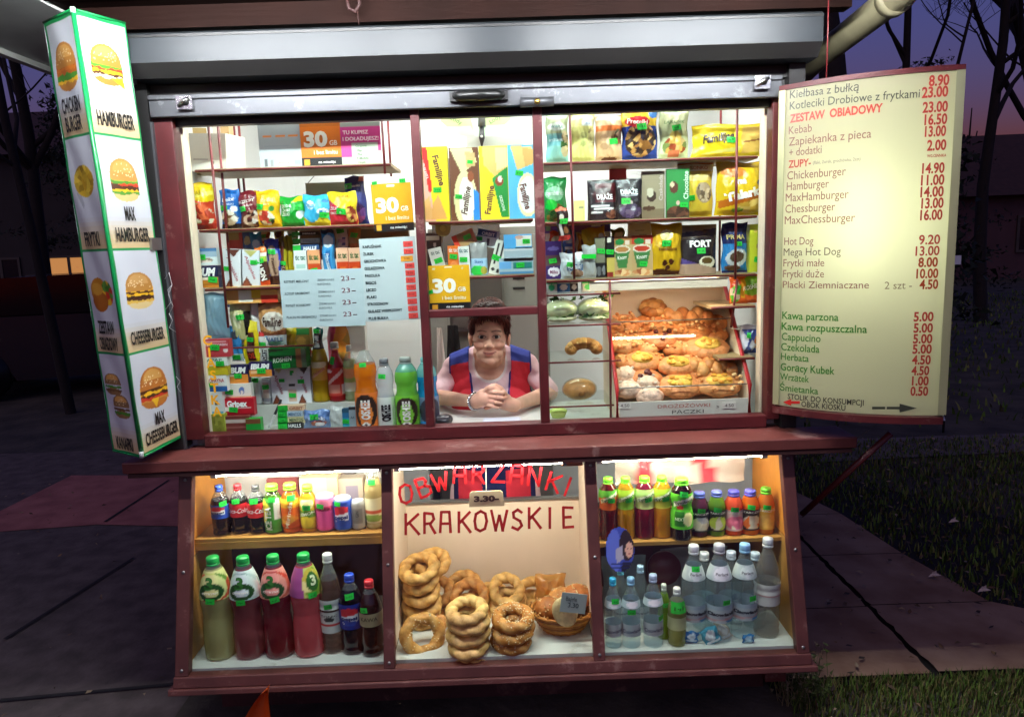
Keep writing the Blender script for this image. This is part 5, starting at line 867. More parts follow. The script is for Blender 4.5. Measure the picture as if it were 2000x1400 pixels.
sn('golden yellow coffee bag with roasted beans on the third right shelf', (1271, 1332, 437, 529), 'd4a81e', [('e', .45, .78, .2, .1, 'e8dc9a'), ('r', .2, .48, .8, .52, 'a8781c'), ('t', 'Familijna', .5, .52, .06, '8a5a1c', {'w': .6}), ('e', .38, .24, .08, .06, '4a2414'), ('e', .58, .26, .08, .06, '4a2414'), ('e', .48, .15, .08, .05, '4a2414'), ('w', .10, .03, 6, 0, '5a2814')], z3, t=.07, g=G3, st=[(.45, .62, .042)], cat='coffee', name='coffee_bag')
sn('black and brown coffee pouch with white lettering on the third right shelf', (1325, 1399, 439, 530), '241c1c', [('r', 0, .84, 1, 1, '8a7440'), ('p', [(0, .84), (1, .92), (1, .78), (0, .70)], '3a2c20'), ('t', 'FORT', .55, .62, .13, 'faf6f0', {'w': .58, 'b': .05}), ('e', .72, .24, .22, .12, 'd8d0b4'), ('e', .72, .27, .16, .07, '5a4420'), ('p', [(0, 0), (1, 0), (1, .10), (.5, .2), (0, .34)], 'a88a74'), ('p', [(0, .34), (.3, .26), (.5, .2), (0, .2)], '4a3a78')], z3, k=Po, t=.06, g=G3, st=[(.56, .47, .040)], cat='coffee', name='coffee_bag')
sn('navy coffee bag with a blue cup picture on the third right shelf', (1409, 1459, 435, 526), '1f2a5c', [('r', 0, .05, 1, .58, '2a7ab8'), ('e', .55, .30, .42, .18, 'c8d0d4'), ('e', .55, .32, .30, .11, '5a4434'), ('e', .4, .1, .3, .06, '6a4a38'), ('t', 'PRIMA', .5, .72, .09, 'c8b878', {'w': .72, 'b': .03})], z3, t=.06, g=G3, st=[(.55, .58, .030)], cat='coffee', name='coffee_bag')
sn('lime yellow tea box at the right end of the third right shelf', (1460, 1497, 438, 523), 'c4ca34', [('r', .5, 0, .54, 1, 'a8b02a'), ('e', .5, .55, .14, .08, '9a7a4a'), ('e', .3, .86, .1, .04, 'e0c860')], z3, k=Bx, t=.05, g=G3, st=[(.45, .26, .038)], cat='tea', name='tea_box')
bar('red and black bar hanging on the left red wire of the right rack', (1090, 1113, 405, 470), .066, '2a201e', [('r', 0, .9, 1, 1, 'd8603a'), ('r', 0, 0, 1, .14, 'b83a34'), ('e', .4, .7, .2, .1, 'e0d0c0'), ('r', .2, .15, .45, .5, 'd0ccc8'), ('e', .7, .3, .2, .1, '8a5a3a')], st=[(.60, .58, .036)], rot=-4, group=None)
# a row of small packs under the third right shelf
for i, (a, b, c1, c2, lb) in enumerate(((1066, 1087, 'e4e8e4', '3ac88a', 'white and mint pack'), (1088, 1112, '3a7ac0', 'e8eef4', 'blue pack'), (1113, 1128, '1c1c24', 'd8d8dc', 'black pack'), (1136, 1160, 'e0e4dc', '5ad87a', 'pale green pack'), (1161, 1196, 'd8a828', 'f0dc80', 'amber pack'))):
    pack('sweet_roll', lb+' in the row above the wrapped sandwiches', 'sweets', (a, b, 540, 560), .16, [('r', 0, .55, 1, .8, c2), ('e', .5, .3, .3, .2, c2)], c1, Bx, .03, z=1.4515, group='small packs above the sandwiches')
rack('glass_shelf', 'stack of thin shelves for sandwiches and rolls beside the middle pane', 0, [(.232, .50, 1.450, 'glass'), (.232, .50, at(1130, 631, .10)[2], 'glass'), (.232, .50, at(1130, 702, .10)[2], 'glass'), (.232, .50, at(1130, 788, .10)[2], 'glass')], [up(1191, 545, 1193, 815, .08)])
zs1, zs2, zs3 = at(1130, 631, .10)[2]+.001, at(1130, 702, .10)[2]+.001, at(1130, 788, .10)[2]+.001
for px, lb in ((1095, 'left one of two wrapped lettuce sandwiches on the glass shelf'), (1160, 'right one of two wrapped lettuce sandwiches on the glass shelf')):
    q = at(px, 600, .17); t_ = thing('sandwich', lb, 'sandwich', (q[0], .17, zs1), group='wrapped sandwiches')
    mb = MB(); mb.ball((0, 0, .045), (.062, .05, .036), h('dcd8aa')); mb.ball((0, 0, .012), (.060, .05, .014), h('c4c8a4')); mb.build('bread', M['bread'], t_)
    mb = MB(); r2 = random.Random(px)
    for k in range(26):
        a = r2.uniform(0, 6.28); c_ = Vector((.055*math.cos(a), .045*math.sin(a), .022+r2.uniform(-.006, .008)))
        if k > 15: c_ = Vector((r2.uniform(-.06, .06), r2.uniform(-.02, .03), .078+r2.uniform(-.004, .012)))
        p = [c_+Vector((r2.uniform(-.02, .02), r2.uniform(-.015, .015), r2.uniform(-.012, .012))) for _ in range(4)]
        mb.add(p, [(0, 1, 2, 3)], h(r2.choice(['2a4a1c', '3f6a2a', '1f3a18', '5a8a3a'])))
    mb.build('lettuce', M['paper'], t_)
    mb = MB(); mb.ball((0, 0, .042), (.068, .055, .045), (*h('dfe8e0'), .14), 18, 10); mb.build('cling_film', M['clear'], t_)
def dough(name, label, cat, loc, parts, mt='pastry', group=None, rot=(0, 0, 0), clearw=None):
    mb = MB()
    for c0, r, col, in parts: mb.ball(c0, r, h(col), 16, 10)
    return tag(mb.build(name, M[mt], None, loc, rot), label, cat, group)
q = at(1140, 690, .17); mb = MB()
for i in range(9):
    a = -1.3+i*.33; mb.ball((.0+.045*math.sin(a)*1.1, 0, .02+.03*math.cos(a)), (.024, .04, .022), h(['c88a44', 'd89a50', 'b87434'][i % 3]))
for i in range(16): mb.ball((rnd.uniform(-.05, .03), rnd.uniform(-.035, -.01), rnd.uniform(.03, .06)), .006, h(rnd.choice(['8a4a24', 'e0b468', 'f0c880', '6a4a24'])), 8, 6)
tag(mb.build('cheese_pastry', M['pastry'], None, (q[0], .17, zs2)), 'golden cheese pastry with a ragged edge on the middle glass shelf', 'pastry')
q = at(1132, 775, .17); t_ = thing('bread_roll', 'round brown bread roll in film on the lower glass shelf', 'bread roll', (q[0], .17, zs3))
mb = MB(); mb.ball((0, 0, .040), (.062, .055, .040), h('c08a4a'), 20, 12); mb.ball((.004, -.03, .032), (.02, .03, .018), h('8a5a24')); mb.build('crumb', M['bread'], t_)
mb = MB(); mb.ball((0, 0, .041), (.067, .059, .043), (*h('f0e4d0'), .12), 20, 12); mb.build('cling_film', M['clear'], t_)
q = at(1091, 800, .10); mb = MB(); mb.lathe([(.024, 0, h('b4c06a')), (.032, .018, h('c0cc78')), (.034, .024, h('a8b85a')), (.02, .032, h('bcc878')), (0.0005, .034, h('bcc878'))], 20); tag(mb.build('paper_cup', M['paper'], None, (q[0], .12, zc)), 'small pale green paper muffin cup on the serving top', 'paper cup')

# pastry display tray
pA = at(1200, 553, .34); pB = at(1382, 550, .34); pC = at(1205, 790, .035); pD = at(1463, 785, .035)
xa, xb = pC[0], pD[0]; T_ = thing('pastry_tray', 'white open-fronted pastry tray with red edging and a lettered front board', 'pastry tray', (xa, .035, zc)); LX = xb-xa
hb, hf, dp = 1.455-zc, .055, .33; ib = pA[0]-xa; ibr = pB[0]-xa
mb = MB(); mb.add([(0, 0, .012), (LX, 0, .012), (LX, dp, .13), (0, dp, .13)], [(0, 1, 2, 3)]); mb.add([(0, dp, .12), (LX, dp, .12), (LX, dp, hb), (0, dp, hb)], [(0, 1, 2, 3)]); mb.build('tray_floor', M['cream'], T_)
mb = MB()
for x in (0, LX): mb.hexa([(x-.004, 0, 0), (x+.004, 0, 0), (x+.004, dp, 0), (x-.004, dp, 0), (x-.004, 0, hf+.055), (x+.004, 0, hf+.055), (x+.004, dp, hb), (x-.004, dp, hb)])
mb.build('side_panel', M['cream'], T_)
mb = MB()
for x in (0, LX): mb.tube([(x, -.006, 0), (x, -.006, hf+.06), (x, dp, hb+.006)], .0075)
mb.tube([(0, dp, hb+.006), (LX, dp, hb+.006)], .0075); mb.build('edging', M['redtrim'], T_)
mb = MB(); mb.box(.008, -.012, .012, LX-.008, -.004, .012+hf, h('d6d2c8')); mb.box(.008, -.012, 0, LX-.008, -.004, .0118, h('c8a82a'))
pl = lambda x, y: (x, -.0128, y)
letter(mb, 'DROŻDŻÓWKI', pl, LX*.50, .048, .013, h('b8564a'), width=.19); letter(mb, 'PĄCZKI', pl, LX*.53, .026, .014, h('4a4440'), width=.115); letter(mb, '>', pl, LX*.755, .040, .014, h('4a4440'))
for x, y, ww in ((LX*.84, .044, .05), (LX*.055, .057, .045)):
    mb.box(x-ww/2, -.0145, y-.012, x+ww/2, -.0128, y+.012, h('e4ded6')); letter(mb, '4.50', lambda a, b: (x+a, -.0152, y+b), 0, 0, .012, h('5a4a48'), width=.032)
mb.build('front_board', M['print'], T_)
mb = MB(); mb.add([(0.006, .004, hf+.06), (LX-.006, .004, hf+.06), (LX-.006, .19, hf+.06+.22), (.006, .19, hf+.06+.22)], [(0, 1, 2, 3)]); mb.build('glass_front', M['glass'], T_)
mb = MB(); mb.tube([(.006, .004, hf+.062), (LX-.006, .004, hf+.062)], .0022); mb.tube([(.006, .19, hf+.282), (LX-.006, .19, hf+.282)], .0025); mb.build('glass_rail', M['steel'], T_)
# pastries: pixel centre, pixel size, kind
PT = [(1276, 607, 50, 40, 'swirl', 'twisted brown bun topmost at the back of the pastry tray'), (1343, 622, 76, 36, 'plait', 'long glazed plait at the back right of the pastry tray'),
 (1222, 635, 54, 40, 'crumb', 'crumbly bun at the back left of the pastry tray'), (1290, 640, 60, 40, 'plain', 'glossy bun behind the berry bun in the pastry tray'), (1348, 650, 74, 36, 'plain', 'flat glossy bun under the long plait'),
 (1223, 672, 60, 44, 'crumb', 'orange crumb bun at the left of the pastry tray'), (1290, 662, 60, 40, 'berry', 'bun with three dark berries in the middle of the pastry tray'), (1382, 680, 78, 46, 'cheese', 'square cheese bun at the right of the pastry tray'),
 (1254, 708, 66, 42, 'cheese', 'cheese bun with a small yolk patch left of centre in the pastry tray'), (1324, 716, 70, 40, 'cheese', 'cheese bun with a wide yellow patch in the middle of the pastry tray'), (1392, 722, 72, 40, 'plait', 'knotted plait at the right of the pastry tray'),
 (1262, 742, 60, 36, 'berry', 'bun with one dark berry near the front left of the pastry tray'), (1222, 735, 42, 32, 'sugar', 'sugared doughnut rearmost of the sugared ones'), (1264, 752, 50, 30, 'sugar', 'sugared doughnut beside the one-berry bun'),
 (1228, 762, 50, 30, 'sugar', 'sugared doughnut at the front left corner'), (1270, 775, 50, 30, 'sugar', 'sugared doughnut at the very front of the tray'), (1328, 755, 76, 46, 'cheese', 'large cheese bun at the front centre of the pastry tray'), (1405, 752, 82, 46, 'ring', 'round cheese bun with a ring of crumbs at the front right of the tray')]
def tray_depth(px, py):     # ray meets the sloping pile of buns
    d = ray(px, py); best = None
    for k in range(60):
        y = .05+.005*k; p = CAMP+d*((y+CD)/d[1]); 
        if p[2] <= zc+.055+ (y-.035)*1.05: best = p; break
    return best if best is not None else at(px, py, .3)
for px, py, ww, hh, kd, lb in PT:
    p = tray_depth(px, py); s_ = (p[1]+CD)/F; a = ww*s_/2*1.16; b = hh*s_/2*1.3; r2 = random.Random(px+py)
    mb = MB(); tilt = Matrix.Rotation(math.radians(38), 3, 'X')
    base = {'sugar': 'ecc4ae', 'crumb': 'e0925a', 'swirl': 'c88c54', 'plait': 'd08450', 'plain': 'de8c50', 'cheese': 'e0905a', 'berry': 'dc8654', 'ring': 'e0985e'}[kd]
    def lump(x, y, z, r, c_): mb.ball(tilt @ Vector((x, y, z)), r, h(c_), 14, 9, 0, tilt)
    if kd == 'swirl':
        for i in range(9):
            q = i*.75; lump(a*.5*math.cos(q), b*.6*math.sin(q), .012, (a*.48, b*.36, .024), ['b8743c', 'd09858', '9a5c2c'][i % 3])
        lump(0, 0, .028, (a*.5, b*.5, .02), 'c08448')
    elif kd == 'plait':
        for i in range(6): lump(-a*.85+a*1.7*i/5, b*.25*(-1)**i, .008, (a*.34, b*.75, .030), ['d08a50', 'dc9c60', 'c07840'][i % 3])
    else:
        for i in range(7): q = i*.9; lump(a*.32*math.cos(q), b*.32*math.sin(q), 0, (a*.70, b*.72, .026), base)
        if kd == 'cheese' or kd == 'ring':
            lump(0, 0, .022, (a*.58, b*.55, .016), 'f4bc54')
            for i in range(8): lump(r2.uniform(-a, a)*.4, r2.uniform(-b, b)*.35, .034, (a*.14, b*.16, .006), r2.choice(['f4b848', 'e89830']))
        if kd in ('crumb', 'ring', 'plain'):
            for i in range(16): q = r2.uniform(0, 6.28); rr = r2.uniform(.2, .9) if kd != 'ring' else r2.uniform(.7, .95); lump(a*rr*math.cos(q), b*rr*math.sin(q), .028, (.008, .008, .006), r2.choice(['eeaa70', 'f4c088', 'd88a4c']))
        if kd == 'berry':
            for i in range(4): lump(r2.uniform(-a, a)*.6, r2.uniform(-b, b)*.5, .028, (.010, .010, .007), '5a1a1c')
        if kd == 'sugar':
            lump(0, 0, .014, (a*.8, b*.8, .022), 'ecc8b4')
            for i in range(10): lump(r2.uniform(-a, a)*.6, r2.uniform(-b, b)*.6, .028, (a*.14, b*.14, .006), r2.choice(['f4e0d4', 'e8b8a0']))
    tag(mb.build('pastry', M['pastry'], None, p+np.array((0, .012, 0))), lb, 'pastry', 'pastries in the tray')
FB = []
for py in (628, 652, 678, 702, 728, 752):
    for px in range(1212 if py < 700 else 1225, 1425, 27):
        if all(abs(px-q[0]) > q[2]*.36 or abs(py-q[1]) > q[3]*.42 for q in PT+FB): FB.append((px, py, 44, 30))
for px, py, ww, hh in FB:
    p = tray_depth(px, py); s_ = (p[1]+CD)/F; a = ww*s_/2*1.2; b = hh*s_/2*1.4; r2 = random.Random(px*7+py); mb = MB(); tilt = Matrix.Rotation(math.radians(36), 3, 'X'); cl = r2.choice(['e0925a', 'dc8a50', 'e49c62', 'd88448'])
    for i in range(5): q = i*1.25; mb.ball(tilt @ Vector((a*.3*math.cos(q), b*.3*math.sin(q), 0)), (a*.68, b*.7, .024), h(cl), 14, 9, 0, tilt)
    for i in range(5): q = r2.uniform(0, 6.28); rr = r2.uniform(0, .7); mb.ball(tilt @ Vector((a*rr*math.cos(q), b*rr*math.sin(q), .024)), (.007, .007, .005), h(r2.choice(['f0b070', 'f4c890', 'c87438'])), 6, 4, 0, tilt)
    tag(mb.build('pastry', M['pastry'], None, p+np.array((0, .022, -.008))), 'plain golden crumb bun half hidden between the topped buns in the pastry tray', 'pastry', 'pastries in the tray')
# right wall shelves
sn('orange and green jelly bag on the small right shelf', (1424, 1491, 537, 590), 'e0682a', [('e', .62, .62, .36, .34, '7ab02a'), ('t', 'ROSHEN', .60, .60, .16, 'eef4e0', {'w': .5, 'rot': 12}), ('r', .30, .2, .42, .9, 'e8b02a'), ('f', .14, .4, .14, .4, ['e8e0d8', 'c83a24', '5ac83a'], 10, 5)], 1.386, st=[(.16, .5, .036, 1.3)], t=.05, g=None, y=.16)
sn('small blue and orange croissant bag on the lower right shelf', (1445, 1491, 634, 690), '3a4a94', [('e', .75, .42, .25, .24, 'd8843c'), ('p', [(0, .9), (.3, .55), (.15, 0), (0, 0)], 'd8dcec'), ('p', [(.4, .5), (.6, .3), (.5, .1), (.3, .3)], 'e4e8f4'), ('r', 0, .85, 1, 1, 'c8d0e4')], 1.196, st=[(.3, .66, .026, 1.4)], t=.05, g=None, y=.16)
mb = MB(); q = at(1468, 618, .2); mb.lathe([(.001, 0, h('e8e8e4')), (.05, .002, h('f0f0ec')), (.056, .008, h('f0f0ec')), (.05, .006, h('dcdcd8')), (.001, .004, h('e8e8e4'))], 24, cap=False); mb.build
o = mb.build('saucer', M['plastic'], None, (q[0]-.02, .22, 1.196+.085)); tag(o, 'white saucer on the tin above the croissant bag', 'saucer')
o = MB(); o.lathe([(.036, 0, h('b8a890')), (.038, .08, h('c8b8a0')), (.036, .083, h('d8d0c4')), (.0005, .084, h('d8d0c4'))], 24); tag(o.build('tin', M['plastic'], None, (q[0]-.02, .22, 1.196)), 'beige tin under the white saucer', 'tin')

# ================================================================== THE DISPLAY CASES
zt = ZL+.001; yb0 = -.105
GA = 'drinks on the shelf of the left case'
PEP = [('e', .5, .5, .22, .36, 'f0f0f4'), ('p', [(.28, .5), (.72, .62), (.70, .8), (.5, .88), (.3, .8)], 'd02c38'), ('p', [(.28, .42), (.72, .3), (.6, .15), (.4, .15)], '2448a8'), ('t', 'pepsi', .5, .46, .14, '1c2c6c', {'w': .36, 'b': .05})]
COLA = [('t', 'Coca-Cola', .5, .5, .34, 'fafafa', {'w': .62, 'sh': .25})]
bottle('cola_bottle', 'cola bottle with blue label and cap at the left of the left case shelf', (413, 450, 947, 1048), yb0, 'soda', '301410', .72, '3a5ac8', [(.36, .64, '2a50b4', PEP)], z=zt, st=[(.85, .66, .034)], group=GA)
bottle('cola_bottle', 'cola bottle with red cap and red label on the left case shelf', (450, 486, 945, 1048), yb0+.01, 'soda', '2c1410', .70, 'd83038', [(.36, .64, 'd42a30', COLA)], z=zt, st=[(.5, .69, .034)], group=GA)
bottle('cola_bottle', 'cola bottle with grey cap and red label on the left case shelf', (484, 521, 947, 1047), yb0, 'soda', '241414', .70, '4a4a4c', [(.36, .66, 'e03434', COLA)], z=zt, st=[(.5, .71, .036)], group=GA)
bottle('tea_bottle', 'iced tea bottle with lime and white label on the left case shelf', (515, 553, 945, 1046), yb0, 'soda', '5a8a2a', .8, '8ae83a', [(.04, .74, '4a9a34', [('p', [(.25, 1), (.5, .8), (.35, .3), (.2, .3)], 'f0e44a'), ('r', .60, .4, .78, 1, 'eef0e4'), ('t', 'ICE TEA', .42, .42, .17, 'f4f8ee', {'rot': 90, 'w': .7, 'b': .05})])], z=zt, st=[(.62, .72, .03)], group=GA, clear='d0e0b0', aclear=.3, capk=.62)
bottle('juice_bottle', 'orange juice drink bottle with lime cap on the left case shelf', (549, 589, 943, 1044), yb0, 'soda', 'f07818', .84, '9af040', [(.12, .72, 'ee6a1c', [('r', 0, .7, 1, 1, 'f4b02a'), ('t', 'Mirinda', .5, .45, .12, 'fce8c8', {'rot': 80, 'w': .8}), ('f', .5, .25, .3, .2, ['f08a2a', 'e05a18', 'f4a840'], 10, 4)])], z=zt, st=[(.66, .74, .036)], group=GA, capk=.6)
bottle('juice_bottle', 'yellow lemon drink bottle with lime cap on the left case shelf', (586, 620, 946, 1043), yb0, 'soda', 'e0b028', .84, '9aec38', [(.10, .72, 'd8c02a', [('e', .5, .85, .24, .2, 'f0e8a0'), ('r', 0, .38, 1, .62, '6a9a2a'), ('e', .45, .22, .24, .2, 'f4d83a'), ('t', 'LEMON', .5, .52, .1, 'f4f4e0', {'rot': 12, 'w': .5})])], z=zt, st=[(.5, .55, .036)], group=GA, capk=.6)
bottle('drink_can', 'pink energy drink can on the left case shelf', (617, 656, 964, 1042), yb0, 'can', 'e8569c', z=zt, cap=None, lab=[(.08, .90, 'e8569c', [('r', 0, .7, 1, 1, 'ee86a8'), ('r', .25, .62, .75, .78, 'd0406a'), ('t', 'TIGER', .5, .7, .1, '5a1030', {'w': .4})])], st=[(.35, .74, .034)], group=GA, cat='can')
bottle('drink_can', 'blue cola can with a round emblem on the left case shelf', (652, 689, 969, 1040), yb0, 'can', '2850b8', z=zt, cap=None, lab=[(.08, .90, '2850b8', PEP)], st=[(.32, .86, .03)], group=GA, cat='can')
bottle('drink_can', 'narrow grey can on the left case shelf', (687, 714, 975, 1037), yb0+.01, 'can', 'a8a8a4', z=zt, cap=None, lab=[(.1, .88, 'a8a49c', [('r', .3, .2, .7, .8, '8a867e'), ('t', 'GIN', .5, .6, .12, '4a4a48', {'rot': 90})])], group=GA, cat='can')
bottle('juice_bottle', 'tall cloudy bottle at the right end of the left case shelf', (712, 747, 908, 1036), yb0+.01, 'soda', 'd8c890', .8, 'e8e0c8', [(.10, .50, 'e0d8b0', [('r', .2, .4, .8, .5, 'c85a3a'), ('e', .5, .2, .35, .14, '8aa84a')])], z=zt, st=[(.5, .76, .034)], group=GA, afill=.7)
# floor of the left case
GT = 'tall three litre juice drinks in the left case'
L3 = lambda bg, fr: [('f', .5, .45, .5, .5, fr, 14, 4), ('e', .5, .45, .36, .46, bg), ('e', .5, .30, .26, .30, '1f4a1c'), ('t', '3', .48, .62, .40, '2a6a24', {'w': .17, 'b': .045}), ('e', .52, .28, .14, .14, bg), ('t', 'CYTRYNY', .5, .28, .07, 'f0f0e0', {'w': .3})]
zf = .263; yf0 = -.235
def yfl(px, py, z): return float(atz(px, py, z)[1])
for i, (a, b, t_, fc, bg, fr, af, lb, st) in enumerate((
  (394, 456, 1086, 'ccc88a', 'd8d890', ['d8a83a', '6a9a3a', 'e05a3a', 'c8d46a'], .80, 'tall drink bottle with pale green contents and a green cap, leftmost in the left case', (.5, .615)),
  (452, 514, 1086, 'a8505a', 'd4e4e0', ['b8d4d0', 'e0ecea', '8ab4a8'], .62, 'tall drink bottle with a white label and wine red contents in the left case', (.5, .60)),
  (511, 571, 1083, '8a1a30', 'e89a8a', ['d8442a', 'e87a5a', 'c8302a'], .88, 'tall drink bottle with a red label and dark cherry contents in the left case', (.62, .61)),
  (569, 631, 1080, 'e0606a', 'c8d46a', ['b04a8a', '8a3a7a', 'c8d46a'], .86, 'tall drink bottle with a violet label and pink contents in the left case', (.86, .63)))):
    if i == 3: lab_art = [('r', 0, 0, .55, 1, 'a0508a'), ('f', .75, .5, .25, .5, ['d8c84a', '8ab43a', 'e0d88a'], 10, 4), ('e', .74, .52, .14, .34, '2f6a24'), ('t', '3', .74, .58, .34, 'e0ecc0', {'w': .12, 'b': .045})]
    else: lab_art = L3(bg, fr)
    bottle('juice_bottle', lb, (a, b, t_, 1292-2*i), yfl((a+b)/2, 1292-2*i, zf), 'waist', fc, .90, '1fa04a', [(.615, .885, bg, lab_art)], z=zf, st=[(*st, .038)], group=GT, afill=af, hcap=.048, capk=.40)
bottle('soda_bottle', 'clear bottle with a white cap and white label beside the pink tall bottle', (623, 669, 1080, 1278), yfl(646, 1278, zf), 'water', '8a6a60', .75, 'eceae4', [(.22, .44, 'd0d4cc', [('e', .5, .65, .12, .12, '3a3a3a'), ('r', .2, .36, .8, .46, 'c83a3a'), ('t', 'TONIC', .5, .82, .1, '4a4a4a', {'w': .4})]), (.46, .56, 'd0d4cc', [])], z=zf, st=[(.5, .50, .034)], afill=.45)
bottle('cola_bottle', 'tall dark cola bottle with a blue cap and round emblem on the left case floor', (663, 711, 1120, 1280), yfl(687, 1280, zf), 'soda', '1c1024', .82, '3050c0', [(.34, .66, '1f2c84', PEP)], z=zf, st=[(.55, .76, .038)], afill=.93)
bottle('cola_bottle', 'dark bottle with a cream label and red cap on the left case floor', (702, 748, 1132, 1284), yfl(725, 1284, zf), 'soda', '3a1418', .84, 'd02c34', [(.42, .60, 'b0a07a', [('t', 'KAWA', .5, .6, .3, '5a4a34', {'w': .4})])], z=zf, st=[(.28, .65, .034)], afill=.9)
# odds and ends at the back of the left case
carton('cream carton at the back of the left case', (590, 664, 928, 985), .06, 'e0cca8', [('r', .7, 0, 1, 1, 'c8b090')], .06, z=zt)
carton('white crumpled carton at the back right of the left case', (664, 712, 930, 990), .07, 'b8a898', [('r', .3, .4, .8, .8, '8a8090')], .05, z=zt)
mb = MB(); 
for (a, b, c_) in (((.0, .0), (.12, .10), 'a85a5a'), ((.14, .0), (.24, .12), '9a7478'), ((.26, .01), (.30, .13), 'b8a8a4'), ((.30, .01), (.34, .13), '8a8488')): mb.box(a[0], 0, a[1], b[0], .02, b[1], h(c_))
tag(mb.build('magazines', M['paper'], None, (-.86, .165, .67)), 'row of faded magazines at the back of the left case', 'magazines')

# the middle case: bread rings
def ring_mesh(seed, R_=.050, r=.025, seeds=0, base='d09a4e', open_=0):
    r2 = random.Random(seed); mb = MB(); nu, nv = 72, 14
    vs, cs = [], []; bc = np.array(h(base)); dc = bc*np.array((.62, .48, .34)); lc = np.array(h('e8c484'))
    ph = r2.uniform(0, 6); e = 1+r2.uniform(-.05, .07); ph2 = r2.uniform(0, 6); kt = r2.choice([7.0, 8.0, 9.0])
    for i in range(nu):
        t = 2*math.pi*i/nu
        for j in range(nv):
            q = 2*math.pi*j/nv
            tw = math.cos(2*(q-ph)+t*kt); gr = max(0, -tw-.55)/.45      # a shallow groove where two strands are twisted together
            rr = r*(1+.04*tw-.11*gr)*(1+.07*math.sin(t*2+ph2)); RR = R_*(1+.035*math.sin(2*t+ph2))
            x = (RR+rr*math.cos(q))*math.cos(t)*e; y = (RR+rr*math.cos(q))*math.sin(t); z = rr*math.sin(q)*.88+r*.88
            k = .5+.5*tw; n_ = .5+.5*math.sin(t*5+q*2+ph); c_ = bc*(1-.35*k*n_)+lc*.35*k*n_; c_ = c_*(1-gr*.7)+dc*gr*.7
            vs.append((x, y, z)); cs.append((*np.clip(c_, 0, 1), 1))
    fs = [(i*nv+j, ((i+1) % nu)*nv+j, ((i+1) % nu)*nv+(j+1) % nv, i*nv+(j+1) % nv) for i in range(nu) for j in range(nv)]
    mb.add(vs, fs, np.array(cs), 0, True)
    for k in range(seeds):
        t = r2.uniform(0, 6.28); q = r2.uniform(.2, 2.9); rr = r*1.02
        c0 = ((R_+rr*math.cos(q))*math.cos(t)*e, (R_+rr*math.cos(q))*math.sin(t), rr*math.sin(q)*.88+r*.88)
        mb.ball(c0, (.0026, .0018, .0015), h(r2.choice(['efdcae', 'e4c890', 'f4e8c8'])), 6, 4)
    return mb
GR = 'bread rings in the middle case'
def rings(px, pys, y, R_, seeds, base, lb, tiltx=0, r=.021):
    q = at(px, pys[0], y); X = q[0]; R_ = R_*.90; tiltx = tiltx*.75; r = min(r, .0215)
    for i, py in enumerate(pys):
        z = at(px, py, y)[2]-r
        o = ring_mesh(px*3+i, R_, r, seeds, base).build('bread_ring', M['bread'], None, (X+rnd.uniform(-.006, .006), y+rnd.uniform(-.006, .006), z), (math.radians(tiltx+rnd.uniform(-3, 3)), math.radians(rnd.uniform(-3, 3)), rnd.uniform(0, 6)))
        o.rotation_mode = 'ZYX'; tag(o, lb[i], 'bread ring', GR)
rings(824, [1214, 1192, 1170, 1148, 1125, 1104], -.03, .060, 0, 'd8a65c', ['golden bread ring at the foot of the tall left stack', 'golden bread ring second from the foot of the tall left stack', 'golden bread ring third from the foot of the tall left stack', 'golden bread ring fourth from the foot of the tall left stack', 'golden bread ring fifth from the foot of the tall left stack', 'golden bread ring sixth from the foot of the tall left stack'], 34)
rings(843, [1094], .03, .052, 0, 'd8a458', ['lone small golden bread ring topmost in the tall left stack'], 40)
rings(855, [1190, 1150], .05, .054, 0, 'c88c44', ['bread ring half hidden behind the tall left stack, lower of two', 'bread ring half hidden behind the tall left stack, upper of two'], 40)
rings(918, [1188, 1160], .02, .064, 0, 'c4843e', ['bread ring behind the front golden stack, lower of two', 'browned bread ring behind the front golden stack, upper of two'], 44, .023)
rings(905, [1140], .09, .058, 0, 'c89048', ['brown bread ring at the very back left of centre'], 44)
rings(917, [1276, 1254, 1232, 1210, 1190], yfl(917, 1290, .267)+.07, .058, 0, 'deb46c', ['pale bread ring lowest of the front centre stack', 'pale bread ring second lowest of the front centre stack', 'pale bread ring in the middle of the front centre stack', 'pale bread ring second highest of the front centre stack', 'pale plump bread ring on top of the front centre stack'], 14, .022)
rings(990, [1196, 1172, 1148], .03, .058, 0, 'daac62', ['golden bread ring behind the sesame stack, lowest of three', 'golden bread ring behind the sesame stack, middle of three', 'golden bread ring behind the sesame stack, top of three'], 40)
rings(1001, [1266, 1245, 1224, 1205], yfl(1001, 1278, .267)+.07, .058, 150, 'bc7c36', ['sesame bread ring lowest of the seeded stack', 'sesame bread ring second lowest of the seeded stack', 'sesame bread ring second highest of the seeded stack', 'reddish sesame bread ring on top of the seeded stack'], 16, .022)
rings(1040, [1180, 1152], .08, .056, 0, 'd8a65a', ['golden bread ring at the back beside the bag of rolls, lower of two', 'golden bread ring at the back beside the bag of rolls, upper of two'], 38)
rings(880, [1215], -.02, .056, 0, 'd2a058', ['golden bread ring half hidden between the left and front centre stacks'], 30)
rings(955, [1232, 1212], -.02, .056, 0, 'cc9650', ['bread ring half hidden between the two front stacks, lower of two', 'bread ring half hidden between the two front stacks, upper of two'], 30)
rings(1045, [1225], -.02, .054, 0, 'd09c54', ['golden bread ring tucked beside the wicker basket'], 30)
rings(960, [1160], .12, .056, 0, 'd8a65c', ['golden bread ring at the very back of the middle case'], 40)
q = at(822, 1243, -.20); o = ring_mesh(991, .056, .021, 60, 'c89048').build('bread_ring', M['bread'], None, (q[0], -.185, q[2]), (math.radians(64), 0, .4)); tag(o, 'bread ring standing on edge at the front left', 'bread ring', GR)
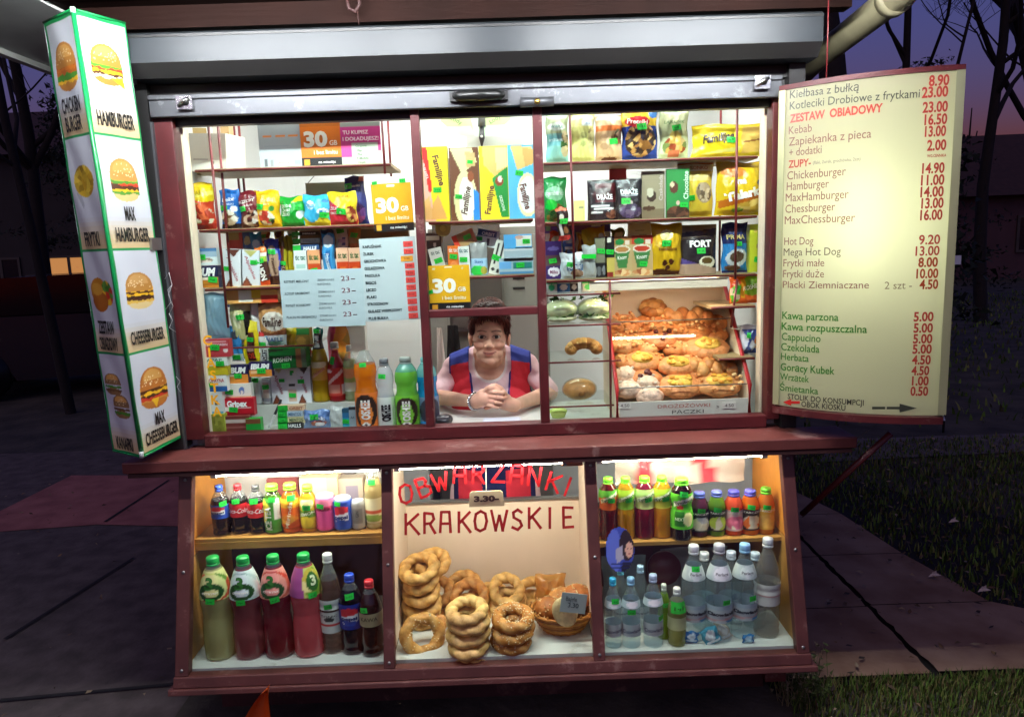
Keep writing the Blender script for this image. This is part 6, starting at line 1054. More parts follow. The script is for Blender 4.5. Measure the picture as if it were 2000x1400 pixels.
q = at(862, 1245, -.12); mb = MB(); mb.ball((0, 0, 0), (.024, .02, .03), h('d89a5a')); tag(mb.build('bread_knot', M['bread'], None, (q[0], -.10, .266+.03)), 'small pale bread knot behind the ring standing on edge', 'bread')
# wicker basket with bread
q = at(1100, 1238, -.11); bk = thing('bread_basket', 'round wicker basket of dark rolls at the right of the middle case', 'basket', (q[0], -.11, .267))
mb = MB()
for i in range(7):
    rr = .072+.007*i; zz_ = .006+.011*i
    mb.tube([(rr*(1+.02*(-1)**k)*math.cos(2*math.pi*k/36), rr*.85*(1+.02*(-1)**k)*math.sin(2*math.pi*k/36), zz_) for k in range(37)], .0062, h(['a86a2a', 'c48838', '8a5420'][i % 3]), 6)
for k in range(18):
    a = 2*math.pi*k/18; mb.tube([(.07*math.cos(a), .06*math.sin(a), 0), (.118*math.cos(a), .100*math.sin(a), .085)], .004, h('9a6428'), 6)
mb.ball((0, 0, .004), (.07, .06, .004), h('8a5a24')); mb.build('wicker', M['bread'], bk)
for i, (dx, dy, dz, r_, c_, lb) in enumerate(((-.05, -.02, .085, .05, 'a8642c', 'seeded brown roll at the left in the basket'), (.055, .03, .10, .055, 'b0682e', 'brown roll at the right in the basket'), (0.0, .04, .09, .05, 'c08040', 'brown roll at the back in the basket'))):
    mb = MB(); mb.ball((0, 0, 0), (r_, r_*.9, r_*.8), h(c_), 18, 12)
    for k in range(40): a = rnd.uniform(0, 6.28); t = rnd.uniform(.3, 1.9); mb.ball((r_*math.sin(t)*math.cos(a), r_*.9*math.sin(t)*math.sin(a), r_*.8*math.cos(t)), .003, h('e0c088'), 6, 4)
    tag(mb.build('bread_roll', M['bread'], None, (q[0]+dx, -.11+dy, .267+dz)), lb, 'bread roll', 'rolls in the basket')
q2 = at(1103, 1195, -.215); mb = MB(); mb.ball((0, 0, 0), (.042, .012, .056), h('e4c890'), 20, 12, 0, Matrix.Rotation(-.35, 3, 'Y')); tag(mb.build('flat_bread', M['bread'], None, q2), 'pale oval wafer leaning on the front of the wicker basket', 'bread')
card('price_card', 'small grey handwritten card tucked into the bread basket', 'price card', (1092, 1142, 1158, 1196), -.235, [('t', 'Bajgle', .4, .72, .22, '5a6468', {'w': .44}), ('t', '3.30', .5, .40, .24, '4a5458', {'w': .42})], 'a8b2b0', rot=9)
clearbag('plastic_bag', 'clear bag of small yellow rolls behind the wicker basket', 'plastic bag', (1045, 1105, 1120, 1172), .0, 'e8b868', .55, t=.09)
mb = MB(); 
for k in range(7): mb.ball((rnd.uniform(-.035, .035), rnd.uniform(-.02, .02), rnd.uniform(.02, .09)), .02, h('e0a850'), 10, 8)
q = at(1075, 1172, .0); tag(mb.build('small_rolls', M['bread'], None, (q[0], .0, q[2])), 'small yellow rolls inside the clear bag behind the basket', 'bread')
q = at(950, 974, -.10); cdl = thing('price_plate', 'beige rounded price plate reading 3.30 in the middle case', 'price plate', (q[0], -.10, q[2]-.028))
mb = MB(); pr_ = [(-.062, 0), (.062, 0), (.058, .05), (.05, .056), (-.05, .056), (-.058, .05)]
mb.add([(x, 0, z) for x, z in pr_]+[(x, .006, z) for x, z in pr_], [tuple(range(6)), tuple(range(11, 5, -1))]+[(i, i+6, (i+1) % 6+6, (i+1) % 6) for i in range(6)], h('b8a58a'))
letter(mb, '3.30-', lambda x, y: (x, -.0012, y), 0, .03, .020, h('3a2020'), width=.088, bold=.06); mb.build('plate', M['print'], cdl)
mb = MB(); mb.tube([(0, .003, .05), (0, .05, .09), (0, .1, .12)], .002, h('8a8a88')); mb.build('wire', M['plastic'], cdl)
pack('chewing_gum', 'orange gum pack lying at the top right of the middle case', 'sweets', (1098, 1138, 897, 908), -.12, [('r', 0, 0, .2, 1, '8a8a90')], 'd8783a', Bx, .02)

# the right case
zt2 = ZR+.001; GD = 'drinks on the shelf of the right case'
LG = '7cf23a'
TY = lambda c1, c2: [('d', .55, .3, c2), ('p', [(.2, .3), (.8, .75), (.8, .95), (.2, .5)], 'e8f0dc'), ('t', 'Tymbark', .5, .62, .16, '4a7a2a', {'rot': 25, 'w': .5})]
for i, (a, b, fc, c1, c2, lb) in enumerate(((1169, 1207, '6a1410', '5ab43a', 'd8641c', 'lime capped bottle with dark red drink at the left end of the right case'), (1204, 1240, 'd0a01c', 'a8d43a', '8ac43a', 'lime capped bottle with amber drink second from the left in the right case'), (1239, 1279, '8a2040', 'a8d47a', 'c8d08a', 'lime capped bottle with crimson drink third from the left in the right case'), (1273, 1312, 'e0a424', 'a8d43a', 'd8d44a', 'lime capped bottle with light amber drink fourth from the left in the right case'))):
    bottle('juice_bottle', lb, (a, b, 932-i, 1058-i), yb0, 'sport', fc, .92, LG, [(.50, .82, c1, TY(c1, c2))], z=zt2, st=[(.62, .66, .034)], group=GD, capk=.50, afill=.8)
bottle('juice_bottle', 'large dark bottle with a bright green label on the right case shelf', (1309, 1353, 933, 1056), yb0-.03, 'sport', '2a1014', .90, LG, [(.20, .78, '58b82c', [('p', [(.2, .62), (.8, .82), (.8, .96), (.2, .76)], 'e8ece0'), ('t', 'Tymbark', .5, .79, .08, '2a4a1c', {'rot': 14, 'w': .52}), ('r', .26, .08, .52, .5, '2a6a1c'), ('e', .62, .28, .14, .2, 'e8e0a0'), ('e', .40, .62, .1, .06, 'c83a2a'), ('t', 'NEXT', .4, .3, .09, 'd8f0c0', {'w': .22})])], z=zt2, st=[(.5, .78, .036)], group=GD, capk=.60, afill=.92)
SM = ((1347, 1384, 960, '5a2a44', '2a2a38', 'c8ccd4', 'small juice bottle with a dark blackcurrant label', '4a5ab0'), (1382, 1417, 958, '6a9a2a', '2c3020', 'b8d44a', 'small juice bottle with an apple label', '5a6ac0'), (1414, 1451, 957, 'e8603a', 'd8b8b8', 'e87a9a', 'small juice bottle with a pink label', '4a4ab0'), (1446, 1483, 956, 'e87818', '3a2c20', 'e8782a', 'small juice bottle with an orange fruit label', '5a5ac8'), (1478, 1512, 952, 'e8862a', 'd8a83c', 'f0c060', 'small juice bottle with a golden label', '6ac83a'))
for i, (a, b, t_, fc, bg, c2, lb, cp) in enumerate(SM):
    bottle('juice_bottle', lb+' on the right case shelf', (a, b, t_, 1052-i), yb0, 'juice', fc, .93, cp, [(.12, .60, bg, [('r', 0, .78, 1, .98, bg), ('t', 'TARCZYN', .5, .88, .10, 'e8e8e0', {'w': .55}), ('f', .5, .38, .32, .32, [c2, c2, 'e8e0c8'], 7, i)])], z=zt2, st=[(.42 if i else .5, .62 if i != 3 else .66, .034)], group=GD, afill=.86, capk=.6)
bx_ = MB(); bx_.box(-.16, 0, 0, .16, .05, .085, h('e08a3c')); tag(bx_.build('juice_carton', M['print'], None, (.80, -.06, zt2)), 'orange carton standing behind the small juice bottles', 'carton')
# carrier bag hung at the back
mb = MB(); vs = []; nx, nz = 16, 12
for j in range(nz+1):
    for i in range(nx+1):
        u, v = i/nx, j/nz; vs.append(((u-.5)*.50, .012*math.sin(u*19+v*4)+.008*math.sin(v*11+u*7), .19*v))
cs = []
for j in range(nz+1):
    for i in range(nx+1):
        u, v = i/nx, j/nz; red = abs(u-(.30-.10*(1-v))) < .07 or abs(u-(.62+.10*(1-v))) < .06; cs.append((*h('e04858' if red else 'd8d0cc'), 1))
mb.add(vs, [(j*(nx+1)+i, j*(nx+1)+i+1, (j+1)*(nx+1)+i+1, (j+1)*(nx+1)+i) for j in range(nz) for i in range(nx)], np.array(cs), 0, True)
q = at(1330, 960, .14); tag(mb.build('carrier_bag', M['film'], None, (q[0], .15, .70)), 'white carrier bag with red stripes hanging at the back of the right case', 'carrier bag')
# floor of the right case
GW = 'water bottles on the floor of the right case'
WL = lambda tx: [('r', 0, .78, 1, 1, 'a8b8c4'), ('t', tx, .5, .55, .20, '2a2c40', {'w': .62, 'b': .05, 'sh': .15}), ('p', [(.1, .1), (.9, .2), (.9, .32), (.1, .2)], 'c8a0a0'), ('e', .7, .12, .12, .08, '4a90b8')]
for a, b, t_, bt, cp, lb, st, y in ((1181, 1214, 1128, 1268, '3ab0d8', 'small water bottle with a turquoise cap at the far left of the right case floor', (.6, .70), yf0), (1214, 1251, 1127, 1268, '8ac0dc', 'small water bottle with a pale blue cap, second on the right case floor', (.45, .55), yf0), (1256, 1295, 1121, 1267, 'b0c4dc', 'small water bottle with a whitish cap, third on the right case floor', (.9, .43), yf0)):
    bottle('water_bottle', lb, (a, b, t_, bt), yfl((a+b)/2, bt, .265), 'water', 'dcf0f8', .86, cp, [(.18, .36, 'b0bcc0', [('t', 'Cisowianka', .5, .5, .3, '3a4a6a', {'w': .6, 'rot': 5})]), (.60, .70, 'c4d4d8', [('e', .5, .5, .2, .4, 'f0f0f0')])], z=.265, st=[(*st, .034)], group=GW, afill=.12)
bottle('water_bottle', 'short pale yellow drink bottle with a big green tag on the right case floor', (1304, 1340, 1147, 1264), yfl(1322, 1264, .265), 'soda', 'a8ac6a', .78, 'eceae6', [(.30, .52, 'b4b88a', [])], z=.265, st=[(.5, .70, .060, 0)], group=GW, afill=.62)
bottle('water_bottle', 'slim green bottle behind the short yellow drink', (1284, 1309, 1140, 1250), yfl(1297, 1250, .265), 'soda', '7aa82a', .85, 'd8dcd0', [], z=.265, st=[(.6, .66, .03)], group=GW, afill=.75)
for a, b, t_, bt, cp, lb, st, tx in ((1330, 1379, 1064, 1256, 'd0d4d8', 'large water bottle with a white cap and emblem under the shelf of the right case', (.5, .78), 'Cisowianka'), (1377, 1431, 1062, 1258, 'b8bcc0', 'large water bottle with a grey cap in the middle of the right case', (.66, .44), 'Cisowianka'), (1428, 1479, 1061, 1252, '88b8e0', 'large water bottle with a light blue cap in the right case', (.7, .46), 'Cisowianka'), ):
    bottle('water_bottle', lb, (a, b, t_, bt), yfl((a+b)/2, bt, .265), 'water', 'e0f0f8', .88, cp, [(.22, .40, 'b8c0c4', WL(tx)), (.66, .80, 'ccd4d6', [('e', .5, .5, .2, .45, 'e8eaec'), ('t', 'Perlage', .5, .5, .2, '6a6a70', {'w': .3})])], z=.265, st=[(*st, .034)], group=GW, afill=.12)
bottle('water_bottle', 'large clear bottle with a pale label, rightmost in the right case', (1473, 1523, 1050, 1248), yfl(1498, 1248, .265), 'water', 'c4c4c0', .85, 'c8ccd0', [(.34, .56, 'd4d0cc', [('r', .2, .45, .8, .52, 'c88a8a')])], z=.265, group=GW, afill=.25)
for a, b, t_, bt, cp, lb in ((1196, 1229, 1108, 1238, '6ac0d8', 'small water bottle behind the two leftmost small water bottles'), (1234, 1268, 1104, 1238, 'a8c8e0', 'small water bottle behind the second and third small water bottles'), (1352, 1398, 1078, 1234, 'c8ccd0', 'large water bottle in the back row behind the white capped one'), (1404, 1450, 1076, 1232, 'c0c8d8', 'large water bottle in the back row between the grey and light blue caps'), (1452, 1496, 1078, 1230, 'b8c8d8', 'large water bottle in the back row at the right of the right case')):
    bottle('water_bottle', lb, (a, b, t_, bt), yfl((a+b)/2, bt, .265), 'water', 'e4f2f6', .86, cp, [(.24, .42, 'b4bec2', [('t', 'Cisowianka', .5, .5, .22, '3a4058', {'w': .55})])], z=.265, group=GW, afill=.10)
for a, b, t_, bt, c1, c2, rt, lb in ((1336, 1362, 1232, 1254, '2a78b8', 'd8e8f0', 8, 'small blue sachet lying before the white capped large water bottle'), (1378, 1412, 1222, 1256, '4a9ab0', 'e8f0f0', -24, 'teal and white sachet leaning before the grey capped large water bottle'), (1412, 1434, 1206, 1246, 'd8c4a8', 'f0e8dc', -30, 'beige strip leaning between two large water bottles'), (1450, 1472, 1238, 1254, '2a70a8', 'b8d8e8', 0, 'small blue sachet at the foot of the light blue capped water bottle')):
    pack('sachet', lb, 'sachet', (a, b, t_, bt), yfl((a+b)/2, bt, .266), [('e', .5, .55, .3, .3, c2), ('r', .1, .1, .9, .25, c2)], c1, B, .014, z=.266, rot=rt, group='sachets among the water bottles')
# shrink film packs and a wine red round box behind
clearbag('shrink_film', 'crumpled shrink film of bottles behind the blue portrait sticker', 'film', (1176, 1262, 1085, 1200), .02, 'c8d8dc', .45, t=.10)
clearbag('shrink_film', 'crumpled shrink film behind the large water bottles', 'film', (1290, 1420, 1068, 1200), .06, 'c8ccd0', .40, t=.10)
q = at(1296, 1108, .04); mb = MB(); mb.lathe([(.0005, 0, h('7a1430')), (.058, 0, h('7a1430')), (.062, .006, h('6a1028')), (.062, .03, h('5a0c22')), (.0005, .03, h('5a0c22'))], 32); tag(mb.build('round_box', M['plastic'], None, (q[0], .05, q[2]), (math.radians(80), 0, 0)), 'wine red round box behind the water bottles', 'box')
bx_ = MB(); bx_.box(-.12, 0, 0, .06, .06, .25, h('5a2028')); tag(bx_.build('carton', M['print'], None, (.56, .11, .2655)), 'maroon carton at the back of the right case', 'carton')
# blue oval sticker with a portrait on the pane
mb = MB(); fr_ = []; nU, nV = 26, 36; vs, cs = [], []
for j in range(nV+1):
    for i in range(nU+1):
        u, v = i/nU, j/nV; px, py = 1181+58*u, 1118-90*v
        p = on_slope(px, py)+nS*.0042; vs.append(p)
U, V = np.meshgrid(np.linspace(0, 1, nU+1), np.linspace(0, 1, nV+1))
C = paint([('e', .30, .45, .26, .5, '5a6ac0'), ('e', .74, .60, .26, .34, '2c2028'), ('e', .82, .50, .13, .17, 'd8a890'), ('p', [(.60, .25), (1, .25), (1, .05), (.55, .02)], '23202c'), ('p', [(.35, .5), (.6, .6), (.62, .3), (.4, .2)], 'a8a4b4'), ('r', .18, .10, .9, .13, '1c2450'), ('r', .22, .17, .86, .20, '1c2450'), ('e', .77, .53, .02, .012, '3a2020'), ('e', .88, .53, .02, .012, '3a2020'), ('e', .83, .42, .04, .012, 'a84a4a')], U, V, '3a4aa0', 1.5)
ins = ((U-.5)/.5)**2+((V-.5)/.5)**2
fs = [(j*(nU+1)+i, j*(nU+1)+i+1, (j+1)*(nU+1)+i+1, (j+1)*(nU+1)+i) for j in range(nV) for i in range(nU) if ins[j, i] < 1 and ins[j+1, i+1] < 1.02]
mb.add(vs, fs, C.reshape(-1, 4), 0, True); tag(mb.build('portrait_sticker', M['print']), 'blue oval sticker with a portrait of a dark haired woman on the right case pane', 'sticker')

# ================================================================== THE WOMAN BEHIND THE COUNTER
def fuse(mb, voxel, smooth=4):
    """melt overlapping closed shapes into one continuous skin"""
    me = mb.mesh('tmp', M['skin']); ob = bpy.data.objects.new('tmp', me); COL.objects.link(ob)
    md = ob.modifiers.new('r', 'REMESH'); md.mode = 'VOXEL'; md.voxel_size = voxel; md.use_smooth_shade = True
    if smooth: sm = ob.modifiers.new('s', 'SMOOTH'); sm.factor = .5; sm.iterations = smooth
    dg = bpy.context.evaluated_depsgraph_get(); ev = ob.evaluated_get(dg); e = ev.to_mesh()
    V = np.array([v.co[:] for v in e.vertices]); Fc = [tuple(p.vertices) for p in e.polygons]
    ev.to_mesh_clear(); bpy.data.objects.remove(ob); bpy.data.meshes.remove(me); return V, Fc
def from_arrays(name, V, Fc, C, mt, parent=None, keep=None):
    if keep is not None:
        Fc = [f for f in Fc if all(keep[i] for i in f)]
        used = sorted({i for f in Fc for i in f}); mp = {o: n for n, o in enumerate(used)}
        V = V[used]; C = C[used]; Fc = [tuple(mp[i] for i in f) for f in Fc]
        ec = {}                       # even out the cut edges so hems run smoothly
        for f in Fc:
            for i in range(len(f)):
                k = (min(f[i], f[i-1]), max(f[i], f[i-1])); ec[k] = ec.get(k, 0)+1
        nb = {}
        for (p, q), n_ in ec.items():
            if n_ == 1: nb.setdefault(p, []).append(q); nb.setdefault(q, []).append(p)
        ids = [i for i in nb if len(nb[i]) == 2]; n0 = np.array([nb[i][0] for i in ids]); n1 = np.array([nb[i][1] for i in ids]); ids = np.array(ids)
        V = V.copy()
        for _ in range(14): V[ids] = V[ids]*.4+.3*(V[n0]+V[n1])
    mb = MB(); mb.add(V, Fc, C, 0, True); return mb.build(name, mt, parent)
def limb(mb, pts, rs):
    pts = [Vector(p) for p in pts]
    mb.tube(pts, list(rs), n=14)
    for p, r in zip(pts, rs): mb.ball(p, r, nu=14, nv=8)

YH = .37
Hc = Vector(at(956, 657, YH)); HS = 1.00
HR = Matrix.Rotation(math.radians(1.5), 3, 'Y') @ Matrix.Rotation(math.radians(-5), 3, 'X')
def hp(x, y, z): return Hc+HR @ (Vector((x, y, z))*HS)
def hball(mb, c0, r): mb.ball(hp(*c0), tuple(q*HS for q in r), nu=20, nv=14, rot=HR)
def hcap(mb, a, b, ra, rb): limb(mb, [hp(*a), hp(*b)], [ra*HS, rb*HS])
P_ = lambda px, py, y: Vector(at(px, py, y))
shL, shR = P_(889, 719, .49), P_(1027, 714, .49)          # shoulder joints (image left / right)
elL, elR = P_(850, 800, .40), P_(1076, 796, .40)
wrL, wrR = P_(930, 784, .165), P_(1004, 791, .175)
for e_ in (elL, elR): e_.z = max(e_.z, 1.022)
for e_ in (wrL, wrR): e_.z = max(e_.z, 1.016)
xc = (shL.x+shR.x)/2; zs = (shL.z+shR.z)/2
def torso(mb, k=0.0):
    """chest, shoulders, belly, hips; k = extra thickness of the clothes"""
    def b_(c0, r): mb.ball(c0, tuple(q+k for q in r), nu=22, nv=14)
    b_((xc, .46, zs-.15), (.160, .112, .20)); b_((xc, .47, zs-.02), (.16, .085, .09)); b_((xc, .44, zs-.34), (.165, .12, .20))
    b_((xc-.075, .372, zs-.165), (.078, .066, .085)); b_((xc+.075, .372, zs-.165), (.078, .066, .085))
    b_((xc, .46, zs-.56), (.19, .14, .20))
    limb(mb, [shL, (xc, .47, zs+.052), shR], [.050+k, .062+k, .050+k])
mb = MB()
hball(mb, (0, .025, .040), (.075, .094, .088)); hball(mb, (0, -.016, -.012), (.066, .066, .072)); hball(mb, (0, -.020, -.064), (.053, .056, .046))
hball(mb, (0, -.061, -.098), (.023, .018, .016)); hball(mb, (0, -.038, -.092), (.038, .036, .022))
for s_ in (-1, 1):
    hball(mb, (s_*.036, -.054, -.030), (.027, .024, .022)); hball(mb, (s_*.027, -.068, .024), (.024, .013, .009)); hball(mb, (s_*.034, -.036, -.064), (.021, .028, .024))
    hball(mb, (s_*.0120, -.083, -.038), (.0085, .010, .0070)); hball(mb, (s_*.076, .008, -.012), (.009, .019, .029)); hball(mb, (s_*.081, .014, -.004), (.005, .013, .022))
    hball(mb, (s_*.0285, -.0705, .0108), (.0175, .0105, .0050)); hball(mb, (s_*.0285, -.069, -.0104), (.0175, .0105, .0052))
hball(mb, (0, -.066, .026), (.018, .010, .010)); hcap(mb, (0, -.072, .006), (0, -.086, -.028), .0070, .0098); hball(mb, (0, -.0915, -.033), (.0105, .0100, .0085))
hball(mb, (0, -.0765, -.0610), (.021, .0095, .0050)); hball(mb, (0, -.0765, -.0700), (.018, .0095, .0055))
limb(mb, [hp(0, .030, -.07), (xc, .455, zs+.02), (xc, .46, zs-.05)], [.053, .058, .075])
torso(mb)
for sh, el, wr in ((shL, elL, wrL), (shR, elR, wrR)):
    mid = sh.lerp(el, .5); mid.y += .01
    limb(mb, [sh, mid, el], [.044, .038, .032]); limb(mb, [el, el.lerp(wr, .35), el.lerp(wr, .8), wr], [.032, .031, .024, .0215])
limb(mb, [(xc-.09, .47, zs-.62), (xc-.09, .46, .55), (xc-.09, .47, .17)], [.085, .062, .045]); limb(mb, [(xc+.09, .47, zs-.62), (xc+.09, .46, .55), (xc+.09, .47, .17)], [.085, .062, .045])
for s_ in (-1, 1): mb.ball((xc+s_*.09, .42, .135), (.045, .11, .036))
# clasped hands: the right hand (image left) over the left one
def finger(pts, r0): limb(mb, pts, [r0, r0*.98, r0*.92, r0*.82][:len(pts)])
limb(mb, [wrL, P_(945, 777, .150)], [.027, .030]); mb.ball(P_(946, 776, .150), (.034, .020, .034)); mb.ball(P_(938, 780, .155), (.030, .02, .030))
for i, (a, b) in enumerate((((952, 764), (986, 766)), ((953, 773), (988, 776)), ((952, 782), (985, 786)), ((950, 790), (977, 795)))):
    p0 = P_(*a, .138); p3 = P_(*b, .136+.004*i); m1 = p0.lerp(p3, .45)+Vector((0, -.020, .002)); m2 = p0.lerp(p3, .8)+Vector((0, -.016, 0))
    finger([p0, m1, m2, p3], [.0078, .0082, .0078, .0070][i])
finger([P_(944, 766, .146), P_(955, 757, .130), P_(966, 757, .128), P_(973, 762, .130)], .0098)
limb(mb, [wrR, P_(985, 786, .162)], [.027, .029]); mb.ball(P_(984, 783, .160), (.034, .020, .033)); mb.ball(P_(978, 778, .162), (.028, .018, .028))
for i, (a, b) in enumerate((((972, 762), (950, 758)), ((970, 770), (946, 768)), ((970, 780), (942, 782)), ((972, 792), (948, 797)))):
    p0 = P_(*a, .155); p3 = P_(*b, .176); finger([p0, p0.lerp(p3, .5)+Vector((0, .012, 0)), p3], .0085)
finger([P_(986, 768, .150), P_(978, 758, .140), P_(968, 752, .136), P_(961, 753, .138)], .0095)
V, Fc = fuse(mb, .0030, 5)
# complexion: lips, brows, cheeks; lids darkened, nostrils and mouth line as painted shade
L = (V-np.array(Hc[:])) @ np.array(HR)/HS
C = np.ones((len(V), 4)); C[:, :3] = h('e2b096')
def blob(c0, r, col, k=1.0):
    d = sum(((L[:, i]-c0[i])/r[i])**2 for i in range(3)); a = np.clip(1.25-d, 0, 1)[:, None]*k; C[:, :3] = C[:, :3]*(1-a)+np.array(h(col))*a
for s_ in (-1, 1):
    blob((s_*.040, -.075, -.034), (.022, .03, .018), 'd69680', .55)
    for t in np.linspace(0, 1, 7): blob((s_*(.013+.034*t), -.078, .0215+.0055*math.sin(t*2.7)-.003*t), (.007, .03, .0024), '6a4636', .75)
    for t in np.linspace(-1, 1, 9): blob((s_*.0285+.0150*t, -.078, .0062-.0040*t*t), (.004, .03, .0021), '261410', .95)
    for t in np.linspace(-1, 1, 9): blob((s_*.0285+.0135*t, -.078, -.0062+.0032*t*t), (.004, .03, .0014), '5a3428', .7)
    blob((s_*.0285, -.078, .0115), (.017, .03, .0040), 'b88470', .5)
for t in np.linspace(-1, 1, 11): blob((.0235*t, -.082, -.0618+.0042*t*t), (.005, .03, .0026), 'b8665e', .75); blob((.0185*t, -.082, -.0690+.0042*t*t), (.005, .03, .0030), 'c47068', .75)
for t in np.linspace(-1, 1, 15): blob((.0255*t, -.08, -.0652+.0055*t*t), (.004, .03, .0012), '6e302c', .9)
for s_ in (-1, 1): blob((s_*.0070, -.09, -.0425), (.0034, .014, .0022), '7a4436', .8)
person = from_arrays('person', V, Fc, C, M['skin']); tag(person, 'smiling woman with short dark red hair in a red and blue vest, hands clasped', 'person')
for s_ in (-1, 1):
    eb = MB(); c0 = hp(s_*.0285, -.0665, .0002); r_ = .0122*HS; n0 = len(eb.v); eb.ball((0, 0, 0), r_, h('cfc6be'), 20, 16)
    vv = np.array(eb.v); cc = np.array(eb.c); tgt = (Vector(CAMP)-c0).normalized(); dd = (vv/r_) @ np.array(tgt[:])
    cc[dd > .74, :3] = h('4a3020'); cc[dd > .88, :3] = h('0c0808'); eb.c = [tuple(x) for x in cc]
    eb.build('eye', M['plastic'], person, c0)
# hair
mb = MB(); 
hball(mb, (0, .040, .052), (.083, .092, .088)); hball(mb, (0, .03, .090), (.072, .082, .064)); hball(mb, (0, -.034, .100), (.068, .050, .040)); hball(mb, (-.040, -.040, .086), (.034, .036, .030)); hball(mb, (.042, -.034, .090), (.034, .038, .030))
for s_ in (-1, 1): hball(mb, (s_*.069, -.012, .046), (.017, .034, .042)); hball(mb, (s_*.074, .035, .005), (.012, .026, .034)); hball(mb, (s_*.073, -.018, .030), (.006, .010, .028))
hball(mb, (0, .085, -.01), (.062, .04, .07))
V, Fc = fuse(mb, .004, 3); r2 = random.Random(5)
L = (V-np.array(Hc[:])) @ np.array(HR)/HS
nz = np.sin(L[:, 0]*310+L[:, 2]*90)*np.sin(L[:, 1]*260+L[:, 0]*130)
dn = L-np.array((0, .03, .04)); dn /= np.linalg.norm(dn, axis=1)[:, None]; V = V+(dn*(nz*.0032)[:, None]) @ np.array(HR).T
C = np.ones((len(V), 4)); C[:, :3] = np.array(h('421a18'))*(1+.35*nz[:, None])
hair = from_arrays('hair', V, Fc, C, mat('hair_base', '34170f', .5), person)
hair.data.materials[0] = M['hair'] = colmat('hair', .58, .3, bmp=(120, .6, .004, 3))
# locks: thin tapered strands lying over the cap of hair
mb = MB()
for k in range(1500):
    t = math.acos(r2.uniform(-.15, 1)); a = r2.uniform(0, 6.283)
    nx, ny, nz_ = math.sin(t)*math.cos(a), math.sin(t)*math.sin(a), math.cos(t)
    if ny < -.50 and nz_ < .58 : continue
    p = Vector((nx*.080, .034+ny*.094, .054+nz_*.100))
    fl = Vector((nx*.5+r2.uniform(-.5, .5)+.25, ny*.4-.6*(nz_ > .4)+r2.uniform(-.4, .4), -.75+r2.uniform(-.2, .5)*(1 if nz_ > .3 else .3)))
    n3 = Vector((nx, ny, nz_)); fl = (fl-n3*fl.dot(n3)).normalized(); ln = r2.uniform(.016, .036)
    pts = [p-n3*.004, p+fl*ln*.5+n3*.004, p+fl*ln+n3*r2.uniform(-.004, .003)]
    g = r2.uniform(.6, 1.7); c_ = tuple(min(1, x*g) for x in h('5c281c'))
    mb.tube([hp(*q) for q in pts], [.0022, .0019, .0004], c_, 4, cap=False)
mb.build('hair_locks', M['hair'], person)
# the fringe and the hair at the temples
mb = MB()
for k in range(420):
    if k % 3: x = r2.uniform(-.066, .066); y0_, z0_ = -.078+.55*x*x/.066*.9, .094-4.0*x*x; fl = Vector((r2.uniform(-.25, .55)+x*4, -.10, -1.0)); ln = r2.uniform(.016, .036)*(1+6*abs(x))
    else: sg = r2.choice((-1, 1)); x = sg*r2.uniform(.066, .080); y0_, z0_ = r2.uniform(-.045, .03), r2.uniform(.03, .085); fl = Vector((sg*.05, r2.uniform(-.25, .45), -1)); ln = r2.uniform(.025, .045)
    fl.normalize(); p = Vector((x, y0_, z0_)); q = p+fl*ln*.55+Vector((0, -.005 if k % 3 else 0, 0)); e = p+fl*ln+Vector((r2.uniform(-.004, .004), .004 if k % 3 else 0, 0)); g = r2.uniform(.55, 1.9)
    mb.tube([hp(*p), hp(*q), hp(*e)], [.0030, .0026, .0005], tuple(min(1, v*g) for v in h('501f19')), 4, cap=False)
mb.build('fringe', M['hair'], person)
# pink shirt with sleeves to the elbow
mb = MB(); torso(mb, .006)
limb(mb, [(xc, .44, zs+.045), (xc, .465, zs-.02)], [.071, .088])
for sh, el in ((shL, elL), (shR, elR)):
    mid = sh.lerp(el, .5); mid.y += .01; e2 = sh.lerp(el, .93); limb(mb, [sh, mid, e2], [.049, .044, .041])
V, Fc = fuse(mb, .0045, 5)
d_ = V-np.array((xc, .445, zs)); neck = (np.sqrt(d_[:, 0]**2+((V[:, 1]-.43)*.85)**2) > .070) | (V[:, 2] < zs-.005)
fold = 1+.0*V[:, 0]; V = V+np.stack([0*fold, .0028*np.sin(V[:, 0]*75+V[:, 2]*40)*np.sin(V[:, 2]*55+V[:, 0]*23), 0*fold], -1)
C = np.ones((len(V), 4)); C[:, :3] = h('f0cbd0')
keep = (V[:, 2] < zs+.125) & (np.hypot(V[:, 0]-xc, (V[:, 1]-.435)*.9) > .066-.0*V[:, 2]) | (V[:, 2] < zs+.02)
ftop = zs-.028
front_cut = (np.hypot((V[:, 0]-xc)/.060, (V[:, 2]-(zs+.03))/.062) < 1) & (V[:, 1] < .44)
C[(np.hypot((V[:, 0]-xc)/.072, (V[:, 2]-(zs+.03))/.075) < 1) & (V[:, 1] < .44), :3] = h('f6e8e6')
from_arrays('shirt', V, Fc, C, M['cloth'], person, keep & ~front_cut)
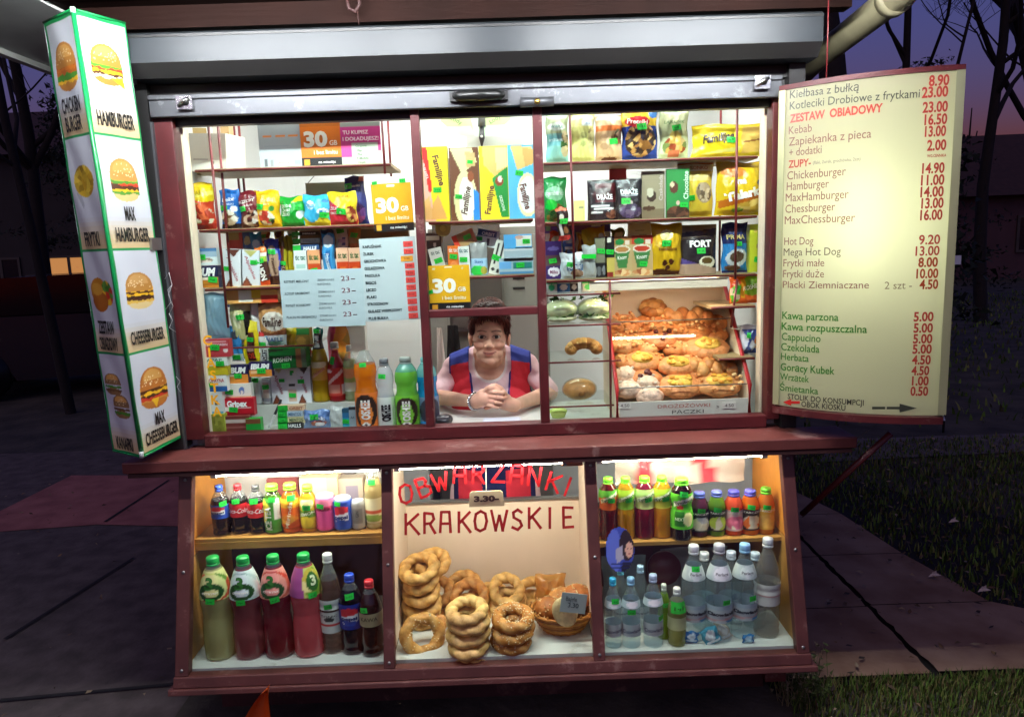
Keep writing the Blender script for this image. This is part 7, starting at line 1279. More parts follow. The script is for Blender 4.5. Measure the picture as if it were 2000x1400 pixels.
# sleeveless vest: red fronts, blue yoke and piping, navy below
mb = MB(); torso(mb, .015); V, Fc = fuse(mb, .0036, 5)
V = V+np.stack([0*V[:, 0], .0035*np.sin(V[:, 0]*60+V[:, 2]*18)*np.sin(V[:, 2]*34+V[:, 0]*41), 0*V[:, 0]], -1)
ax = np.abs(V[:, 0]-xc); half = np.interp(V[:, 2], [zs-.20, zs-.13, zs-.03, zs+.08], [.040, .062, .074, .080])
front = V[:, 1] < .45; keep = ~(front & (ax < half) & (V[:, 2] > zs-.40)) & (ax < .172) & ~((V[:, 2] > zs-.0) & (ax < .085))
C = np.ones((len(V), 4)); C[:, :3] = h('c8303e')
yoke = V[:, 2] > zs+.040-.22*(ax-.08); C[yoke, :3] = h('3a4694')
pip = (front & (ax < half+.010)) | (ax > .163); C[pip, :3] = h('28306e')
C[V[:, 2] < zs-.275, :3] = h('1a1c46'); C[(np.abs(ax-.10) < .05) & (V[:, 2] < zs-.40), :3] = h('c8303e')
from_arrays('vest', V, Fc, C, M['cloth'], person, keep)
mb = MB(); torso(mb, .010); V, Fc = fuse(mb, .006, 4); C = np.ones((len(V), 4)); C[:, :3] = h('171a40')
from_arrays('apron', V, Fc, C, M['cloth'], person, (V[:, 2] < zs-.235) & (np.abs(V[:, 0]-xc) < .15) & (V[:, 1] < .45))
# metal watch band on the wrist at the left
d_ = (wrL-elL).normalized(); c0 = wrL-d_*.006; a_ = d_.cross(Vector((0, 0, 1))).normalized(); b_ = d_.cross(a_); mb = MB()
for k in range(22):
    q = 2*math.pi*k/22; p = c0+(a_*math.cos(q)+b_*math.sin(q))*.0305; mb.ball(p, .0062, h('a8aaac') if k % 2 else h('d0d2d4'), 8, 6)
mb.build('bracelet', M['chrome'], person)
# what hangs behind her
mb = MB(); vs = []
for j in range(15):
    for i in range(7): vs.append(((i/6-.5)*(.05+.07*j/14), .012*math.sin(i*1.9+j*.5), -.036*j))
mb.add(vs, [(j*7+i, j*7+i+1, (j+1)*7+i+1, (j+1)*7+i) for j in range(14) for i in range(6)], h('1c1a1c'), 0, True)
q = at(884, 635, .95); tag(mb.build('coat', M['cloth'], None, q), 'dark coat hanging behind the woman at her left in the picture', 'coat')
mb = MB(); mb.add([(x*.5, y, z*.8) for x, y, z in vs], [(j*7+i, j*7+i+1, (j+1)*7+i+1, (j+1)*7+i) for j in range(14) for i in range(6)], h('d8d0c8'), 0, True)
q = at(858, 640, .9); tag(mb.build('towel', M['cloth'], None, q), 'pale towel hanging beside the dark coat', 'towel')

# ================================================================== THE BURGER COLUMN
zb, ztp = 1.0, at(140, 18, -.31)[2]
bc = [atz(277, 893, zb), atz(358, 851, zb), None, atz(221, 880, zb)]; bc[2] = bc[1]+bc[3]-bc[0]
for q in bc: print('col', q)
tc_ = [atz(142, 18, ztp), atz(244, 46, ztp), None, atz(85, 45, ztp)]; tc_[2] = tc_[1]+tc_[3]-tc_[0]
BCm = thing('menu_column', 'tall white cardboard column with burger pictures and green edges at the left counter end', 'advertising column', bc[0])
o0 = bc[0]; bcl = [Vector(p-o0) for p in bc]; tcl = [Vector(p-o0) for p in tc_]
def bun(u, v, ru, rv, top, seed, fill, tall=1.0, bun2=None):
    """a hamburger as printed: lower bun, filling layers, domed top bun with sesame"""
    o = [('e', u, v-rv*.62, ru*.94, rv*.34, bun2 or top)]
    n = len(fill); r2 = random.Random(seed)
    for i, cl in enumerate(fill):
        vv = v-rv*.50+rv*.62*(i/max(1, n-1)); P1 = []; k = 12
        for j in range(k+1): P1.append((u-ru*1.03+2.06*ru*j/k, vv+rv*.10+r2.uniform(-.05, .05)*rv))
        for j in range(k, -1, -1): P1.append((u-ru*1.03+2.06*ru*j/k, vv-rv*.10+r2.uniform(-.07, .05)*rv))
        o.append(('p', P1, cl))
    P2 = [(u+ru*math.cos(math.pi*j/24), v+rv*.12+rv*.92*tall*math.sin(math.pi*j/24)**.8) for j in range(25)]+[(u-ru*.9, v+rv*.02), (u+ru*.9, v+rv*.02)]
    o.append(('p', P2, top)); o.append(('p', [(u+ru*.72*math.cos(math.pi*j/20), v+rv*.42+rv*.52*tall*math.sin(math.pi*j/20)**.8) for j in range(21)], 'd09a50' if top != 'b4803c' else 'c8985a'))
    for j in range(26):
        a = r2.uniform(0, 3.14); q = r2.uniform(.2, .85); o.append(('e', u+ru*q*math.cos(a), v+rv*.2+rv*.75*tall*q*math.sin(a), ru*.035, rv*.028, 'f0dcae'))
    return o
G_, Rr, Yl, Mt, Ww = '4a8a2a', 'c83a24', 'e8b424', '4a2818', 'f0e4c0'
def panel_art(v0, v1, ops, gcol='148a48'):
    """one picture panel between v0 and v1 of the whole face"""
    k = v1-v0; o = [('r', 0, v0, 1, v1, 'c6cad2')]
    for i in range(7): o.append(('r', 0, v0, 1, v0+k*(.30-.04*i), ['c4c6ca', 'c6c2bc', 'c8beae', 'cabaa0', 'ccb896', 'ceb68e', 'ceb488'][i]))
    for op in ops:
        if op[0] == 'e': o.append(('e', op[1], v0+op[2]*k, op[3], op[4]*k, op[5]))
        elif op[0] == 'p': o.append(('p', [(a, v0+b*k) for a, b in op[1]], op[2]))
        elif op[0] == 'f': o.append(('f', op[1], v0+op[2]*k, op[3], op[4]*k)+tuple(op[5:]))
        elif op[0] == 't': o.append(('t', op[1], op[2], v0+op[3]*k, op[4]*k)+tuple(op[5:]))
    o.append(('r', 0, v0-.006, 1, v0+.006, gcol)); return o
T2 = lambda tx, v, w_: ('t', tx, .5, v, .125, '24221f', {'w': w_, 'b': .03})
cuts_r = [0.0, .243, .486, .742, 1.0]
RA = (panel_art(cuts_r[3], 1, bun(.50, .60, .30, .17, 'c07a34', 1, [Ww, Mt, Yl, Rr, G_, G_])+[('p', [(.55, .50), (.80, .42), (.78, .52)], Yl), T2('HAMBURGER', .15, .74)])
    + panel_art(cuts_r[2], cuts_r[3], bun(.50, .62, .27, .19, 'c08a44', 2, [G_, Yl, Mt, Mt, Rr, G_, '7ab03a'], bun2='d0b878')+[T2('MAX', .335, .22), T2('HAMBURGER', .145, .70)])
    + panel_art(cuts_r[1], cuts_r[2], bun(.48, .60, .29, .18, 'b4803c', 3, ['d8b048', Mt, '3a2014', Yl, '5a3018', Yl], bun2='d8c088')+[T2('CHEESEBURGER', .16, .74)])
    + panel_art(0, cuts_r[1], bun(.48, .62, .30, .21, 'b8702c', 4, ['c88a3c', Rr, Mt, Yl, '5a3018', 'e0a838'])+[('p', [(.38, .52), (.56, .52), (.47, .42)], Yl), T2('MAX', .315, .22), T2('CHEESEBURGER', .150, .76)]))
LA = (panel_art(cuts_r[3], 1, bun(.50, .58, .32, .20, 'b87c34', 5, [Yl, G_, G_, 'b8621c', 'c8701f', 'b05a1c'])+[T2('CHICKEN', .275, .60), T2('BURGER', .12, .54)])
    + panel_art(cuts_r[2], cuts_r[3], [('p', [(.18, .52), (.34, .40), (.80, .52), (.86, .62), (.3, .52)], 'c8ccd2'), ('p', [(.2, .52), (.36, .38), (.40, .42), (.3, .56)], 'a8acb4'), ('f', .50, .62, .33, .14, ['c8a428', 'b8901c', 'd8b83a', '9a7a18'], 40, 3), T2('FRYTKI', .115, .50)])
    + panel_art(cuts_r[1], cuts_r[2], [('e', .42, .62, .26, .13, 'b8781c'), ('f', .68, .60, .2, .12, [G_, Rr, Yl, '6aa03a'], 20, 3), ('e', .42, .52, .24, .10, 'a8601c'), ('e', .36, .64, .18, .06, 'c89030'), T2('ZESTAW', .275, .54), T2('OBIADOWY', .115, .62)])
    + panel_art(0, cuts_r[1], bun(.38, .70, .26, .11, '8a6a44', 7, ['6a4a2a', G_, '7a5a34'])+bun(.56, .48, .26, .12, '8a6a44', 8, [G_, '6a4a2a', 'c8b088'])+[T2('KANAPKI', .115, .56)]))
mb = MB()
def face(a0, b0, a1, b1, art, nu, nv, out, place_off=.0016):
    u = np.linspace(0, 1, nu+1); v = np.linspace(0, 1, nv+1); U, V = np.meshgrid(u, v)
    Hh = (a1-a0).length; Wd = (b0-a0).length; C = paint(art, U, V, 'd2d6de', Hh/Wd)
    g = np.array(h('148a48')); e = .030; C[(U < e*2.0) | (U > 1-e) | (V < .006) | (V > .989), :3] = g
    A0, B0, A1, B1 = (np.array(x[:]) for x in (a0, b0, a1, b1))
    S = (A0*(1-U[..., None])+B0*U[..., None])*(1-V[..., None])+(A1*(1-U[..., None])+B1*U[..., None])*V[..., None]
    S = S+np.array(out)*(.0014*np.sin(U*9+V*31))[..., None]
    mb.add(S.reshape(-1, 3), [(j*(nu+1)+i, j*(nu+1)+i+1, (j+1)*(nu+1)+i+1, (j+1)*(nu+1)+i) for j in range(nv) for i in range(nu)], C.reshape(-1, 4), 0, False)
    def pl(x, y):
        uu, vv = x/Wd+.5, y/Hh; p = (A0*(1-uu)+B0*uu)*(1-vv)+(A1*(1-uu)+B1*uu)*vv; return p+np.array(out)*.0035
    arttext(mb, art, pl, Wd, Hh)
def nrm(a, b, c_): return ((b-a).cross(c_-a)).normalized()
face(bcl[0], bcl[1], tcl[0], tcl[1], RA, 80, 520, nrm(bcl[0], bcl[1], tcl[0]))
RB = mb; mb.build('picture_panel', M['print'], BCm); mb = MB()
LA2 = [('e', 1-0, 0, 0, 0, 'ffffff')] if False else LA
face(bcl[3], bcl[0], tcl[3], tcl[0], LA, 70, 520, nrm(bcl[3], bcl[0], tcl[3])); mb.build('picture_panel', M['print'], BCm)
mb = MB(); mb.add([tuple(x) for x in bcl+tcl], [(3, 2, 1, 0), (4, 5, 6, 7), (1, 2, 6, 5), (2, 3, 7, 6)], h('d2d6de')); mb.build('back_panel', M['print'], BCm)
mb = MB(); n1_, n2_ = nrm(bcl[0], bcl[1], tcl[0]), nrm(bcl[3], bcl[0], tcl[3]); ow = (n1_+n2_)*.0022
mb.tube([bcl[0]+ow, tcl[0]+ow], .0065, h('148a48')); mb.tube([tcl[3], tcl[0], tcl[1]], .004, h('148a48')); mb.tube([bcl[3], bcl[0], bcl[1]], .003, h('148a48'))
mb.tube([bcl[0]+ow*1.5, bcl[0]+ow*1.5+Vector((0, 0, .02))], .007, h('c8ccc8')); mb.tube([tcl[0]+ow*1.5+Vector((0, 0, -.012)), tcl[0]+ow*1.5+Vector((0, 0, .004))], .0075, h('b8d8c4')); mb.build('edge_tape', M['plastic'], BCm)
mb = MB(); p = (bcl[1]+tcl[1])*.5; mb.box(p.x-.02, p.y-.03, p.z-.02, p.x+.0, max(p.y+.02, -.05-o0[1]), p.z+.02); mb.build('bracket', M['steel'], BCm)

# ================================================================== THE PRICE BOARD ON THE RIGHT
PA = at(1509, 800, -.085); PB = at(1847, 818, -.325); zb0, zb1 = PA[2], at(1526, 176, -.085)[2]
A2, B2 = np.array(PA[:2]), np.array(PB[:2]); ab = B2-A2; LW = float(np.linalg.norm(ab)); nn = np.array((ab[1], -ab[0]))/LW
if nn[1] > 0: nn = -nn
BUL = .055
MBd = thing('price_board', 'curved cream lit price board with maroon rails listing sausage, burgers and coffee beside the window', 'menu board', (A2[0], A2[1], zb0))
def bp(s, z, off=0.0): p = ab*s+nn*(BUL*4*s*(1-s)+off); return (p[0], p[1], z)
HB = zb1-zb0
def board_mat():
    mt, n, p, o = new_mat('translucent_sheet'); cl = (*h('d4cfb2'), 1)
    p.inputs['Base Color'].default_value = cl; p.inputs['Roughness'].default_value = .22
    tl = N(n, 'ShaderNodeBsdfTranslucent'); tl.inputs[0].default_value = (.88, .89, .72, 1); mx = N(n, 'ShaderNodeMixShader'); mx.inputs[0].default_value = .70
    n.links.new(p.outputs[0], mx.inputs[1]); n.links.new(tl.outputs[0], mx.inputs[2]); n.links.new(mx.outputs[0], o.inputs[0]); return mt
M['board'] = board_mat(); NS = 28
def curved(za, zb_, o0, s0=0.0, s1=1.0, dep=.0, col=(.8, .8, .8)):
    mb = MB(); vs = []
    for k in range(NS+1):
        s = s0+(s1-s0)*k/NS
        for z in (za, zb_): vs.append(bp(s, z, o0))
        for z in (za, zb_): vs.append(bp(s, z, o0-dep))
    fs = []
    for k in range(NS):
        a, b = 4*k, 4*k+4
        fs += [(a, b, b+1, a+1), (a+2, a+3, b+3, b+2), (a+1, b+1, b+3, a+3), (a, a+2, b+2, b)]
    fs += [(0, 1, 3, 2), (4*NS, 4*NS+2, 4*NS+3, 4*NS+1)]; mb.add(vs, fs, col, 0, False); return mb
curved(.02, HB-.005, 0, .012, .988, .003).build('sheet', M['board'], MBd)
curved(-.008, .014, .008, 0, .985, .05).build('rail', M['maroon'], MBd); curved(HB-.004, HB+.011, .004, 0, 1, .05).build('rail', M['maroon'], MBd)
alu = mat('board_aluminium', 'b4b48a', .3, metal=.4, noise=(5, .1))
for s0, s1 in ((.0, .040), (.955, 1.0)): curved(.0221, HB-.0045, .006, s0, s1, .05).build('edge_strip', alu, MBd)
mb = curved(.0, HB, -.17, .01, .99, .004); mb.build('back_panel', M['white'], MBd)
mb = MB()
for s in (.01, .99):
    a, b = bp(s, 0, -.17), bp(s, HB, -.006); mb.add([bp(s, 0, -.17), bp(s, 0, -.006), bp(s, HB, -.006), bp(s, HB, -.17)], [(0, 1, 2, 3)])
for z in (.001, HB-.001): mb.add([bp(k/10, z, -.17) for k in range(11)]+[bp(k/10, z, -.006) for k in range(10, -1, -1)], [tuple(range(22))])
mb.build('box_side', M['white'], MBd)
lp = MB(); lp.tube([bp(.50, HB*.44, -.095), bp(.50, HB*.76, -.095)], .013, n=12); lp.build('glare_tube', emit('glare_tube_glow', (.97, 1.0, .88), 36.0), MBd)  # added tube, its glow stands in for a reflection on the sheet
# lettering: find where each photo position lands on the curved sheet
def board_sz(px, py):
    d = ray(px, py); best = None
    for k in range(401):
        s = k/400; x, y, _ = bp(s, 0, .0); X, Y = x+A2[0], y+A2[1]; p = CAMP+d*((Y+CD)/d[1]); e = abs(p[0]-X)
        if best is None or e < best[0]: best = (e, s, p[2]-zb0)
    return best[1], best[2]
mb = MB()
def bl(tx, x0, x1, py, cap, col, bold=.0, py1=None):
    s0, z = board_sz(x0, py); s1, z1 = board_sz(x1, py1 or py); ra = 0
    if py1: ra = math.atan2(z1-z, (s1-s0)*LW); z = (z+z1)/2
    letter(mb, tx, lambda x, y: bp((s0+s1)/2+x/LW, z+y, .0012), 0, 0, cap*.00172, h(col), width=(s1-s0)*LW, bold=bold, rot=ra)
DK, BR, RD, GN = '3c4038', '8a5a50', 'b03a30', '3a7a2a'
for row in (('Kiełbasa z bułką', 1543, 1678, 185, 15, DK, 0, 169), ('Kotleciki Drobiowe z frytkami', 1543, 1797, 207, 15, DK, 0, 182), ('ZESTAW  OBIADOWY', 1543, 1723, 232, 15, RD, .03), ('Kebab', 1541, 1586, 255, 15, BR, 0), ('Zapiekanka z pieca', 1541, 1701, 277, 16, BR, 0), ('+ dodatki', 1541, 1605, 298, 15, BR, 0), ('ZUPY-', 1540, 1584, 321, 14, RD, .02), ('(flaki, żurek, grochówka, 2szt)', 1588, 1680, 318, 6, '8a7a70', 0),
  ('Chickenburger', 1538, 1652, 343, 16, BR, 0), ('Hamburger', 1537, 1619, 364, 16, BR, 0), ('MaxHamburger', 1535, 1657, 386, 16, BR, 0), ('Chessburger', 1534, 1631, 408, 16, BR, 0), ('MaxChessburger', 1533, 1670, 430, 16, BR, 0),
  'dish_names', ('Hot Dog', 1532, 1589, 471, 15, BR, 0), ('Mega Hot Dog', 1531, 1642, 492, 15, '6a5a4a', 0), ('Frytki małe', 1530, 1610, 513, 15, BR, 0), ('Frytki duże', 1530, 1609, 534, 15, BR, 0), ('Placki Ziemniaczane', 1529, 1697, 555, 14, BR, 0), ('2 szt -', 1728, 1781, 557, 14, '8a7a60', 0),
  'dish_names', ('Kawa parzona', 1528, 1638, 615, 15, GN, .015), ('Kawa rozpuszczalna', 1527, 1694, 636, 15, GN, .015), ('Cappucino', 1527, 1603, 656, 15, GN, .01), ('Czekolada', 1526, 1601, 676, 15, GN, .01), ('Herbata', 1525, 1580, 695, 14, GN, .01), ('Gorący Kubek', 1525, 1630, 715, 15, GN, .015), ('Wrzątek', 1524, 1580, 734, 14, GN, .01), ('Śmietanka', 1523, 1598, 755, 14, GN, .01),
  'drink_names', ('STOLIK DO KONSUMPCJI', 1539, 1688, 773, 11, '2c2a24', .01), ('OBOK KIOSKU', 1565, 1652, 788, 11, '2c2a24', .01),
  'table_notice',
  ('8.90', 1814, 1854, 158, 18, RD, .03), ('23.00', 1801, 1852, 181, 18, RD, .03), ('23.00', 1802, 1851, 210, 18, RD, .03), ('16.50', 1806, 1850, 234, 18, RD, .03), ('13.00', 1806, 1848, 257, 18, RD, .03), ('2.00', 1811, 1848, 284, 18, RD, .03), ('WG.CENNIKA', 1811, 1848, 305, 5, RD, .02), ('14.90', 1801, 1845, 329, 18, RD, .03), ('11.00', 1799, 1844, 352, 18, RD, .03), ('14.00', 1798, 1843, 375, 18, RD, .03), ('13.00', 1799, 1843, 397, 18, RD, .03), ('16.00', 1797, 1841, 420, 18, RD, .03),
  'prices', ('9.20', 1795, 1836, 468, 17, RD, .02), ('13.00', 1788, 1835, 490, 17, RD, .02), ('8.00', 1794, 1832, 512, 17, 'a8401c', .03), ('10.00', 1790, 1833, 534, 17, 'a8401c', .03), ('4.50', 1796, 1832, 555, 17, 'a8401c', .03), 'prices', ('5.00', 1785, 1823, 618, 17, RD, .03), ('5.00', 1784, 1822, 640, 17, RD, .03), ('5.00', 1783, 1821, 661, 17, RD, .03), ('5.00', 1782, 1820, 681, 17, RD, .03), ('4.50', 1781, 1818, 702, 17, RD, .03), ('4.50', 1780, 1815, 723, 17, RD, .03), ('1.00', 1781, 1814, 743, 17, RD, .03), ('0.50', 1778, 1813, 763, 17, RD, .03)):
    if isinstance(row, str): mb.build(row, M['plastic'], MBd); mb = MB(); continue
    bl(*row)
mb.build('prices', M['plastic'], MBd)
def bpoly(pts, col):
    mb = MB(); q = [board_sz(a, b) for a, b in pts]; mb.add([bp(s, z, .0012) for s, z in q], [tuple(range(len(q)))], h(col)); mb.build('arrow', M['plastic'], MBd)
bpoly([(1562, 783), (1545, 783), (1545, 779), (1529, 785), (1545, 792), (1545, 788), (1562, 788)][::-1], 'c02a24')
bpoly([(1703, 794), (1757, 794), (1757, 788), (1791, 797), (1757, 805), (1757, 799), (1703, 799)], '3a3c34')
# strut and cables carrying the board
g0, g1 = at(1740, 846, -.22), at(1566, 1004, -.06); mb = MB(); mb.tube([g0, g1], .011); mb.build('strut', M['maroon'], K)
mb = MB(); mb.tube([at(1619, -30, -.16), at(1617, 60, -.16), at(1614, 158, -.16)], .0020); mb.build('hanging_cable', M['redwire'], K)
mb = MB(); mb.tube([at(1700, 838, -.2), at(1650, 872, -.12), at(1600, 888, -.05), at(1566, 895, -.01)], .0016, h('4a4644')); mb.build('thin_wire', M['plastic'], K)

# ================================================================== STREET, GRASS, TREES
def gmat(name, c1, c2, scale, rough=.9, bmp=None, c3=None):
    mt, n, p, o = new_mat(name); tc = N(n, 'ShaderNodeTexCoord'); nz = N(n, 'ShaderNodeTexNoise'); nz.inputs['Scale'].default_value = scale; nz.inputs['Detail'].default_value = 8
    rp = N(n, 'ShaderNodeValToRGB'); rp.color_ramp.elements[0].position = .35; rp.color_ramp.elements[1].position = .68
    rp.color_ramp.elements[0].color = (*h(c1), 1); rp.color_ramp.elements[1].color = (*h(c2), 1)
    n.links.new(tc.outputs['Object'], nz.inputs['Vector']); n.links.new(nz.outputs['Fac'], rp.inputs[0]); n.links.new(rp.outputs[0], p.inputs['Base Color']); p.inputs['Roughness'].default_value = rough
    if bmp: bump(n, p, *bmp)
    return mt
mb = MB(); mb.add([(-70, -30, 0), (70, -30, 0), (70, 110, 0), (-70, 110, 0)], [(0, 1, 2, 3)]); struct('ground', mb, gmat('bare_ground', '2a2622', '4a443c', 3.0, bmp=(14, .6, .02, 6)))
M['asphalt'] = gmat('asphalt', '443c3a', '5e5452', 9, bmp=(60, .5, .006, 6)); M['slab'] = gmat('paving_slab', '7a5a46', '967a66', 5, bmp=(50, .4, .004, 6)); M['brick'] = gmat('red_paving', '8a5450', 'a86c66', 6, bmp=(40, .5, .004, 6))
mb = MB(); mb.add([(-9, -4, .004), (-1.15, -4, .004), (-1.15, 3.6, .004), (-9, 3.6, .004)], [(0, 1, 2, 3)]); struct('pavement', mb, M['asphalt'])
mb = MB(); P3 = [atz(*p, 0) for p in ((140, 930), (0, 1000), (-120, 1052), (0, 1040), (190, 1026), (370, 1030), (370, 930))]
mb.add([(p[0], p[1], .008) for p in P3], [tuple(range(7))]); struct('path', mb, M['brick'])
mb = MB()                              # joints between the big asphalt panels
for a, b in (((10, 1252), (262, 1092)), ((205, 1022), (330, 940)), ((0, 1372), (340, 1340))):
    p, q = atz(*a, 0), atz(*b, 0); d = (q-p)/np.linalg.norm(q-p); s_ = np.array((-d[1], d[0], 0))*.010
    mb.add([p+s_+(0, 0, .012), p-s_+(0, 0, .012), q-s_*.8+(0, 0, .012), q+s_*.8+(0, 0, .012)], [(0, 1, 2, 3)])
struct('pavement_joints', mb, mat('dark_joint', '1c1a1c', .95))
# paving slabs right of the kiosk, each edge slightly uneven
mb = MB(); cx0, cy0 = 1.15, -.09
J0, J1 = atz(1820, 1318, 0), atz(1556, 1050, 0)
dj = (J1-J0)[:2]; 
rows_ = [-.09, .42, .94, 1.5, 2.05, 2.5]
for i in range(len(rows_)-1):
    y0, y1 = rows_[i], rows_[i+1]-.006
    xj0 = J0[0]+(y0-J0[1])/dj[1]*dj[0]; xj1 = J0[0]+(y1-J0[1])/dj[1]*dj[0]
    xo0 = np.interp(y0, [-.1, .1, .45, .9, 1.35, 1.7, 2.5], [2.9, 2.5, 2.12, 2.05, 2.02, 1.95, 1.7]); xo1 = np.interp(y1, [-.1, .1, .45, .9, 1.35, 1.7, 2.5], [2.9, 2.5, 2.12, 2.05, 2.02, 1.95, 1.7])
    K_ = 14; r3 = random.Random(i+5); L_, R_ = [], []
    for k in range(K_+1):     # ragged joint edges
        yy = y0+(y1-y0)*k/K_; xj = xj0+(xj1-xj0)*k/K_; L_.append((xj-.005-r3.random()**2*.012, yy, .02)); R_.append((xj+.005+r3.random()**2*.014, yy, .026))
    mb.add([(1.0, y0, .02)]+L_+[(1.0, y1, .02)], [tuple(range(K_+3))]); mb.add(R_+[(xo1, y1, .022), (xo0, y0, .022)], [tuple(range(K_+2, -1, -1))])
struct('paving', mb, M['slab'])
mb = MB(); mb.add([(1.0, -.15, .002), (4.0, -.15, .002), (2.0, 2.6, .002), (1.0, 2.6, .002)], [(0, 1, 2, 3)]); struct('paving_bed', mb, mat('paving_gap', '161214', .95))
q = [atz(*p, 0) for p in ((1590, 862), (2080, 845), (2080, 880), (1600, 905))]
mb = MB(); mb.add([(p[0], p[1], .01) for p in q], [(3, 2, 1, 0)]); struct('far_path', mb, gmat('pale_path', '4c4648', '6a6064', 5))
# grass
def blades(name, n, region, hmin, hmax, cols, seed, wd=.004):
    r2 = random.Random(seed); mb = MB()
    k = 0
    while k < n:
        x, y = region(r2)
        if x is None: continue
        k += 1; hh = r2.uniform(hmin, hmax); a = r2.uniform(0, 6.28); ln = r2.uniform(.1, .7)*hh; w_ = wd*r2.uniform(.6, 1.4)
        dx, dy = math.cos(a), math.sin(a); c_ = h(r2.choice(cols))
        mb.add([(x-dy*w_, y+dx*w_, 0), (x+dy*w_, y-dx*w_, 0), (x+dx*ln*.4+dy*w_*.7, y+dy*ln*.4-dx*w_*.7, hh*.6), (x+dx*ln*.4-dy*w_*.7, y+dy*ln*.4+dx*w_*.7, hh*.6), (x+dx*ln, y+dy*ln, hh)], [(0, 1, 2, 3), (3, 2, 4)], c_)
    o = mb.build(name, M['leaf']); o['kind'] = 'stuff'; return o
M['leaf'] = colmat('leaf', .7, .3)
GC = ['3a501a', '4a6420', '2c4014', '587428', '5e6a30', '40581c', '6e7038']
def reg1(r):
    y = -.10-.85*r.random()**1.4; x = r.uniform(1.02, 2.5)
    return (x, y) if r.random() < .35+1.2*(x-1.0) else (None, None)
blades('grass', 19000, reg1, .010, .045, GC+['6a5a3a', '5a4a34'], 1, .0024)
def reg2(r):
    y = r.uniform(.05, 3.0); x = r.uniform(1.7, 5.2)
    return (x, y) if x > np.interp(y, [-.1, .1, .45, .9, 1.35, 1.7, 2.5, 3], [2.9, 2.5, 2.14, 2.07, 2.04, 1.97, 1.72, 1.6])+.08*math.sin(y*9)*r.random() else (None, None)
blades('grass', 16000, reg2, .02, .06, GC+['4a4430', '5a4e3a'], 2, .005)
def reg3(r):
    return r.uniform(2, 16), r.uniform(3.4, 16)
blades('grass', 9000, reg3, .03, .09, GC+['4a4430'], 3, .012)
r2 = random.Random(77); mb = MB()
for k in range(1400):
    if k % 3: x, y = reg2(r2)
    elif k % 2: x, y = r2.uniform(1.1, 2.4), r2.uniform(-.6, 1.6)
    else: x, y = -r2.uniform(1.2, 4.5), r2.uniform(-.4, 3.2)
    if x is None: continue
    s_ = r2.uniform(.006, .020); a = r2.uniform(0, 6.28); z = .032+r2.uniform(0, .012); dx, dy = s_*math.cos(a), s_*math.sin(a)
    mb.add([(x-dx, y-dy, z), (x+dy*.5, y-dx*.5, z+r2.uniform(0, .008)), (x+dx, y+dy, z+r2.uniform(0, .01)), (x-dy*.5, y+dx*.5, z+r2.uniform(0, .008))], [(0, 1, 2, 3)], h(r2.choice(['4a3a2a', '6a5038', '7a6248', '3a3028', '8a7860'])))
o = mb.build('fallen_leaves', M['leaf']); o['kind'] = 'stuff'
# litter on the grass: pale leaves
for i, (px, py, lb) in enumerate(((1863, 1020, 'largest pale dry leaf on the grass right of the kiosk'), (1825, 1126, 'tiny pale leaf at the edge of the paving slabs'), (1922, 1155, 'pale dry leaf low on the grass near the right edge'))):
    p = atz(px, py, .035); mb = MB(); mb.add([(-.03, 0, 0), (0, -.018, .012), (.034, .004, .004), (.004, .02, .016)], [(0, 1, 2, 3)], h('c8b8a8')); mb.add([(-.012, .01, .01), (.004, -.006, .035), (.016, .01, .012)], [(0, 1, 2)], h('d8ccc0'))
    tag(mb.build('dry_leaf', M['leaf'], None, p), lb, 'leaf')
# dry weeds at the corner of the plinth
mb = MB(); r2 = random.Random(12)
for k in range(90):
    x, y = 1.0+r2.uniform(0, .16), -.16+r2.uniform(-.1, .05); hh = r2.uniform(.06, .19); c_ = h(r2.choice(['6a5e44', '4a5a2a', '7a7058', '3a4420']))
    a = Vector((x, y, 0)); b = a+Vector((r2.uniform(-.05, .05), r2.uniform(-.05, .05), hh)); mb.tube([a, a.lerp(b, .5)+Vector((r2.uniform(-.01, .01), 0, 0)), b], [.0016, .0012, .0006], c_, 4, cap=False)
    for j in range(5):
        p = a.lerp(b, r2.uniform(.3, 1)); mb.add([p, p+Vector((r2.uniform(-.02, .02), r2.uniform(-.02, .02), r2.uniform(0, .015))), p+Vector((r2.uniform(-.015, .015), r2.uniform(-.02, 0), r2.uniform(-.005, .012)))], [(0, 1, 2)], c_)
tag(mb.build('weed', M['leaf']), 'dry weeds growing at the right corner of the kiosk plinth', 'weeds')
# orange plastic thing leaning in front of the plinth
mb = MB(); vs = []; q0 = at(522, 1345, -.42); nU, nV = 10, 14
for j in range(nV+1):
    v = j/nV
    for i in range(nU+1):
        u = i/nU; z = q0[2]*(v)+0.0; wdt = .17*(1-v)**.75
        vs.append((q0[0]-wdt*(1-u), q0[1]+.03*math.sin(u*3.1), z))
mb.add(vs, [(j*(nU+1)+i, j*(nU+1)+i+1, (j+1)*(nU+1)+i+1, (j+1)*(nU+1)+i) for j in range(nV) for i in range(nU)], h('d8581c'), 0, True)
mb.add([(x, y+.004, z) for x, y, z in vs], [((j+1)*(nU+1)+i, (j+1)*(nU+1)+i+1, j*(nU+1)+i+1, j*(nU+1)+i) for j in range(nV) for i in range(nU)], h('d8581c'), 0, True)
tag(mb.build('plastic_marker', M['plastic']), 'orange curved pointed plastic marker standing in front of the plinth', 'marker')
# gutter pipe under the right eave
gp = thing('gutter_pipe', 'beige gutter pipe running under the right eave above the price board', 'pipe', (0, 0, 0))
mb = MB(); mb.tube([(1.345, -.85, 2.425), (1.36, -.13, 2.37), (1.365, .5, 2.325), (1.35, .75, 2.27)], .048, n=18); mb.build('pipe', M['pipe'], gp)
mb = MB(); mb.tube([(1.361, -.11, 2.369), (1.3615, -.07, 2.366)], .056, n=18); mb.build('collar', M['pipe'], gp)
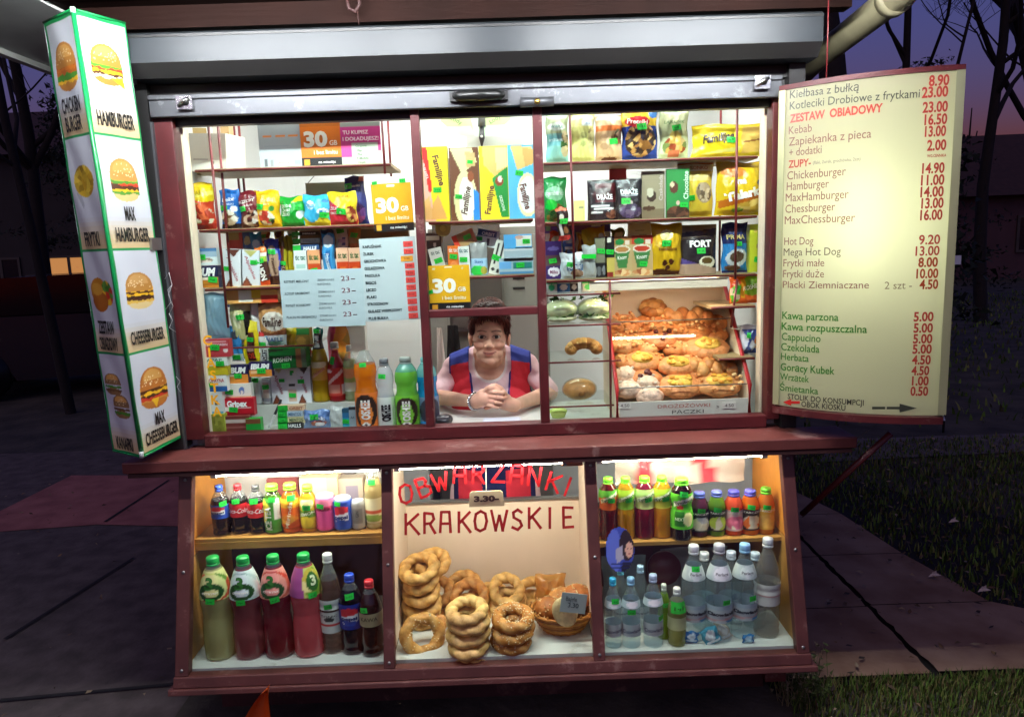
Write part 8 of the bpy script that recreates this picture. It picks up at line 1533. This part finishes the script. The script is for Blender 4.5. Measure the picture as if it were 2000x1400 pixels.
# bare trees
M['bark'] = mat('bark', '1a1412', .9, noise=(8, .35), bmp=(24, .8, .01, 5)); M['twig'] = mat('twig', '120e0c', .9)
def bare_tree(name, label, x, y, H, r0, seed, lean=0, group='bare trees round the kiosk', depth=5):
    r2 = random.Random(seed); t_ = thing(name, label, 'tree', (x, y, 0), (0, 0, 0), group); tr, cr = MB(), MB()
    def grow(p, d, L, r, lv):
        pts = [p]; rs = [r]; n = 6 if lv < 3 else 4; q = p.copy(); dd = d.copy()
        for i in range(n):
            dd = (dd+Vector((r2.uniform(-.24, .24), r2.uniform(-.24, .24), r2.uniform(-.02, .12)))*(1 if lv else .3)).normalized(); q = q+dd*L/n; pts.append(q.copy()); rs.append(max(r*(1-.5*(i+1)/n), .0042))
        (tr if lv < 2 else cr).tube(pts, rs, n=8 if lv < 2 else (5 if lv < 4 else 3), cap=False)
        if lv >= depth: return
        for k in range(r2.choice([3, 4, 4]) if lv else 8):
            f = r2.uniform(.35, 1.0) if lv else r2.uniform(.35, 1.0); i = min(n-1, int(f*n)); b = pts[i].lerp(pts[i+1], f*n-i); a = r2.uniform(0, 6.28); up_ = r2.uniform(.1, .9)
            nd = (dd*.5+Vector((math.cos(a), math.sin(a), up_))).normalized(); grow(b, nd, L*r2.uniform(.42, .68), rs[i]*r2.uniform(.4, .62), lv+1)
    grow(Vector((0, 0, 0)), Vector((lean, 0, 1)).normalized(), H, r0, 0)
    tr.build('trunk', M['bark'], t_); cr.build('crown', M['twig'], t_); return t_
p = atz(1948, 640, 0)
bare_tree('bare_tree', 'thick dark bare tree rising behind the price board', 3.35, 4.6, 6.5, .17, 3, .02)
bare_tree('bare_tree', 'slim bare tree on the lawn far right of the price board', 8.4, 10.2, 7, .11, 8)
bare_tree('bare_tree', 'bare tree leaning left between the pipe and the thick tree', 3.3, 8.0, 8, .10, 14, -.10)
bare_tree('bare_tree', 'bare tree at the right edge behind the slim one', 11.5, 12.5, 9, .18, 25, -.05)
bare_tree('bare_tree', 'pale thin tree left of the burger column', -4.6, 5.2, 6, .055, 31, .02)
bare_tree('bare_tree', 'far bare tree at the left edge before the dark house', -9.5, 13, 8, .14, 42, .05)
bare_tree('bare_tree', 'tangled bare tree behind the beige gutter pipe', 5.2, 11.0, 6.5, .12, 91, .05)
bare_tree('bare_tree', 'bare tree between the two trunks right of the price board', 6.6, 9.0, 6.0, .08, 66, -.04)
bare_tree('bare_tree', 'spreading bare tree behind the kiosk on the left', -7.0, 18, 10, .18, 57)
def leafy(label, x, y, H, R_, seed, n=5200, name='conifer', cols=('16201a', '1e2a20', '26302a', '121a16'), z0=.6):
    r2 = random.Random(seed); t_ = thing(name, label, 'tree', (x, y, 0), group='dark evergreens'); mb = MB(); mb.tube([(0, 0, 0), (.05, 0, H*.5), (0, 0, H*.95)], [.12, .08, .02]); mb.build('trunk', M['bark'], t_)
    mb = MB()
    for b in range(46):
        zz_ = z0+(H-z0)*r2.random(); a = r2.uniform(0, 6.28); ln = R_*(1-.75*(zz_-z0)/(H-z0))*r2.uniform(.6, 1.1); e = Vector((math.cos(a)*ln, math.sin(a)*ln, zz_-.15*ln)); s_ = Vector((0, 0, zz_))
        for k in range(n//46):
            f = r2.random()**.6; p = s_.lerp(e, f)+Vector((r2.gauss(0, .13), r2.gauss(0, .13), r2.gauss(0, .10))); w_ = r2.uniform(.03, .09); q = [p+Vector((r2.uniform(-w_, w_), r2.uniform(-w_, w_), r2.uniform(-w_, w_))) for _ in range(3)]
            mb.add(q, [(0, 1, 2)], h(r2.choice(cols)))
    mb.build('crown', M['leaf'], t_)
leafy('dark evergreen just right of the price board', 5.2, 7.0, 3.0, 1.5, 3)
leafy('dark evergreen at the far right beyond the slim tree', 9.8, 15, 5.5, 2.4, 5, 6000)
leafy('dark evergreen on the left in front of the house', -10.5, 17, 6.2, 2.6, 9, 6000)
leafy('broad dark evergreen left of the burger column', -6.3, 12, 5.0, 2.0, 11, 6000)
# a far wood closing the horizon
r2 = random.Random(9); mb = MB()
for k in range(14000):
    a = r2.uniform(0, 6.283); R_ = r2.uniform(38, 52); hh = 4.2+2.2*math.sin(a*7.3)+1.6*math.sin(a*19+1)+1.0*math.sin(a*41); z = abs(hh)*r2.random()**.8
    p = Vector((R_*math.cos(a), 8+R_*math.sin(a), z)); w_ = r2.uniform(.15, .55)
    mb.add([p+Vector((r2.uniform(-w_, w_), r2.uniform(-w_, w_), r2.uniform(-w_, w_))) for _ in range(3)], [(0, 1, 2)], h(r2.choice(['16181a', '1c1e20', '201c20', '141618'])))
for k in range(220):
    a = r2.uniform(0, 6.283); R_ = r2.uniform(36, 44); x, y = R_*math.cos(a), 8+R_*math.sin(a); mb.tube([(x, y, 0), (x+r2.uniform(-.3, .3), y, 3), (x+r2.uniform(-.5, .5), y, 6+r2.uniform(0, 3))], [.16, .11, .03], h('141112'), 5, cap=False)
o = mb.build('far_wood', M['leaf']); o['kind'] = 'stuff'
# houses
def house(label, x, y, rz, W, D, H, wallc, wins, name='house'):
    t_ = thing(name, label, 'house', (x, y, 0), (0, 0, rz)); m_ = mat('render_'+str(int(abs(x*7))), wallc, .85, noise=(1.5, .2), bmp=(20, .3, .01))
    mb = MB(); mb.box(-W/2, 0, 0, W/2, D, H); mb.build('wall', m_, t_)
    mb = MB(); mb.add([(-W/2-.4, -.5, H), (W/2+.4, -.5, H), (W/2+.4, D+.5, H), (-W/2-.4, D+.5, H), (-W/2-.4, D/2, H+2.2), (W/2+.4, D/2, H+2.2)], [(0, 1, 5, 4), (2, 3, 4, 5), (3, 0, 4), (1, 2, 5), (3, 2, 1, 0)]); mb.build('roof', mat('roof_tiles', '3a2420', .8, noise=(6, .3)), t_)
    for (wx, wz, ww, wh, lit) in wins:
        mb = MB(); mb.box(wx-ww/2-.08, -.06, wz-.08, wx+ww/2+.08, -.01, wz); mb.box(wx-ww/2-.08, -.06, wz+wh, wx+ww/2+.08, -.01, wz+wh+.08); mb.box(wx-ww/2-.08, -.06, wz, wx-ww/2, -.01, wz+wh); mb.box(wx+ww/2, -.06, wz, wx+ww/2+.08, -.01, wz+wh); mb.box(wx-.05, -.06, wz, wx+.05, -.01, wz+wh)
        f_ = mb.build('window', M['greydark'], t_)
        mb = MB(); mb.box(wx-ww/2, -.035, wz, wx+ww/2, -.012, wz+wh); mb.build('pane', emit('lit_window', (1, .45, .12), .40) if lit else mat('dark_glass', '181620', .15), f_)
q = at(140, 545, 24)
house('dark house with one amber lit window far behind the burger column', q[0]-2.0, 24, .0, 11, 8, 5.2, '2a2628', [(2.0, q[2]-.75, 1.5, 1.5, True), (-.4, q[2]-.75, 1.2, 1.5, False), (-3.2, q[2]-.75, 1.2, 1.5, False), (4.2, q[2]-.75, 1.0, 1.5, False)])
q = at(1960, 600, 19)
house('low pinkish building far right behind the lawn', 15.5, 21, -.1, 13, 6, 2.6, '4a3238', [(-3, .9, 1.2, 1.0, False), (1.5, .9, 1.2, 1.0, False)], 'low_building')
# small white sign plate on a post, right of the price board
q = at(1864, 508, 3.2); sg = thing('sign_post', 'thin post with a small white plate on the lawn right of the price board', 'sign', (q[0], 3.2, 0)); mb = MB(); mb.box(-.05, -.006, q[2]-.035, .05, .006, q[2]+.035, h('c8ccd8')); mb.build('plate', M['print'], sg); mb = MB(); mb.tube([(.0, .016, 0), (.0, .016, q[2]+.05)], .009); mb.build('post', M['bark'], sg)
# parked car in the dark street on the left
cr = thing('parked_car', 'dark parked car in the street far left of the burger column', 'car', (-5.1, 7.2, 0), (0, 0, .35))
def extr(prof_, y0, y1, inset=0): 
    n = len(prof_); return [(x, y0, z) for x, z in prof_]+[(x, y1, z) for x, z in prof_], [tuple(range(n))[::-1], tuple(range(n, 2*n))]+[(i, (i+1) % n, n+(i+1) % n, n+i)[::-1] for i in range(n)]
bodyp = [(-2.05, .35), (-2.1, .62), (-2.0, .86), (-1.3, .94), (1.0, .92), (1.75, .80), (2.1, .62), (2.1, .35), (1.72, .30), (1.55, .56), (1.28, .62), (1.0, .56), (.86, .28), (-.92, .28), (-1.05, .56), (-1.32, .62), (-1.6, .56), (-1.75, .30)]
mb = MB(); v, f = extr(bodyp, -.86, .86); mb.add(v, f); M['car'] = mat('car_paint', '1c1c24', .25, metal=.3, coat=.6); bevel(mb.build('body', M['car'], cr), .05, 3)
mb = MB(); v, f = extr([(-1.55, .93), (-1.05, 1.38), (.05, 1.40), (.85, .93)], -.72, .72); mb.add(v, f); cb_ = bevel(mb.build('cabin', mat('car_window', '0c0c10', .1), cr), .05, 3)
mb = MB(); v, f = extr([(-1.05, 1.375), (-.98, 1.43), (0, 1.45), (.08, 1.395)], -.68, .68); mb.add(v, f); mb.build('car_roof', M['car'], cr)
for wx in (-1.32, 1.28):
    for wy in (-.80, .80):
        mb = MB(); mb.tube([(wx, wy-.09, .31), (wx, wy+.09, .31)], .31, n=24); wh = mb.build('wheel', M['black'], cr); mb = MB(); s_ = -.093 if wy < 0 else .093; mb.tube([(wx, wy+s_*.98, .31), (wx, wy+s_*1.05, .31)], .19, n=20); mb.build('rim', M['steel'], wh)
for wy in (-.6, .6): mb = MB(); mb.ball((2.06, wy, .66), (.06, .16, .07)); mb.build('headlight', M['chrome'], cr); mb = MB(); mb.ball((-2.05, wy, .74), (.05, .14, .07), h('8a1a1a')); mb.build('tail_light', M['plastic'], cr)
